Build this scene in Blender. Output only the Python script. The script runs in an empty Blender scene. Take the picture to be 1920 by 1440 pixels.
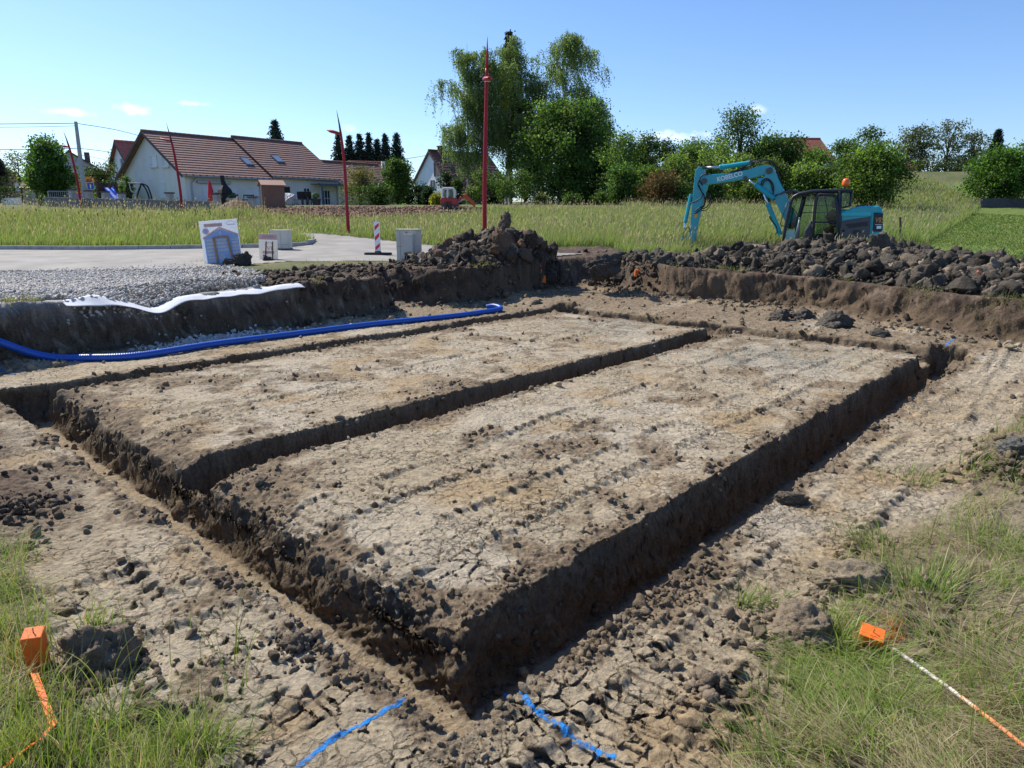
import bpy, math, random
import numpy as np
from mathutils import Vector, Matrix
R = math.radians
SC = bpy.context.scene
COL = SC.collection
random.seed(7)
RNG = np.random.default_rng(11)

# ------------------------------------------------------------------ camera model (the photographer's eye)
CZ, FPX, PITCH = 2.07, 1276.0, R(13.88)
SP, CP = math.sin(PITCH), math.cos(PITCH)

def ray(px, py):
    a, b = (px - 960) / FPX, (720 - py) / FPX
    return a, CP + b * SP, -SP + b * CP

def P(px, py, Y):
    """the point seen at photo position px, py that lies Y metres ahead"""
    a, f, c = ray(px, py)
    t = Y / f
    return Vector((a * t, Y, CZ + c * t))

# ------------------------------------------------------------------ noise
def h32(ix, iy, s):
    with np.errstate(over='ignore'):
        n = ix.astype(np.uint32) * np.uint32(0x9E3779B1) ^ iy.astype(np.uint32) * np.uint32(0x85EBCA77) ^ np.uint32((s * 0xC2B2AE3D) & 0xFFFFFFFF)
        n ^= n >> np.uint32(15); n *= np.uint32(0x2C1B3C6D); n ^= n >> np.uint32(12); n *= np.uint32(0x297A2D39); n ^= n >> np.uint32(15)
    return n
_A = np.arange(256) * (2 * np.pi / 256)
_GX, _GY = np.cos(_A).astype(np.float32), np.sin(_A).astype(np.float32)

def perlin(x, y, s=0):
    x = np.asarray(x, np.float64); y = np.asarray(y, np.float64)
    fx, fy = np.floor(x), np.floor(y)
    ix, iy = fx.astype(np.int64), fy.astype(np.int64)
    dx, dy = (x - fx).astype(np.float32), (y - fy).astype(np.float32)
    u, v = dx * dx * dx * (dx * (dx * 6 - 15) + 10), dy * dy * dy * (dy * (dy * 6 - 15) + 10)
    def g(ox, oy):
        k = h32(ix + ox, iy + oy, s) >> np.uint32(24)
        return _GX[k] * (dx - ox) + _GY[k] * (dy - oy)
    a = g(0, 0); a = a + u * (g(1, 0) - a)
    b = g(0, 1); b = b + u * (g(1, 1) - b)
    return (a + v * (b - a)) * 1.5

def fbm(x, y, f, o=4, s=0, gain=.5):
    r, a, t = 0, 1.0, 0
    for k in range(o):
        r = r + a * perlin(x * f + 17.3 * k, y * f - 9.1 * k, s + k); t += a
        a *= gain; f *= 2.03
    return r / t

def perlin3(x, y, z, s=0):
    return (perlin(x + .83 * z, y - .57 * z, s) + perlin(y + .91 * z + 3.1, z * 1.1 - .43 * x, s + 5) + perlin(1.2 * z - .71 * x, y * .8 + .5 * z, s + 9)) * .62

def voro(x, y, s=0, jit=.9):
    fx, fy = np.floor(x), np.floor(y)
    ix, iy = fx.astype(np.int64), fy.astype(np.int64)
    dx, dy = x - fx, y - fy
    f1 = np.full(x.shape, 9.0); f2 = np.full(x.shape, 9.0); idn = np.zeros(x.shape, np.uint32)
    for ox in (-1, 0, 1):
        for oy in (-1, 0, 1):
            h = h32(ix + ox, iy + oy, s)
            cx = ox + .5 + jit * ((h & np.uint32(0xFFFF)) / 65535.0 - .5)
            cy = oy + .5 + jit * ((h >> np.uint32(16)) / 65535.0 - .5)
            d = np.hypot(cx - dx, cy - dy)
            m = d < f1
            f2 = np.where(m, f1, np.minimum(f2, d)); idn = np.where(m, h, idn); f1 = np.where(m, d, f1)
    with np.errstate(over='ignore'):
        i2 = idn * np.uint32(2654435761)
    return f1, f2, (i2 >> np.uint32(8)) / 16777216.0

def ss(a, b, x):
    t = np.clip((x - a) / (b - a), 0, 1)
    return t * t * (3 - 2 * t)

def mix(a, b, t):
    return a + (b - a) * t

# ------------------------------------------------------------------ objects
def put(name, data, parent=None):
    o = bpy.data.objects.new(name, data); COL.objects.link(o)
    if parent is not None: o.parent = parent
    return o

def tag(o, label=None, cat=None, group=None, kind=None):
    if label: o['label'] = label
    if cat: o['category'] = cat
    if group: o['group'] = group
    if kind: o['kind'] = kind
    return o

def thing(name, label, cat, loc=(0, 0, 0), rz=0, group=None):
    o = put(name, None); o.empty_display_size = .2
    o.location = loc; o.rotation_euler = (0, 0, rz)
    return tag(o, label, cat, group)

def copy_tree(o, parent=None):
    c = o.copy(); COL.objects.link(c)
    if parent is not None: c.parent = parent
    for ch in list(o.children): copy_tree(ch, c)
    return c

def np_mesh(name, V, F, mat, smooth=False, col=None, parent=None, n=None):
    """V (k,3) floats, F (m,n) ints; col (k,3|4) linear vertex colour"""
    V = np.ascontiguousarray(V, np.float32); F = np.ascontiguousarray(F, np.int32)
    me = bpy.data.meshes.new(name)
    m, n = F.shape
    me.vertices.add(len(V)); me.vertices.foreach_set('co', V.ravel())
    me.loops.add(m * n); me.loops.foreach_set('vertex_index', F.ravel())
    me.polygons.add(m); me.polygons.foreach_set('loop_start', np.arange(0, m * n, n, dtype=np.int32))
    try: me.polygons.foreach_set('loop_total', np.full(m, n, np.int32))
    except Exception: pass
    if smooth: me.polygons.foreach_set('use_smooth', np.ones(m, bool))
    me.update(calc_edges=True)
    if col is not None:
        a = me.color_attributes.new('Col', 'FLOAT_COLOR', 'POINT')
        c = np.ones((len(V), 4), np.float32); c[:, :col.shape[1]] = col
        a.data.foreach_set('color', c.ravel())
    me.materials.append(mat)
    return put(name, me, parent)

class MB:
    """collects simple solids and links them as one mesh object"""
    def __init__(s): s.v, s.f = [], []
    def add(s, vs, fs, M=None):
        b = len(s.v)
        s.v += [tuple(M @ Vector(p)) if M is not None else tuple(p) for p in vs]
        s.f += [tuple(i + b for i in f) for f in fs]
        return s
    def box(s, c, d, rz=0, M=None):
        x, y, z = d[0] / 2, d[1] / 2, d[2] / 2
        vs = [(-x, -y, -z), (x, -y, -z), (x, y, -z), (-x, y, -z), (-x, -y, z), (x, -y, z), (x, y, z), (-x, y, z)]
        T = Matrix.Translation(c) @ Matrix.Rotation(rz, 4, 'Z')
        if M is not None: T = M @ T
        return s.add(vs, [(3, 2, 1, 0), (4, 5, 6, 7), (0, 1, 5, 4), (1, 2, 6, 5), (2, 3, 7, 6), (3, 0, 4, 7)], T)
    def prism(s, poly, y0, y1, M=None):
        """outline in the xz plane, given thickness along y"""
        n = len(poly)
        a = sum(poly[i][0] * poly[(i + 1) % n][1] - poly[(i + 1) % n][0] * poly[i][1] for i in range(n))
        if a < 0: poly = poly[::-1]
        vs = [(p[0], y0, p[1]) for p in poly] + [(p[0], y1, p[1]) for p in poly]
        fs = [tuple(range(n)), tuple(range(2 * n - 1, n - 1, -1))] + [(i, i + n, (i + 1) % n + n, (i + 1) % n) for i in range(n)]
        return s.add(vs, fs, M)
    def flat(s, poly, z0, z1, M=None):
        """outline in the xy plane, given thickness along z"""
        n = len(poly)
        a = sum(poly[i][0] * poly[(i + 1) % n][1] - poly[(i + 1) % n][0] * poly[i][1] for i in range(n))
        if a < 0: poly = poly[::-1]
        vs = [(p[0], p[1], z0) for p in poly] + [(p[0], p[1], z1) for p in poly]
        fs = [tuple(range(n - 1, -1, -1)), tuple(range(n, 2 * n))] + [(i, (i + 1) % n, (i + 1) % n + n, i + n) for i in range(n)]
        return s.add(vs, fs, M)
    def tube(s, pts, r, n=8, cap=True):
        pts = [Vector(p) for p in pts]; k = len(pts)
        rr = list(r) if isinstance(r, (list, tuple)) else [r] * k
        up = Vector((0, 0, 1)); vs = []; fs = []; e1 = None
        for i, p in enumerate(pts):
            d = (pts[min(i + 1, k - 1)] - pts[max(i - 1, 0)]).normalized()
            if e1 is None:
                e1 = d.cross(up if abs(d.z) < .9 else Vector((1, 0, 0))).normalized()
            else:
                e1 = (e1 - d * e1.dot(d)).normalized()
            e2 = d.cross(e1)
            vs += [p + (e1 * math.cos(2 * math.pi * j / n) + e2 * math.sin(2 * math.pi * j / n)) * rr[i] for j in range(n)]
        for i in range(k - 1):
            for j in range(n):
                fs.append((i * n + j, i * n + (j + 1) % n, (i + 1) * n + (j + 1) % n, (i + 1) * n + j))
        if cap: fs += [tuple(range(n - 1, -1, -1)), tuple((k - 1) * n + j for j in range(n))]
        return s.add(vs, fs)
    def ball(s, c, r, sc=(1, 1, 1), n=12, m=8):
        vs = [(0, 0, -1)]; fs = []
        for i in range(1, m):
            t = math.pi * i / m
            vs += [(math.sin(t) * math.cos(2 * math.pi * j / n), math.sin(t) * math.sin(2 * math.pi * j / n), -math.cos(t)) for j in range(n)]
        vs.append((0, 0, 1))
        for j in range(n): fs.append((0, 1 + (j + 1) % n, 1 + j))
        for i in range(m - 2):
            for j in range(n):
                fs.append((1 + i * n + j, 1 + i * n + (j + 1) % n, 1 + (i + 1) * n + (j + 1) % n, 1 + (i + 1) * n + j))
        b = 1 + (m - 2) * n
        for j in range(n): fs.append((b + j, b + (j + 1) % n, len(vs) - 1))
        return s.add([(c[0] + v[0] * r * sc[0], c[1] + v[1] * r * sc[1], c[2] + v[2] * r * sc[2]) for v in vs], fs)
    def build(s, name, mat, parent=None, bevel=0, smooth=False, seg=2):
        me = bpy.data.meshes.new(name); me.from_pydata(s.v, [], s.f); me.update()
        if smooth:
            me.polygons.foreach_set('use_smooth', [True] * len(me.polygons))
        me.materials.append(mat)
        o = put(name, me, parent)
        if bevel:
            b = o.modifiers.new('edge', 'BEVEL'); b.width = bevel; b.segments = seg; b.limit_method = 'ANGLE'; b.angle_limit = R(35)
        return o

def letters(text, size, mat_, parent, loc, rot, scale=(1, 1, 1), off=0):
    cu = bpy.data.curves.new('letters', 'FONT'); cu.body = text; cu.size = size; cu.extrude = .0008; cu.offset = off
    tmp = bpy.data.objects.new('tmp', cu); COL.objects.link(tmp)
    dg = bpy.context.evaluated_depsgraph_get(); me = bpy.data.meshes.new_from_object(tmp.evaluated_get(dg))
    bpy.data.objects.remove(tmp); me.materials.clear(); me.materials.append(mat_)
    o = put('lettering', me, parent); o.location = loc; o.rotation_euler = rot; o.scale = scale
    return o

# ------------------------------------------------------------------ materials
MATS = {}
def mat(name, col=(.5, .5, .5), rough=.7, metal=0, var=.15, scale=6, bump=0, bscale=30, spec=.4, dirt=0, dirtcol=(.2, .15, .1), attr=False, trans=0, tcol=None, alpha=1, coat=0):
    if name in MATS: return MATS[name]
    m = bpy.data.materials.new(name); m.use_nodes = True; MATS[name] = m
    nt = m.node_tree; N, L = nt.nodes, nt.links
    b = N['Principled BSDF']; out = N['Material Output']
    b.inputs['Roughness'].default_value = rough; b.inputs['Metallic'].default_value = metal
    b.inputs['Specular IOR Level'].default_value = spec
    if coat: b.inputs['Coat Weight'].default_value = coat; b.inputs['Coat Roughness'].default_value = .15
    tc = N.new('ShaderNodeTexCoord')
    if attr:
        at = N.new('ShaderNodeAttribute'); at.attribute_name = 'Col'; src = at.outputs['Color']
    else:
        rgb = N.new('ShaderNodeRGB'); rgb.outputs[0].default_value = (*col, 1); src = rgb.outputs[0]
    if var:
        nz = N.new('ShaderNodeTexNoise'); nz.inputs['Scale'].default_value = scale; nz.inputs['Detail'].default_value = 6
        L.new(tc.outputs['Object'], nz.inputs['Vector'])
        mr = N.new('ShaderNodeMapRange'); mr.inputs['From Min'].default_value = .25; mr.inputs['From Max'].default_value = .75
        mr.inputs['To Min'].default_value = 1 - var; mr.inputs['To Max'].default_value = 1 + var
        L.new(nz.outputs['Fac'], mr.inputs['Value'])
        mm = N.new('ShaderNodeVectorMath'); mm.operation = 'SCALE'
        L.new(src, mm.inputs[0]); L.new(mr.outputs['Result'], mm.inputs['Scale']); src = mm.outputs['Vector']
    if dirt:
        nd = N.new('ShaderNodeTexNoise'); nd.inputs['Scale'].default_value = scale * .6; nd.inputs['Detail'].default_value = 8; nd.inputs['Roughness'].default_value = .7
        L.new(tc.outputs['Object'], nd.inputs['Vector'])
        cr = N.new('ShaderNodeMapRange'); cr.inputs['From Min'].default_value = .5; cr.inputs['From Max'].default_value = .75; cr.inputs['To Max'].default_value = dirt
        L.new(nd.outputs['Fac'], cr.inputs['Value'])
        mx = N.new('ShaderNodeMix'); mx.data_type = 'RGBA'; mx.inputs['B'].default_value = (*dirtcol, 1)
        L.new(cr.outputs['Result'], mx.inputs['Factor']); L.new(src, mx.inputs['A']); src = mx.outputs['Result']
    L.new(src, b.inputs['Base Color'])
    if bump:
        nb = N.new('ShaderNodeTexNoise'); nb.inputs['Scale'].default_value = bscale; nb.inputs['Detail'].default_value = 8; nb.inputs['Roughness'].default_value = .65
        L.new(tc.outputs['Object'], nb.inputs['Vector'])
        bp = N.new('ShaderNodeBump'); bp.inputs['Strength'].default_value = 1; bp.inputs['Distance'].default_value = bump
        L.new(nb.outputs['Fac'], bp.inputs['Height']); L.new(bp.outputs['Normal'], b.inputs['Normal'])
    if trans:
        tr = N.new('ShaderNodeBsdfTranslucent'); ms = N.new('ShaderNodeMixShader'); ms.inputs[0].default_value = trans
        if tcol is not None:
            vm = N.new('ShaderNodeVectorMath'); vm.operation = 'MULTIPLY'; vm.inputs[1].default_value = tcol
            L.new(src, vm.inputs[0]); L.new(vm.outputs['Vector'], tr.inputs['Color'])
        else: L.new(src, tr.inputs['Color'])
        L.new(b.outputs[0], ms.inputs[1]); L.new(tr.outputs[0], ms.inputs[2]); L.new(ms.outputs[0], out.inputs[0])
    if alpha < 1: b.inputs['Alpha'].default_value = alpha
    return m

def glass_mat(name, col, a=.35):
    """tinted pane: part clear, part glossy"""
    if name in MATS: return MATS[name]
    m = bpy.data.materials.new(name); m.use_nodes = True; MATS[name] = m
    N, L = m.node_tree.nodes, m.node_tree.links
    N.remove(N['Principled BSDF'])
    t = N.new('ShaderNodeBsdfTransparent'); t.inputs[0].default_value = (*col, 1)
    g = N.new('ShaderNodeBsdfGlossy'); g.inputs['Roughness'].default_value = .04
    fr = N.new('ShaderNodeFresnel'); fr.inputs[0].default_value = 1.5
    ms = N.new('ShaderNodeMixShader')
    L.new(fr.outputs[0], ms.inputs[0]); L.new(t.outputs[0], ms.inputs[1]); L.new(g.outputs[0], ms.inputs[2])
    L.new(ms.outputs[0], N['Material Output'].inputs[0])
    return m
# ------------------------------------------------------------------ the plot: u runs along the long trenches, v across them
C0 = (-.253, 3.17)
UX, UY = .677, .736
def uv(x, y):
    dx, dy = x - C0[0], y - C0[1]
    return dx * UX + dy * UY, -dx * UY + dy * UX
def xy(u, v):
    return C0[0] + u * UX - v * UY, C0[1] + u * UY + v * UX
PL, PW, TW, TD = 9.6, 7.13, .58, .46

_NY = [-30, 0, 3, 6, 10, 15, 20, 25, 50, 70, 100, 150, 400, 3000]
_NZ = [.5, .33, .28, .34, .70, .74, .88, 1.0, 2.78, 3.15, 3.8, 5, 9, 20]
_yy = np.linspace(-30, 200, 921); _zz = np.interp(_yy, _NY, _NZ)
_k = np.ones(13) / 13; _zz = np.convolve(np.pad(_zz, 6, mode='edge'), _k, mode='valid')
def nat(x, y):
    x = np.asarray(x, float); y = np.asarray(y, float)
    z = np.where(y < 195, np.interp(y, _yy, _zz), np.interp(y, _NY, _NZ))
    z = z + ss(40, 78, y) * ss(8, 36, x) * 3.4
    z = z + .05 * fbm(x, y, .12, 3, 91) * ss(8, 20, np.hypot(x, y))
    uu, vv = uv(x, y)
    z = z + .17 * ss(2.2, -.5, uu) * ss(7.5, 9, vv) * ss(15, 11, vv)
    d = np.hypot((x - 10.2) / 6.2, (y - 23.4) / 3.6)            # the machine stands on a patch it has dug out
    return z - .34 * (1 - ss(.7, 1.2, d))

def poly_in(px, py, poly):
    r = np.zeros(np.shape(px), bool); n = len(poly)
    for i in range(n):
        (x0, y0), (x1, y1) = poly[i], poly[(i + 1) % n]
        c = (y0 > py) != (y1 > py)
        with np.errstate(divide='ignore', invalid='ignore'):
            r ^= c & (px < (x1 - x0) * (py - y0) / (y1 - y0 + 1e-12) + x0)
    return r
def poly_dist(px, py, pts, closed=False):
    """distance to a polyline, and the position along it"""
    best = np.full(np.shape(px), 1e9); s = np.zeros(np.shape(px)); acc = 0
    pp = list(pts) + ([pts[0]] if closed else [])
    for (x0, y0), (x1, y1) in zip(pp[:-1], pp[1:]):
        L = math.hypot(x1 - x0, y1 - y0)
        t = np.clip(((px - x0) * (x1 - x0) + (py - y0) * (y1 - y0)) / (L * L), 0, 1)
        d = np.hypot(px - x0 - t * (x1 - x0), py - y0 - t * (y1 - y0))
        m = d < best; best = np.where(m, d, best); s = np.where(m, acc + t * L, s); acc += L
    return best, s
def gpt(px, py, f=None):
    """where the sight line through a photo position meets the ground"""
    a, fw, c = ray(px, py); f = f or nat
    lo = None
    for t in np.concatenate([np.arange(1.5, 30, .05), np.arange(30, 160, .2)]):
        x, y, z = a * t, fw * t, CZ + c * t
        if z <= float(f(np.array(x), np.array(y))): return float(x), float(y)
    return float(a * 160), float(fw * 160)

FARB_V = [-14, -6, -2, 0, 1, 2.5, 4, 6, 8, 9.6, 12]
FARB_U = [9.6, 10.6, 11.0, 11.4, 11.9, 12.7, 12.85, 12.7, 13.2, 13.9, 15]
def bank(u, v, x, y):
    """signed distance outside the dug area (positive: natural ground) and how gently the bank slopes"""
    n1 = .10 * fbm(x, y, 1.1, 3, 31) + .05 * fbm(x, y, 4.5, 2, 32)
    dl = v - 9.38 + .2 * ss(1.6, -1, u) + n1
    gul = np.exp(-((u - 7.75) / .55) ** 2)
    dl = dl - 1.3 * gul
    df = (u - np.interp(v, FARB_V, FARB_U)) * .97 + n1 * 1.5
    k = .5                                                     # smooth union of the two banks
    h = np.clip(.5 + .5 * (dl - df) / k, 0, 1)
    d = df + (dl - df) * h + k * h * (1 - h)
    corner = np.exp(-(((u - 13.3) / 1.2) ** 2 + ((v - 8.8) / 1.3) ** 2))
    w = .26 + .2 * ss(3, 1, v) * ss(8, 10, u) + 1.0 * gul + 1.1 * corner
    return d, w

ROAD = [gpt(*p) for p in [(-700, 471), (0, 468), (200, 468.5), (380, 466), (530, 464), (578, 459), (590, 452), (575, 445), (556, 437.5), (600, 438.5), (660, 444), (740, 453), (800, 460), (850, 464), (1000, 472), (1180, 480), (1260, 486)]]
ROAD += [gpt(*p) for p in [(1225, 488), (1150, 487), (1000, 487), (860, 489), (700, 489), (560, 489), (440, 497), (330, 505), (150, 508), (0, 510), (-900, 520)]]
BROWN = [gpt(*p) for p in [(395, 399), (420, 393), (520, 390), (640, 389), (740, 390), (800, 389), (850, 388), (900, 391), (905, 397), (850, 401), (800, 405), (720, 409), (640, 411), (560, 408), (480, 404)]]
LAWN_EDGE = [(9.5, 18.5), (14.0, 24.0), (31.5, 47.0), (34, 52)]
def lawn_side(x, y):
    xe = np.interp(y, [14, 18.5, 24, 47, 60], [6.0, 9.5, 14.0, 31.5, 36.0])
    return x - xe

GULLY_X = 2.05     # the dip in the bank top where the fabric sags
def heaps(x, y):
    """spoil thrown up behind the banks (height above the natural ground)"""
    pts, hs = [], []
    for px, py, Y in [(1165, 512, 19.6), (1230, 506, 18.8), (1300, 495, 18.4), (1345, 480, 18.2), (1400, 472, 17.9), (1500, 470, 17.3), (1640, 466, 16.6), (1700, 482, 15.9), (1760, 490, 15.2), (1850, 499, 14.2), (1920, 510, 13.5), (2060, 518, 12.3), (2250, 524, 11)]:
        q = P(px, py, Y); pts.append((q.x, q.y)); hs.append(max(.05, q.z - float(nat(np.array(q.x), np.array(q.y)))))
    acc = np.cumsum([0] + [math.hypot(pts[i + 1][0] - pts[i][0], pts[i + 1][1] - pts[i][1]) for i in range(len(pts) - 1)])
    d, s = poly_dist(x, y, pts)
    h = np.interp(s, acc, hs) * np.clip(1 - (d / (np.interp(s, [0, 1.6, 3.2, 5.0], [.7, .9, 1.3, 2.25]) + .25 * fbm(x, y, .6, 2, 71))) ** 2, 0, 1) ** .8
    g = np.zeros(np.shape(x))
    for px, py, Y, w, f in [(938, 434, 18.9, 1.35, 1), (985, 447, 18.7, 1.1, .9), (880, 452, 18.6, 1.2, .8), (1045, 462, 18.4, 1.1, .8), (1095, 471, 18.3, 1.0, .8), (1138, 482, 18.3, .8, .8), (840, 482, 18.1, .9, .6)]:
        q = P(px, py, Y); hh = max(.05, q.z - float(nat(np.array(q.x), np.array(q.y))))
        dd = np.hypot(x - q.x, y - q.y)
        g = np.maximum(g, hh * np.clip(1 - dd / w, 0, 1) ** .85)
    return h, g

def tread(x, y, px, py, ang, w, pitch, seed, half=3.5):
    """cleat marks of a track that ran through (px, py) along ang"""
    ca, sa = math.cos(ang), math.sin(ang)
    a = (x - px) * ca + (y - py) * sa; b = -(x - px) * sa + (y - py) * ca
    b = b + .10 * perlin(a * .35 + seed, b * .1, seed) + .025 * perlin(a * 1.6, b * 2, seed + 1)
    inb = ss(w / 2 + .03, w / 2 - .02, np.abs(b))
    bars = ss(.30, .55, np.abs(((a / pitch + .12 * perlin(a * 2, b * 3, seed)) % 1) - .5) * 2)
    edge = ss(.07, .02, np.abs(np.abs(b) - w / 2)) * ss(.25, .5, np.abs(((a / pitch * 1.0) % 1) - .5) * 2)
    f0 = fbm(x, y, 1.3, 3, seed + 3); fade = ss(-.42, .05, f0) if seed in (201, 202, 203, 204, 210, 207) else ss(-.12, .38, f0) * ss(half, half - .4, np.abs(a))
    return (inb * bars * .022 + edge * (.036 if seed in (201, 202, 203, 204, 210) else .03) - inb * .016) * fade, inb * fade
UANG = math.atan2(UY, UX)

def ground(x, y, full=True):
    """height, colour and grass cover of the ground at x, y"""
    x = np.asarray(x, float); y = np.asarray(y, float)
    u, v = uv(x, y); r = np.hypot(x, y)
    zn = nat(x, y)
    d, w = bank(u, v, x, y)
    out = ss(0, 1, d / w)                                       # 1 on the natural ground
    # the natural ground's own relief
    lump = fbm(x, y, 2.2, 4, 12)
    near = 1 - ss(20, 40, r)
    hr, hc = heaps(x, y)
    hp = np.maximum(hr, hc)
    notch = np.exp(-((u - GULLY_X) / .40) ** 2) * np.exp(-((v - 9.4) / .7) ** 2)
    road = poly_in(x, y, ROAD)
    dirt_top = ss(4.2, 5.0, u) * ss(13.2, 12.2, v) * ss(9.2, 9.5, v)
    zo = zn + near * (.02 * lump + .16 * dirt_top * np.abs(fbm(x, y, 1.5, 4, 14))) * np.where(road, .15, 1) + hp * (1 + .10 * lump) + ss(0, .12, hp) * (.34 * np.abs(fbm(x, y, 1.9, 4, 131)) + .10 * np.abs(fbm(x, y, 6.5, 3, 132)) - .10) - .16 * notch
    zo = zo + (.05 * ss(0, .25, d) * ss(.8, .3, d)) * near * (1 + lump)
    zo = np.where(road, zo - .03, zo)
    # the dug floor
    rise = .30 * ss(-.9, -3.8, v) + .24 * ss(-1.0, -2.7, u) * ss(8.5, 5, v)
    rise = np.maximum(rise, .10 * ss(9.9, 10.6, u) * ss(-3, 0, v))
    rise = rise + .10 * ss(4, 9, u) * ss(-2.2, -3.6, v) * 2
    zi = rise + .26 * np.exp(-((x - MND[0]) ** 2 + (y - MND[1]) ** 2) / .30) + .022 * fbm(x, y, .7, 3, 40)
    # trenches
    e = .05 * fbm(x, y, 2.0, 3, 50) + .014 * fbm(x, y, 7, 3, 51)
    def pit(du, dv): return np.minimum(du, dv)
    ui, vi = u + e, v + .05 * fbm(x, y, 1.9, 3, 53) + .014 * fbm(x, y, 6.5, 3, 54)
    t_r = pit(np.minimum(ui + TW, PL + TW + .15 - ui), np.minimum(vi + TW, 0 - vi))           # along the right side
    t_l = pit(np.minimum(ui + TW, 0 - ui), np.minimum(vi + TW, PW + TW - vi))
    t_b = pit(np.minimum(ui + TW, PL + .9 - ui), np.minimum(vi - PW, PW + TW * .9 - vi))
    t_m = pit(np.minimum(ui + .05, PL + .1 - ui), np.minimum(vi - 2.98, 3.56 - vi))
    t_f = pit(np.minimum(ui - PL, PL + TW - ui), np.minimum(vi + TW, PW + TW - vi))
    s = np.maximum(np.maximum(t_r, t_l), np.maximum(t_b, t_m))
    s_all = np.maximum(s, t_f)
    wall = .085 + .05 * ss(-.1, .1, t_l - np.maximum(t_r, t_m))
    dep = TD * ss(0, wall, s) ** .8
    dep = np.maximum(dep, (.20 + .06 * fbm(x, y, 1.2, 2, 57)) * ss(0, .15, t_f))
    shallow = 1 - .35 * ss(5.5, 8.5, u) * (t_b > 0)
    dep = dep * shallow
    lip = np.exp(-((s_all + .05) / .09) ** 2)                   # crumbled soil along the edges
    crum = fbm(x, y, 9, 4, 60)
    padl = ss(-.02, .12, u) * ss(.42, .0, u) * ss(-.1, 0, v) * ss(PW + .1, PW, v)      # broken left shoulders of the two pads
    zi = zi - .17 * ss(.26, -.06, ui) * (ui > -.06) * ss(0, .1, v) * ss(PW, PW - .2, v) * (s < .05) * (.55 + .6 * fbm(x, y, 2.6, 3, 66))
    zi = zi + lip * .022 * (np.abs(crum) * 1.6 - .1)
    # crust, cracks and crumbs
    m1 = fbm(x, y, .75, 4, 70); m2 = fbm(x, y, 2.6, 4, 74)
    loose = ss(.02, .30, m1 * .75 + m2 * .7 + .34 * lip + .55 * padl)
    loose = np.maximum(loose, ss(-.6, -1.1, u + .25 * m2) * ss(2.2, 3.4, v + .5 * m1) * .95)
    loose = np.maximum(loose, ss(-2.2, -3.2, v + .8 * m1) * .8)
    loose = np.maximum(loose, ss(-.75, -1.6, v + .9 * m2 + .5 * m1) * ss(-1, .5, u) * .62)
    loose = np.maximum(loose, ss(9.9, 10.5, u + .4 * m2) * .85)
    loose = np.maximum(loose, ss(5.9, 7, u + .8 * m1) * ss(PW - .1, PW + .3, v) * .7)
    trk = 0; trm = 0
    for (tu, tv, da, wd, pt, sd, hf) in [(4.3, -1.05, 0, .42, .13, 201, 4.6), (4.3, -2.0, .02, .42, .13, 202, 4.6), (5, .75, -.02, .45, .14, 203, 4.5), (5.5, 1.9, .03, .45, .14, 204, 3.5), (1.9, 6.0, .05, .42, .13, 205, 1.7), (2.9, 4.9, 1.45, .42, .13, 206, .5),
                                     (5.4, 5.0, .06, .42, .13, 207, 2.2), (7, 6.2, .1, .42, .13, 211, 2), (-1.15, .8, 1.57, .42, .14, 208, 2.2), (-1.75, 1.0, 1.52, .4, .14, 209, 2), (2.2, -1.5, .04, .42, .14, 210, 1.6)]:
        cx, cy = xy(tu, tv)
        a, b = tread(x, y, cx, cy, UANG + da, wd, pt, sd, hf)
        trk = trk + a; trm = np.maximum(trm, b)
    loose = loose * (1 - .75 * np.clip(trm, 0, 1))
    flatc = np.exp(-((u + .75) / .9) ** 2 - ((v + 1.1) / .75) ** 2); loose = loose * (1 - .75 * flatc)
    loose = np.where(s > .02, .25, loose)
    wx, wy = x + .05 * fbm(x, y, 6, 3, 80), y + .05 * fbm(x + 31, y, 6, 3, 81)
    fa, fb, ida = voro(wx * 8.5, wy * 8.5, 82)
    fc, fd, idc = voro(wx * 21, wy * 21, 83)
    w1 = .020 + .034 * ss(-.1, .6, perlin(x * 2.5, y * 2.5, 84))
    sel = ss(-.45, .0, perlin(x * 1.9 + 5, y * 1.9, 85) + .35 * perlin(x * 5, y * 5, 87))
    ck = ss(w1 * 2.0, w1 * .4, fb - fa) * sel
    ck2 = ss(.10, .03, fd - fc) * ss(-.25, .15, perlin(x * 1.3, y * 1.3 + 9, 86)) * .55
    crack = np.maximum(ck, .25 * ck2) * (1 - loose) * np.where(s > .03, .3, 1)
    tilt = (ida - .5) * .008 * (1 - loose)
    cr2 = fbm(x, y, 16, 4, 88, .6)
    zi = zi - .015 * crack + tilt * sel + loose * (.032 * np.maximum(crum, -.35) + .024 * cr2) + (1 - loose) * (.009 * cr2 + .007 * np.maximum(0, fbm(x, y, 5, 3, 89)))
    zi = zi + trk * .8 * (s_all < -.02) * (1 - .35 * loose)
    zi = zi - dep
    # slumped soil at the foot of the banks
    slump = ss(-.55, 0, d) * (1 - out) * (.5 + fbm(x, y, 1.6, 3, 95))
    zi = zi + np.clip(slump, 0, 1) * .16
    furrow = ss(2.6, 1.6, v) * ss(9, 11, u)
    z = mix(zi, zo, out)
    steep = out * (1 - out) * 4
    z = z + steep * (.05 * fbm(x, y, 5, 3, 97) + furrow * .10 * perlin(v * 3.1 + .3 * u, u * .6, 98))
    if not full:
        return z
    # ---------------- colours of the soil, with shade painted into its cracks
    def C(r_, g_, b_): return np.array([r_, g_, b_])
    def cm(a, b, t): return a + (b - a) * t[..., None]
    n8 = fbm(x, y, .5, 3, 101)
    crust = cm(C(.375, .303, .202), C(.43, .365, .268), ss(-.3, .4, n8))
    crust = cm(crust, np.broadcast_to(C(.345, .24, .125), crust.shape), ss(.05, .4, fbm(x, y, 1.1, 3, 103)) * .7)
    crust = crust * (1 + .14 * fbm(x, y, 8, 3, 104) + .10 * (ida - .5))[..., None]
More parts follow.
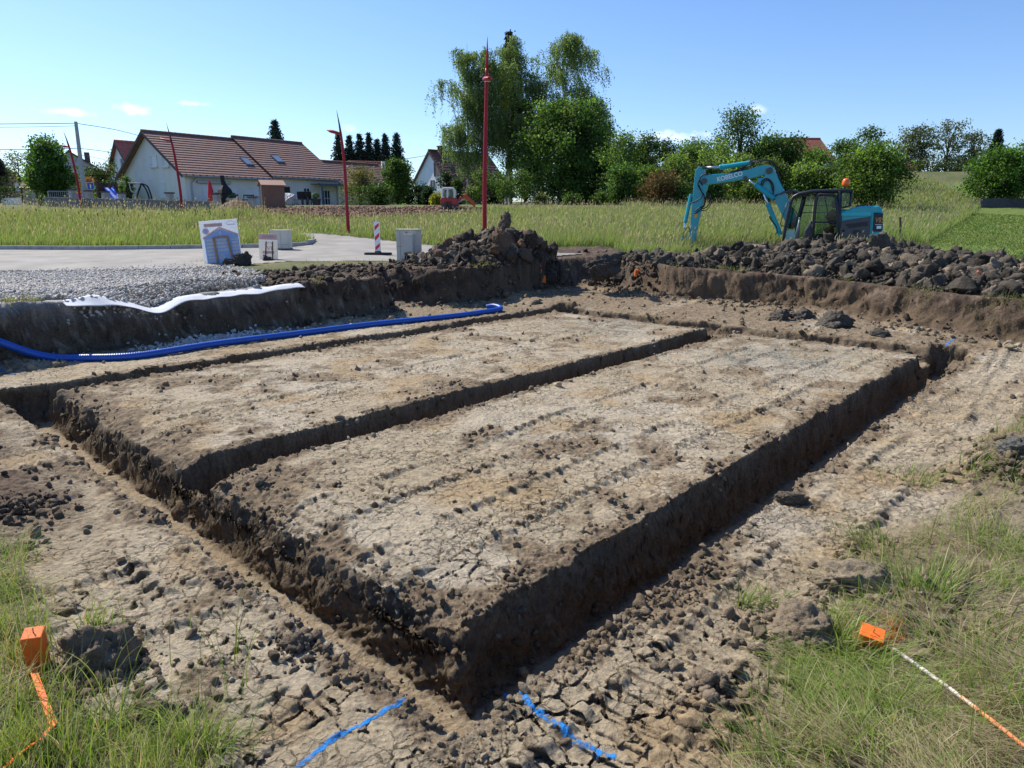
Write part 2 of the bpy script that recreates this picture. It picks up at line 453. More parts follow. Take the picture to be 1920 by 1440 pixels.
    grey = ss(.9, .2, np.hypot((u - 8.0) / 2.4, (v - 1.5) / 1.6)) + .8 * ss(1, .3, np.hypot((u - 8.6) / 1.6, (v - 5.2) / 1.5))
    crust = cm(crust, np.broadcast_to(C(.225, .225, .19), crust.shape), np.clip(grey * (.5 + .9 * m2), 0, .8))
    soil = cm(C(.165, .120, .076), C(.25, .188, .12), ss(-.3, .4, cr2 + .5 * m2))
    dark = np.clip(ss(-.6, -1.1, u + .25 * m2) * ss(2.2, 3.4, v + .5 * m1) * .85, 0, 1); dark = np.maximum(dark, .7 * np.exp(-((x - MND[0]) ** 2 + (y - MND[1]) ** 2) / .36))
    soil = cm(soil, np.broadcast_to(C(.115, .078, .052), soil.shape), dark)
    c = cm(crust, soil, np.clip(loose * 1.05, 0, 1))
    c = cm(c, np.broadcast_to(C(.10, .074, .05), c.shape), crack * .65)  # cracks tinted dark to stand for the shade inside them
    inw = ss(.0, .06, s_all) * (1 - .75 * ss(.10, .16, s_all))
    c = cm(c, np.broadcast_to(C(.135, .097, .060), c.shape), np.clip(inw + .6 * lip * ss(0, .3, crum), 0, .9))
    c = cm(c, np.broadcast_to(C(.30, .225, .14), c.shape), ss(.12, .2, s_all) * .8)
    # banks: dark topsoil over paler subsoil
    hb = np.clip((z - rise) / .75, 0, 1)
    stones = ss(.52, .75, perlin(x * 9 + z * 7, y * 9 - z * 5, 110) + .3)
    bk = cm(C(.105, .076, .050), C(.062, .045, .031), ss(.35, .8, hb + .3 * m2))
    bk = cm(bk, np.broadcast_to(C(.25, .215, .17), bk.shape), stones * .45 * ss(3.5, 2, u - 5))
    bk = cm(bk, np.broadcast_to(C(.125, .086, .052), bk.shape), ss(9.5, 10.5, u) * .75)
    c = cm(c, bk, np.clip(ss(-.35, .02, d), 0, 1))
    # natural ground: meadow floor, torn soil by the bank, brown field, mown lawn, heaps
    mead = cm(C(.095, .115, .035), C(.17, .15, .07), ss(-.3, .5, fbm(x, y, .8, 4, 120)))
    lawn = cm(C(.11, .165, .035), C(.16, .20, .05), ss(-.4, .4, fbm(x, y, 1.5, 4, 122)))
    oc = cm(mead, lawn, ss(-.1, .15, lawn_side(x, y)) * (y < 60) * ss(2, 3.5, d))
    lawn2 = poly_in(x, y, YARD) | poly_in(x, y, YARD2)
    oc = np.where(lawn2[..., None], lawn * .9, oc)
    brown = poly_in(x, y, BROWN)
    oc = np.where(brown[..., None], cm(C(.17, .098, .062), C(.27, .175, .12), ss(-.3, .4, fbm(x, y, 1.7, 4, 124))), oc)
    torn = np.clip(np.maximum(dirt_top, ss(1.7, .5, d + .5 * m1) * ss(4, 5, u)), 0, 1) * (y < 24)
    oc = cm(oc, cm(C(.085, .058, .040), C(.17, .125, .088), ss(.05, .5, cr2 + m2)), torn)
    grav = ss(4.9, 4.3, u + .4 * m2) * ss(9.2, 9.5, v) * (y < 24.6)
    oc = cm(oc, cm(C(.33, .32, .30), C(.42, .40, .37), ss(-.3, .3, fbm(x, y, 3, 4, 126))), grav)
    oc = cm(oc, cm(cm(C(.048, .040, .031), C(.088, .072, .052), ss(-.3, .3, fbm(x, y, 3.1, 3, 133))), np.broadcast_to(C(.165, .13, .09), oc.shape), ss(.12, .42, fbm(x, y, 1.6, 4, 134)) * .8), ss(.0, .10, hp))
    topc = ss(.12, .3, d)
    c = cm(c, oc, topc)
    # cover of grass on the dug side: the turf the photographer stands on
    g = np.zeros(x.shape)
    for poly in TURF:
        pd, _ = poly_dist(x, y, poly, True)
        sd = np.where(poly_in(x, y, poly), pd, -pd) + .16 * m1 + .12 * m2
        g = np.maximum(g, ss(-.06, .22, sd))
    g = g * (d < .2)
    c = cm(c, np.broadcast_to(C(.17, .135, .085), c.shape), np.clip(g, 0, 1) * .7)
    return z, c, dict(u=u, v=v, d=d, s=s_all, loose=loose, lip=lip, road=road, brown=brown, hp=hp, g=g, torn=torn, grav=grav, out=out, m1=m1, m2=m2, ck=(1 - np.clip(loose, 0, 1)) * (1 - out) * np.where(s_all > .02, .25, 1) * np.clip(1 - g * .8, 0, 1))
YARD = [gpt(*p) for p in [(738, 388), (742, 377), (800, 373), (835, 375), (900, 380), (905, 391), (850, 387), (800, 389)]]
YARD2 = [gpt(*p) for p in [(120, 384), (240, 381), (350, 384), (350, 389), (240, 386), (120, 388)]]
_flat = lambda x, y: np.where(y < 2.6, .22, .16) + 0 * x
MND = gpt(1930, 850, _flat)
TURF = [[gpt(*p, _flat) for p in [(-420, 985), (0, 1000), (70, 1050), (115, 1100), (130, 1170), (200, 1290), (300, 1330), (395, 1345), (410, 1400), (440, 1480), (440, 1900), (-800, 1900)]],
        [gpt(*p, _flat) for p in [(1290, 1500), (1330, 1400), (1370, 1290), (1440, 1200), (1530, 1130), (1560, 1010), (1660, 975), (1760, 940), (1800, 860), (1850, 800), (1990, 740), (2300, 720), (2900, 900), (2900, 1900), (1290, 1900)]]]
def H(x, y):
    return ground(np.atleast_1d(np.asarray(x, float)), np.atleast_1d(np.asarray(y, float)), False)
def h1(x, y): return float(H(x, y)[0])

def ground_mat():
    m = bpy.data.materials.new('soil'); m.use_nodes = True
    N, L = m.node_tree.nodes, m.node_tree.links
    b = N['Principled BSDF']; b.inputs['Roughness'].default_value = .92; b.inputs['Specular IOR Level'].default_value = .2
    at = N.new('ShaderNodeAttribute'); at.attribute_name = 'Col'
    tc = N.new('ShaderNodeTexCoord')
    n1 = N.new('ShaderNodeTexNoise'); n1.inputs['Scale'].default_value = 34; n1.inputs['Detail'].default_value = 9; n1.inputs['Roughness'].default_value = .7
    n2 = N.new('ShaderNodeTexNoise'); n2.inputs['Scale'].default_value = 9; n2.inputs['Detail'].default_value = 6
    for n in (n1, n2): L.new(tc.outputs['Object'], n.inputs['Vector'])
    mr = N.new('ShaderNodeMapRange'); mr.inputs['From Min'].default_value = .3; mr.inputs['From Max'].default_value = .7; mr.inputs['To Min'].default_value = .58; mr.inputs['To Max'].default_value = 1.34
    L.new(n1.outputs['Fac'], mr.inputs['Value'])
    # fine drying cracks in the crust, their shade worked into the base colour
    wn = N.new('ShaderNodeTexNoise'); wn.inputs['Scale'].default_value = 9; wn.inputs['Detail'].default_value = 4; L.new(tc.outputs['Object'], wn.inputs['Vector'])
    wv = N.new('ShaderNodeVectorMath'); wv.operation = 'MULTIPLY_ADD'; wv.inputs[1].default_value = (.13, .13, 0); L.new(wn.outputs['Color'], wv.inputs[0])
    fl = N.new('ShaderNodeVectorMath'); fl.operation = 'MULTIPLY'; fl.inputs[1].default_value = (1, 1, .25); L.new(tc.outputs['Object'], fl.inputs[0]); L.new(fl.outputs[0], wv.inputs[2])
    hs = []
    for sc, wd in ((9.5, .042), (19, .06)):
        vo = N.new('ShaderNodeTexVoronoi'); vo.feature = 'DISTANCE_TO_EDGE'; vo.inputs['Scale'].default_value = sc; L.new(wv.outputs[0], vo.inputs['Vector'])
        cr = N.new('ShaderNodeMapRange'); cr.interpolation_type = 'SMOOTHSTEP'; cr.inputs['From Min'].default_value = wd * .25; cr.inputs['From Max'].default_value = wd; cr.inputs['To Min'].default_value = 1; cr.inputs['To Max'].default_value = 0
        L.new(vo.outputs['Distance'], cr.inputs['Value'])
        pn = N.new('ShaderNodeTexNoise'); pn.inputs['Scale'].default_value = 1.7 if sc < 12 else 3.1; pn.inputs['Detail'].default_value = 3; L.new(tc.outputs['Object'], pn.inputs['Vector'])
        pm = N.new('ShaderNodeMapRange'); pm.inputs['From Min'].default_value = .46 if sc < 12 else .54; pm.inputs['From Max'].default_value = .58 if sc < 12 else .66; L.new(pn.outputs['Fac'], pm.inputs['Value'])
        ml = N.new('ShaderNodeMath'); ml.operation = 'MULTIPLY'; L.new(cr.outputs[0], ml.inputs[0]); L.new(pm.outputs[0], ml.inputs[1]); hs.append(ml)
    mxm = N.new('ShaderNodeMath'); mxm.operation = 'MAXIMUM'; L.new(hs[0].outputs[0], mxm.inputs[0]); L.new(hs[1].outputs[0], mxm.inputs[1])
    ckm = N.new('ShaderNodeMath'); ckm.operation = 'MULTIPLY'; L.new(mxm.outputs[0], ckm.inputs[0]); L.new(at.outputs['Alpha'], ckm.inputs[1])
    dk = N.new('ShaderNodeMapRange'); dk.inputs['To Min'].default_value = 1; dk.inputs['To Max'].default_value = .46; L.new(ckm.outputs[0], dk.inputs['Value'])  # painted shade: dims the base colour along the cracks
    f2 = N.new('ShaderNodeMath'); f2.operation = 'MULTIPLY'; L.new(mr.outputs['Result'], f2.inputs[0]); L.new(dk.outputs[0], f2.inputs[1])
    mm = N.new('ShaderNodeVectorMath'); mm.operation = 'SCALE'; L.new(at.outputs['Color'], mm.inputs[0]); L.new(f2.outputs[0], mm.inputs['Scale'])
    L.new(mm.outputs['Vector'], b.inputs['Base Color'])
    b0 = N.new('ShaderNodeBump'); b0.invert = True; b0.inputs['Strength'].default_value = 1; b0.inputs['Distance'].default_value = .014; L.new(ckm.outputs[0], b0.inputs['Height'])
    b1 = N.new('ShaderNodeBump'); b1.inputs['Strength'].default_value = 1; b1.inputs['Distance'].default_value = .020; L.new(n1.outputs['Fac'], b1.inputs['Height'])
    b2 = N.new('ShaderNodeBump'); b2.inputs['Strength'].default_value = .6; b2.inputs['Distance'].default_value = .05; L.new(n2.outputs['Fac'], b2.inputs['Height'])
    L.new(b0.outputs['Normal'], b1.inputs['Normal']); L.new(b1.outputs['Normal'], b2.inputs['Normal']); L.new(b2.outputs['Normal'], b.inputs['Normal'])
    return m
SOIL = ground_mat()

def build_ground():
    K = 520.0
    rs = [1.2]
    while rs[-1] < 17: rs.append(rs[-1] * (1 + 1 / K))
    while rs[-1] < 60: rs.append(rs[-1] * (1 + 1 / 150))
    while rs[-1] < 2600: rs.append(rs[-1] * (1 + 1 / 30))
    rs = np.array(rs)
    th = np.arange(-R(50), R(50), 1 / K)
    side = np.linspace(R(50), R(180), 60)[1:]
    th = np.concatenate([-side[::-1], th, side])
    nr, nt = len(rs), len(th)
    V = np.zeros((nr, nt, 3)); Cc = np.zeros((nr, nt, 4), np.float32)
    for a in range(0, nr, 160):
        rr = rs[a:a + 160][:, None]
        X, Y = rr * np.sin(th)[None], rr * np.cos(th)[None]
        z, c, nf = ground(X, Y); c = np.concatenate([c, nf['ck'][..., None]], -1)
        V[a:a + 160, :, 0] = X; V[a:a + 160, :, 1] = Y; V[a:a + 160, :, 2] = z; Cc[a:a + 160] = c
    # push the steep faces in and out so that walls are lumpy, not drawn down
    gr = np.gradient(V, axis=0); gt = np.gradient(V, axis=1)
    nrm = np.cross(gt, gr); nrm /= np.linalg.norm(nrm, axis=2, keepdims=True) + 1e-9
    nrm *= np.sign(nrm[..., 2:3] + 1e-9)
    st = ss(.75, .35, nrm[..., 2]) * (rs[:, None] < 24)
    m = st > .02
    p = V[m]
    q = perlin3(p[:, 0] * 4.5, p[:, 1] * 4.5, p[:, 2] * 4.5, 301) * .042 + np.abs(perlin3(p[:, 0] * 11, p[:, 1] * 11, p[:, 2] * 11, 303)) * .042 + perlin3(p[:, 0] * 27, p[:, 1] * 27, p[:, 2] * 27, 305) * .018 - .02 + (np.hypot(p[:, 0], p[:, 1]) > 10) * perlin3(p[:, 0] * 2.3, p[:, 1] * 2.3, p[:, 2] * 2.3, 307) * .11
    V[m] = p + nrm[m] * (q * st[m])[:, None]
    # the cut faces show raw clay in level bands rather than what lies on top
    pu, pv = uv(p[:, 0], p[:, 1]); pd, _ = bank(pu, pv, p[:, 0], p[:, 1])
    band = perlin(p[:, 2] * 9 + .5 * perlin(p[:, 0] * 2, p[:, 1] * 2, 311), p[:, 0] * .8 + p[:, 1] * .5, 312)
    tone = 1 + .30 * perlin3(p[:, 0] * 7, p[:, 1] * 7, p[:, 2] * 7, 313) + .22 * band
    wc = np.array([.150, .110, .070]) * tone[:, None]
    k = (st[m] * ss(-.25, -.5, pd))[:, None] * .85
    Cc[m, :3] = Cc[m, :3] * (1 - k) + wc * k
    kb = (st[m] * ss(-.5, -.25, pd))[:, None]
    Cc[m, :3] *= 1 + kb * (.35 * perlin3(p[:, 0] * 6, p[:, 1] * 6, p[:, 2] * 6, 315) + .2 * band)[:, None]
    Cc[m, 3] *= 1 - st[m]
    i = np.arange((nr - 1) * nt).reshape(nr - 1, nt)
    ii = i; jj = np.roll(i, -1, axis=1)
    F = np.stack([ii, jj, jj + nt, ii + nt], -1).reshape(-1, 4)[:, ::-1]
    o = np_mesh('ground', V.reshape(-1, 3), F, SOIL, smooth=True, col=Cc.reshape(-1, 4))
    tag(o, 'dug clay building plot with trenches and the meadow ground around it', 'ground', kind='structure')
build_ground()
# ------------------------------------------------------------------ stones, clods, grass
def gsurf(px, py):
    """where the sight line meets the finished ground, dug floor included"""
    a, fw, c = ray(px, py)
    t = 1.4 * (1.006 ** np.arange(720))
    hz = H(a * t, fw * t); z = CZ + c * t
    k = int(np.argmax(z <= hz)) if (z <= hz).any() else len(t) - 1
    return Vector((a * t[k], fw * t[k], float(hz[k])))

def ico(sub):
    ph = (1 + 5 ** .5) / 2
    v = [(-1, ph, 0), (1, ph, 0), (-1, -ph, 0), (1, -ph, 0), (0, -1, ph), (0, 1, ph), (0, -1, -ph), (0, 1, -ph), (ph, 0, -1), (ph, 0, 1), (-ph, 0, -1), (-ph, 0, 1)]
    f = [(0, 11, 5), (0, 5, 1), (0, 1, 7), (0, 7, 10), (0, 10, 11), (1, 5, 9), (5, 11, 4), (11, 10, 2), (10, 7, 6), (7, 1, 8), (3, 9, 4), (3, 4, 2), (3, 2, 6), (3, 6, 8), (3, 8, 9), (4, 9, 5), (2, 4, 11), (6, 2, 10), (8, 6, 7), (9, 8, 1)]
    v = [Vector(p).normalized() for p in v]
    for _ in range(sub):
        c = {}; nf = []
        def mid(a, b):
            k = (min(a, b), max(a, b))
            if k not in c: v.append(((v[a] + v[b]) / 2).normalized()); c[k] = len(v) - 1
            return c[k]
        for a, b, d in f:
            x, y, z = mid(a, b), mid(b, d), mid(d, a)
            nf += [(a, x, z), (b, y, x), (d, z, y), (x, y, z)]
        f = nf
    return np.array([tuple(p) for p in v]), np.array(f)
ICO = [ico(0), ico(1), ico(2), ico(3), ico(4)]

def lump(sub, seed, cuts=7, rough=.12):
    """a broken clod: a ball with flat breaks and a rough skin"""
    g = np.random.default_rng(seed); V, F = ICO[sub]; V = V.copy(); o = seed * 7.31
    for _ in range(cuts):
        n = g.normal(size=3); n /= np.linalg.norm(n); d = g.uniform(.45, .85)
        V -= np.clip(V @ n - d, 0, None)[:, None] * n
    q = perlin3(V[:, 0] * 1.9 + o, V[:, 1] * 1.9, V[:, 2] * 1.9, seed) * 1.5 + np.abs(perlin3(V[:, 0] * 4.3 + o, V[:, 1] * 4.3, V[:, 2] * 4.3, seed + 1)) * 1.3 - .3
    if sub > 2: q = q + np.abs(perlin3(V[:, 0] * 9 + o, V[:, 1] * 9, V[:, 2] * 9, seed + 2)) * .9 + perlin3(V[:, 0] * 21, V[:, 1] * 21, V[:, 2] * 21, seed + 3) * .4
    return V * (1 + rough * q)[:, None], F

def scatter(name, pts, size, mat_, cols, sub=0, kinds=8, seed=1, flat=(.5, 1), cuts=6, rough=.15, sink=.25, parent=None, smooth=False, align=None):
    """many lumps in one mesh; size per point, colour per point"""
    g = np.random.default_rng(seed); n = len(pts)
    T = [lump(sub, seed * 31 + k, cuts, rough) for k in range(kinds)]
    nv = len(T[0][0]); F0 = T[0][1]
    V = np.stack([t[0] for t in T])[g.integers(0, kinds, n)]
    V = V * np.stack([g.uniform(.8, 1.35, n), g.uniform(.65, 1.05, n), g.uniform(flat[0], flat[1], n)], 1)[:, None, :]
    q = g.normal(size=(n, 4))
    if align is not None: q[:, 1:3] *= align
    q /= np.linalg.norm(q, axis=1, keepdims=True); w, x, y, z = q.T
    M = np.stack([1 - 2 * (y * y + z * z), 2 * (x * y - z * w), 2 * (x * z + y * w), 2 * (x * y + z * w), 1 - 2 * (x * x + z * z), 2 * (y * z - x * w), 2 * (x * z - y * w), 2 * (y * z + x * w), 1 - 2 * (x * x + y * y)], 1).reshape(n, 3, 3)
    V = np.einsum('nij,nvj->nvi', M, V) * np.asarray(size)[:, None, None]
    p = np.array(pts, float); p[:, 2] += np.asarray(size) * (.5 - sink)
    V = V + p[:, None, :]
    F = (F0[None] + (np.arange(n) * nv)[:, None, None]).reshape(-1, 3)
    C = np.repeat(np.asarray(cols, np.float32)[:, None, :], nv, 1).reshape(-1, 3)
    return np_mesh(name, V.reshape(-1, 3), F, mat_, col=C, parent=parent, smooth=smooth)

CLAY = mat('clay', attr=True, rough=.85, var=.25, scale=14, bump=.045, bscale=17, spec=.2)
STONE = mat('stone', attr=True, rough=.8, var=.2, scale=30, spec=.3)

def polar(n, r0, r1, a0, a1, p=0):
    """random ground points, even in the picture for p = 0"""
    r = r0 * (r1 / r0) ** RNG.random(n) if p == 0 else (r0 ** p + RNG.random(n) * (r1 ** p - r0 ** p)) ** (1 / p)
    t = a0 + RNG.random(n) * (a1 - a0)
    return r * np.sin(t), r * np.cos(t)

# crumbs of soil over the dug floor
def crumbs():
    x, y = polar(150000, 1.5, 19, -R(46), R(46))
    z, c, i = ground(x, y)
    pr = .008 + .75 * i['loose'] ** 1.5 + .55 * i['lip'] * (i['s'] < .01) + .25 * (i['s'] > .15) + .9 * np.exp(-((i['d'] + .25) / .3) ** 2)
    pr = pr + 1.6 * (i['s'] > .0) * (i['s'] < .11)
    pr = pr * (i['d'] < .25) * (i['g'] < .9)
    clus = ss(-.15, .35, fbm(x, y, 1.4, 3, 401))
    k = (RNG.random(len(x)) < pr * (.15 + .85 * clus) * .34)
    x, y, z, c = x[k], y[k], z[k], c[k]; n = len(x); r = np.hypot(x, y)
    sz = (.005 + .019 * RNG.random(n) ** 3.0) * (1 + r / 14)
    sz = np.where(RNG.random(n) < .015, sz * 2.1, sz)
    c = c * RNG.uniform(.7, 1.2, n)[:, None]
    pts = np.stack([x, y, z], 1); big = sz > .017
    a = scatter('soil_crumbs', pts[~big], sz[~big], CLAY, c[~big], sub=0, seed=3, sink=.1)
    tag(a, 'small crumbs of dry clay strewn over the dug floor', 'soil crumbs', kind='stuff')
    b = scatter('soil_clods', pts[big], sz[big], CLAY, c[big], sub=1, seed=4, sink=.12, rough=.28)
    tag(b, 'fist sized clods of broken clay along the trench edges', 'soil clods', kind='stuff')
crumbs()

# spoil heaps: a core of soil with hundreds of broken clods on it
def heap_clods(name, label, which, n, smin, smax, seed, dark):
    x, y = polar(n * 16, 10.5, 21.5, -R(12) if which else R(2), R(9) if which else R(50), 1)
    hr, hc = heaps(x, y); u, v = uv(x, y); d, w = bank(u, v, x, y)
    hh = hc if which else hr; g0 = np.random.default_rng(seed + 5)
    k = (hh > .0) & (d > .15 + .5 * g0.random(len(x))) & (RNG.random(len(x)) < (.45 + hh) * .6)
    x, y = x[k][:n], y[k][:n]; m = len(x)
    z, c, i = ground(x, y)
    g = np.random.default_rng(seed)
    sz = smin * g.uniform(.5, 1, m) + (smax - smin) * g.random(m) ** 4.2
    sl = g.random(m) < .012; sz = np.where(sl, smax * g.uniform(.7, 1.15, m), sz)
    col = np.where((g.random(m) < .22)[:, None], np.array([.185, .145, .10]), np.array(dark)) * g.uniform(.55, 1.5, m)[:, None]
    if which: col = np.where((g.random(m) < .13)[:, None], np.array([.17, .095, .058]), col)
    root = thing(name, label, 'spoil heap', (0, 0, 0))
    rr = np.repeat(np.stack([x, y], 1), 3, 0) + g.normal(0, .16, (m * 3, 2)); zz = H(rr[:, 0], rr[:, 1]); f = scatter('fine_soil', np.stack([rr[:, 0], rr[:, 1], zz + g.uniform(0, .05, m * 3)], 1), g.uniform(.012, .04, m * 3), CLAY, np.array(dark) * g.uniform(.45, 1.7, (m * 3, 1)), sub=0, seed=seed + 9, sink=.1, rough=.3, parent=root); f['kind'] = 'stuff'
    b = sz > .075
    p = np.stack([x, y, z], 1)
    o = scatter('loose_soil', p[~b], sz[~b], CLAY, col[~b], sub=1, seed=seed, sink=.15, rough=.30, parent=root); o['kind'] = 'stuff'
    o = scatter('clods', p[b], sz[b], CLAY, col[b], sub=2, seed=seed + 1, sink=.25, rough=.20, cuts=13, flat=(.25, .9), parent=root, kinds=14)
    o['kind'] = 'stuff'
heap_clods('spoil_heap', 'long dark heap of broken clay clods in front of the turquoise excavator', 0, 8500, .035, .26, 21, (.072, .060, .045))
heap_clods('spoil_heap', 'pointed dark heap of dug soil at the foot of the central red lamp post', 1, 5200, .03, .26, 22, (.070, .053, .039))

def clod(px, py, r, sc, seed, label, col=(.12, .098, .075), name='clod', pos=None, lift=.3, rz=0, tilt=0, soft=0):
    V, F = lump(4, seed, 2 if soft else 8, .17 if soft else .20)
    V = V * np.array(sc) * r
    V = np.array([tuple(Matrix.Rotation(rz, 3, 'Z') @ Matrix.Rotation(tilt, 3, 'Y') @ Vector(p)) for p in V])
    o = np_mesh(name, V, F, CLAY, col=np.full((len(V), 3), col, np.float32), smooth=False)
    q = pos or gsurf(px, py)
    o.location = (q[0], q[1], q[2] + r * sc[2] * lift)
    return tag(o, label, 'clod')
q = P(945, 434, 18.75); clod(0, 0, .24, (.75, .7, 1.45), 51, 'upright slab of brown clay on top of the pointed spoil heap', (.135, .10, .072), pos=q, tilt=.25)
q = P(940, 458, 17.9); clod(0, 0, .42, (1.0, .7, 1.05), 52, 'large reddish brown clod leaning in the middle of the pointed heap', (.135, .090, .058), pos=q, tilt=.1, lift=0)
q = P(1132, 500, 17.8); clod(0, 0, .42, (1, .8, .75), 53, 'smooth round dark clod at the end of the pointed spoil heap', (.075, .066, .056), pos=q, lift=0)
q = P(1652, 456, 16.3); clod(0, 0, .27, (1.0, .8, .95), 54, 'smooth dark clod below the tail of the turquoise excavator', (.10, .088, .072), pos=q, lift=.1, tilt=.4)
q = P(1850, 520, 13.3); clod(0, 0, .27, (1.4, 1, .6), 55, 'broad grey clay slab beside the orange paint splash on the bank', (.20, .18, .15), pos=q, lift=.1, tilt=.2)
q = P(1580, 480, 15.9); clod(0, 0, .2, (1.3, .8, .6), 56, 'grey slab of clay on the slope under the excavator cab door', (.19, .165, .13), pos=q, lift=.2, tilt=-.3)
clod(1484, 938, .085, (1.25, .8, .65), 57, 'dark clod lying alone on the lip of the right hand trench', (.13, .10, .07), soft=1)
clod(978, 1268, .034, (1, .9, 1), 58, 'small pale ball of clay beside the blue paint stripe', (.36, .27, .17), lift=.7)
clod(190, 1240, .155, (1.0, 1.1, 1.0), 59, 'big dark crumbly clod beside the upright orange survey stake', (.20, .152, .105), lift=.12, soft=1)
clod(285, 1352, .075, (1.3, .8, .75), 60, 'rounded brown clod in the grass at the lower left', (.21, .16, .105), lift=.5, soft=1)
clod(1500, 1190, .15, (1.05, .9, .7), 61, 'dark crumbly clod left of the half buried orange stake', (.235, .18, .122), lift=.05, soft=1)
clod(1600, 1095, .19, (1.15, .8, .6), 62, 'pale broken clod behind the half buried orange stake', (.28, .22, .15), lift=.0, soft=1)
clod(1908, 855, .13, (.9, .9, .8), 63, 'blue grey clod at the right edge of the plot', (.13, .125, .11), lift=.2)
clod(120, 1150, .055, (1.5, .8, .55), 64, 'flat pale stone behind the upright orange stake', (.26, .20, .14), name='stone', lift=.6)
clod(165, 775, .05, (.5, 1.6, .5), 65, 'narrow pale stone on the broken corner of the far pad', (.34, .28, .2), name='stone', lift=.6)
clod(285, 690, .075, (1.5, 1, .35), 66, 'flat pale slab on the lip of the rear trench', (.38, .29, .2), lift=.6)
for k, (px, py, r) in enumerate([(1465, 600, .22), (1505, 598, .24), (1560, 612, .25), (1650, 628, .13), (1110, 536, .1), (1006, 570, .1)]):
    clod(px, py, r, (1.2, .9, .7), 70 + k, ['dark clod at the foot of the far bank, leftmost of three', 'dark clod at the foot of the far bank, second of three', 'slab shaped clod at the foot of the far bank, rightmost of three', 'small clod right of the three big clods under the far bank', 'clod in the gap between the two spoil heaps', 'clod at the foot of the bank beyond the blue pipe end'][k], (.095, .082, .066), lift=.35)

def rubble():
    """crumbled soil lying round the big foreground clods"""
    PT, SZ, CO = [], [], []
    for px, py, r, n, c in [(190, 1265, .20, 420, (.19, .145, .10)), (1500, 1205, .20, 420, (.235, .18, .12)), (1600, 1100, .22, 380, (.27, .21, .145)), (285, 1362, .1, 120, (.2, .155, .1)), (40, 960, .28, 350, (.15, .11, .075)), (560, 1215, .12, 200, (.17, .13, .09)), (1330, 1290, .16, 160, (.24, .185, .125)), (1890, 880, .35, 420, (.2, .15, .10))]:
        q = gsurf(px, py); d = np.abs(RNG.normal(0, 1, n)) * r * .75; a = RNG.random(n) * 6.283
        x, y = q.x + d * np.cos(a), q.y + d * np.sin(a); z = H(x, y) + np.clip(r * .55 - d, 0, None) * .45
        PT.append(np.stack([x, y, z], 1)); SZ.append(.006 + .034 * RNG.random(n) ** 3); CO.append(np.array(c) * RNG.uniform(.6, 1.25, (n, 1)))
    o = scatter('soil_crumbs', np.concatenate(PT), np.concatenate(SZ), CLAY, np.concatenate(CO), sub=1, seed=37, sink=.2, rough=.28)
    tag(o, 'crumbled brown soil heaped round the big clods in the foreground', 'soil crumbs', kind='stuff')
rubble()
def torn_clods():
    x, y = polar(60000, 12, 22, -R(28), R(14)); z, c, i = ground(x, y)
    k = (i['d'] > -.1) & (i['torn'] > .3) & (i['hp'] < .1) & ~i['road'] & (RNG.random(len(x)) < .22 * ss(-.2, .3, fbm(x, y, .8, 3, 431)) + .05)
    x, y, z = x[k], y[k], z[k]; n = len(x); t = RNG.random(n)[:, None]
    col = mix(np.array([.055, .042, .031]), np.array([.18, .13, .09]), t ** 2)
    o = scatter('soil_clods', np.stack([x, y, z], 1), .014 + .085 * RNG.random(n) ** 3.5, CLAY, col, sub=1, seed=33, sink=.2, rough=.4)
    tag(o, 'dark broken soil lying on top of the bank between the signs and the heaps', 'soil clods', kind='stuff')
torn_clods()

def bank_clods():
    x, y = polar(110000, 8, 21, -R(44), R(48), .6); z, c, i = ground(x, y)
    far = i['u'] > 9.5
    k = (i['d'] > -.6) & (i['d'] < .35) & (RNG.random(len(x)) < (.05 + .34 * ss(-.15, .3, fbm(x, y, 1.1, 3, 441))) * np.where(far, 1, .4))
    x, y, z, c = x[k], y[k], z[k], c[k]; n = len(x)
    o = scatter('soil_clods', np.stack([x, y, z], 1), .012 + .075 * RNG.random(n) ** 4, CLAY, c * RNG.uniform(.6, 1.35, n)[:, None], sub=1, seed=34, sink=.3, rough=.3)
    tag(o, 'brown clods clinging to the cut banks and lying at their foot', 'soil clods', kind='stuff')
bank_clods()

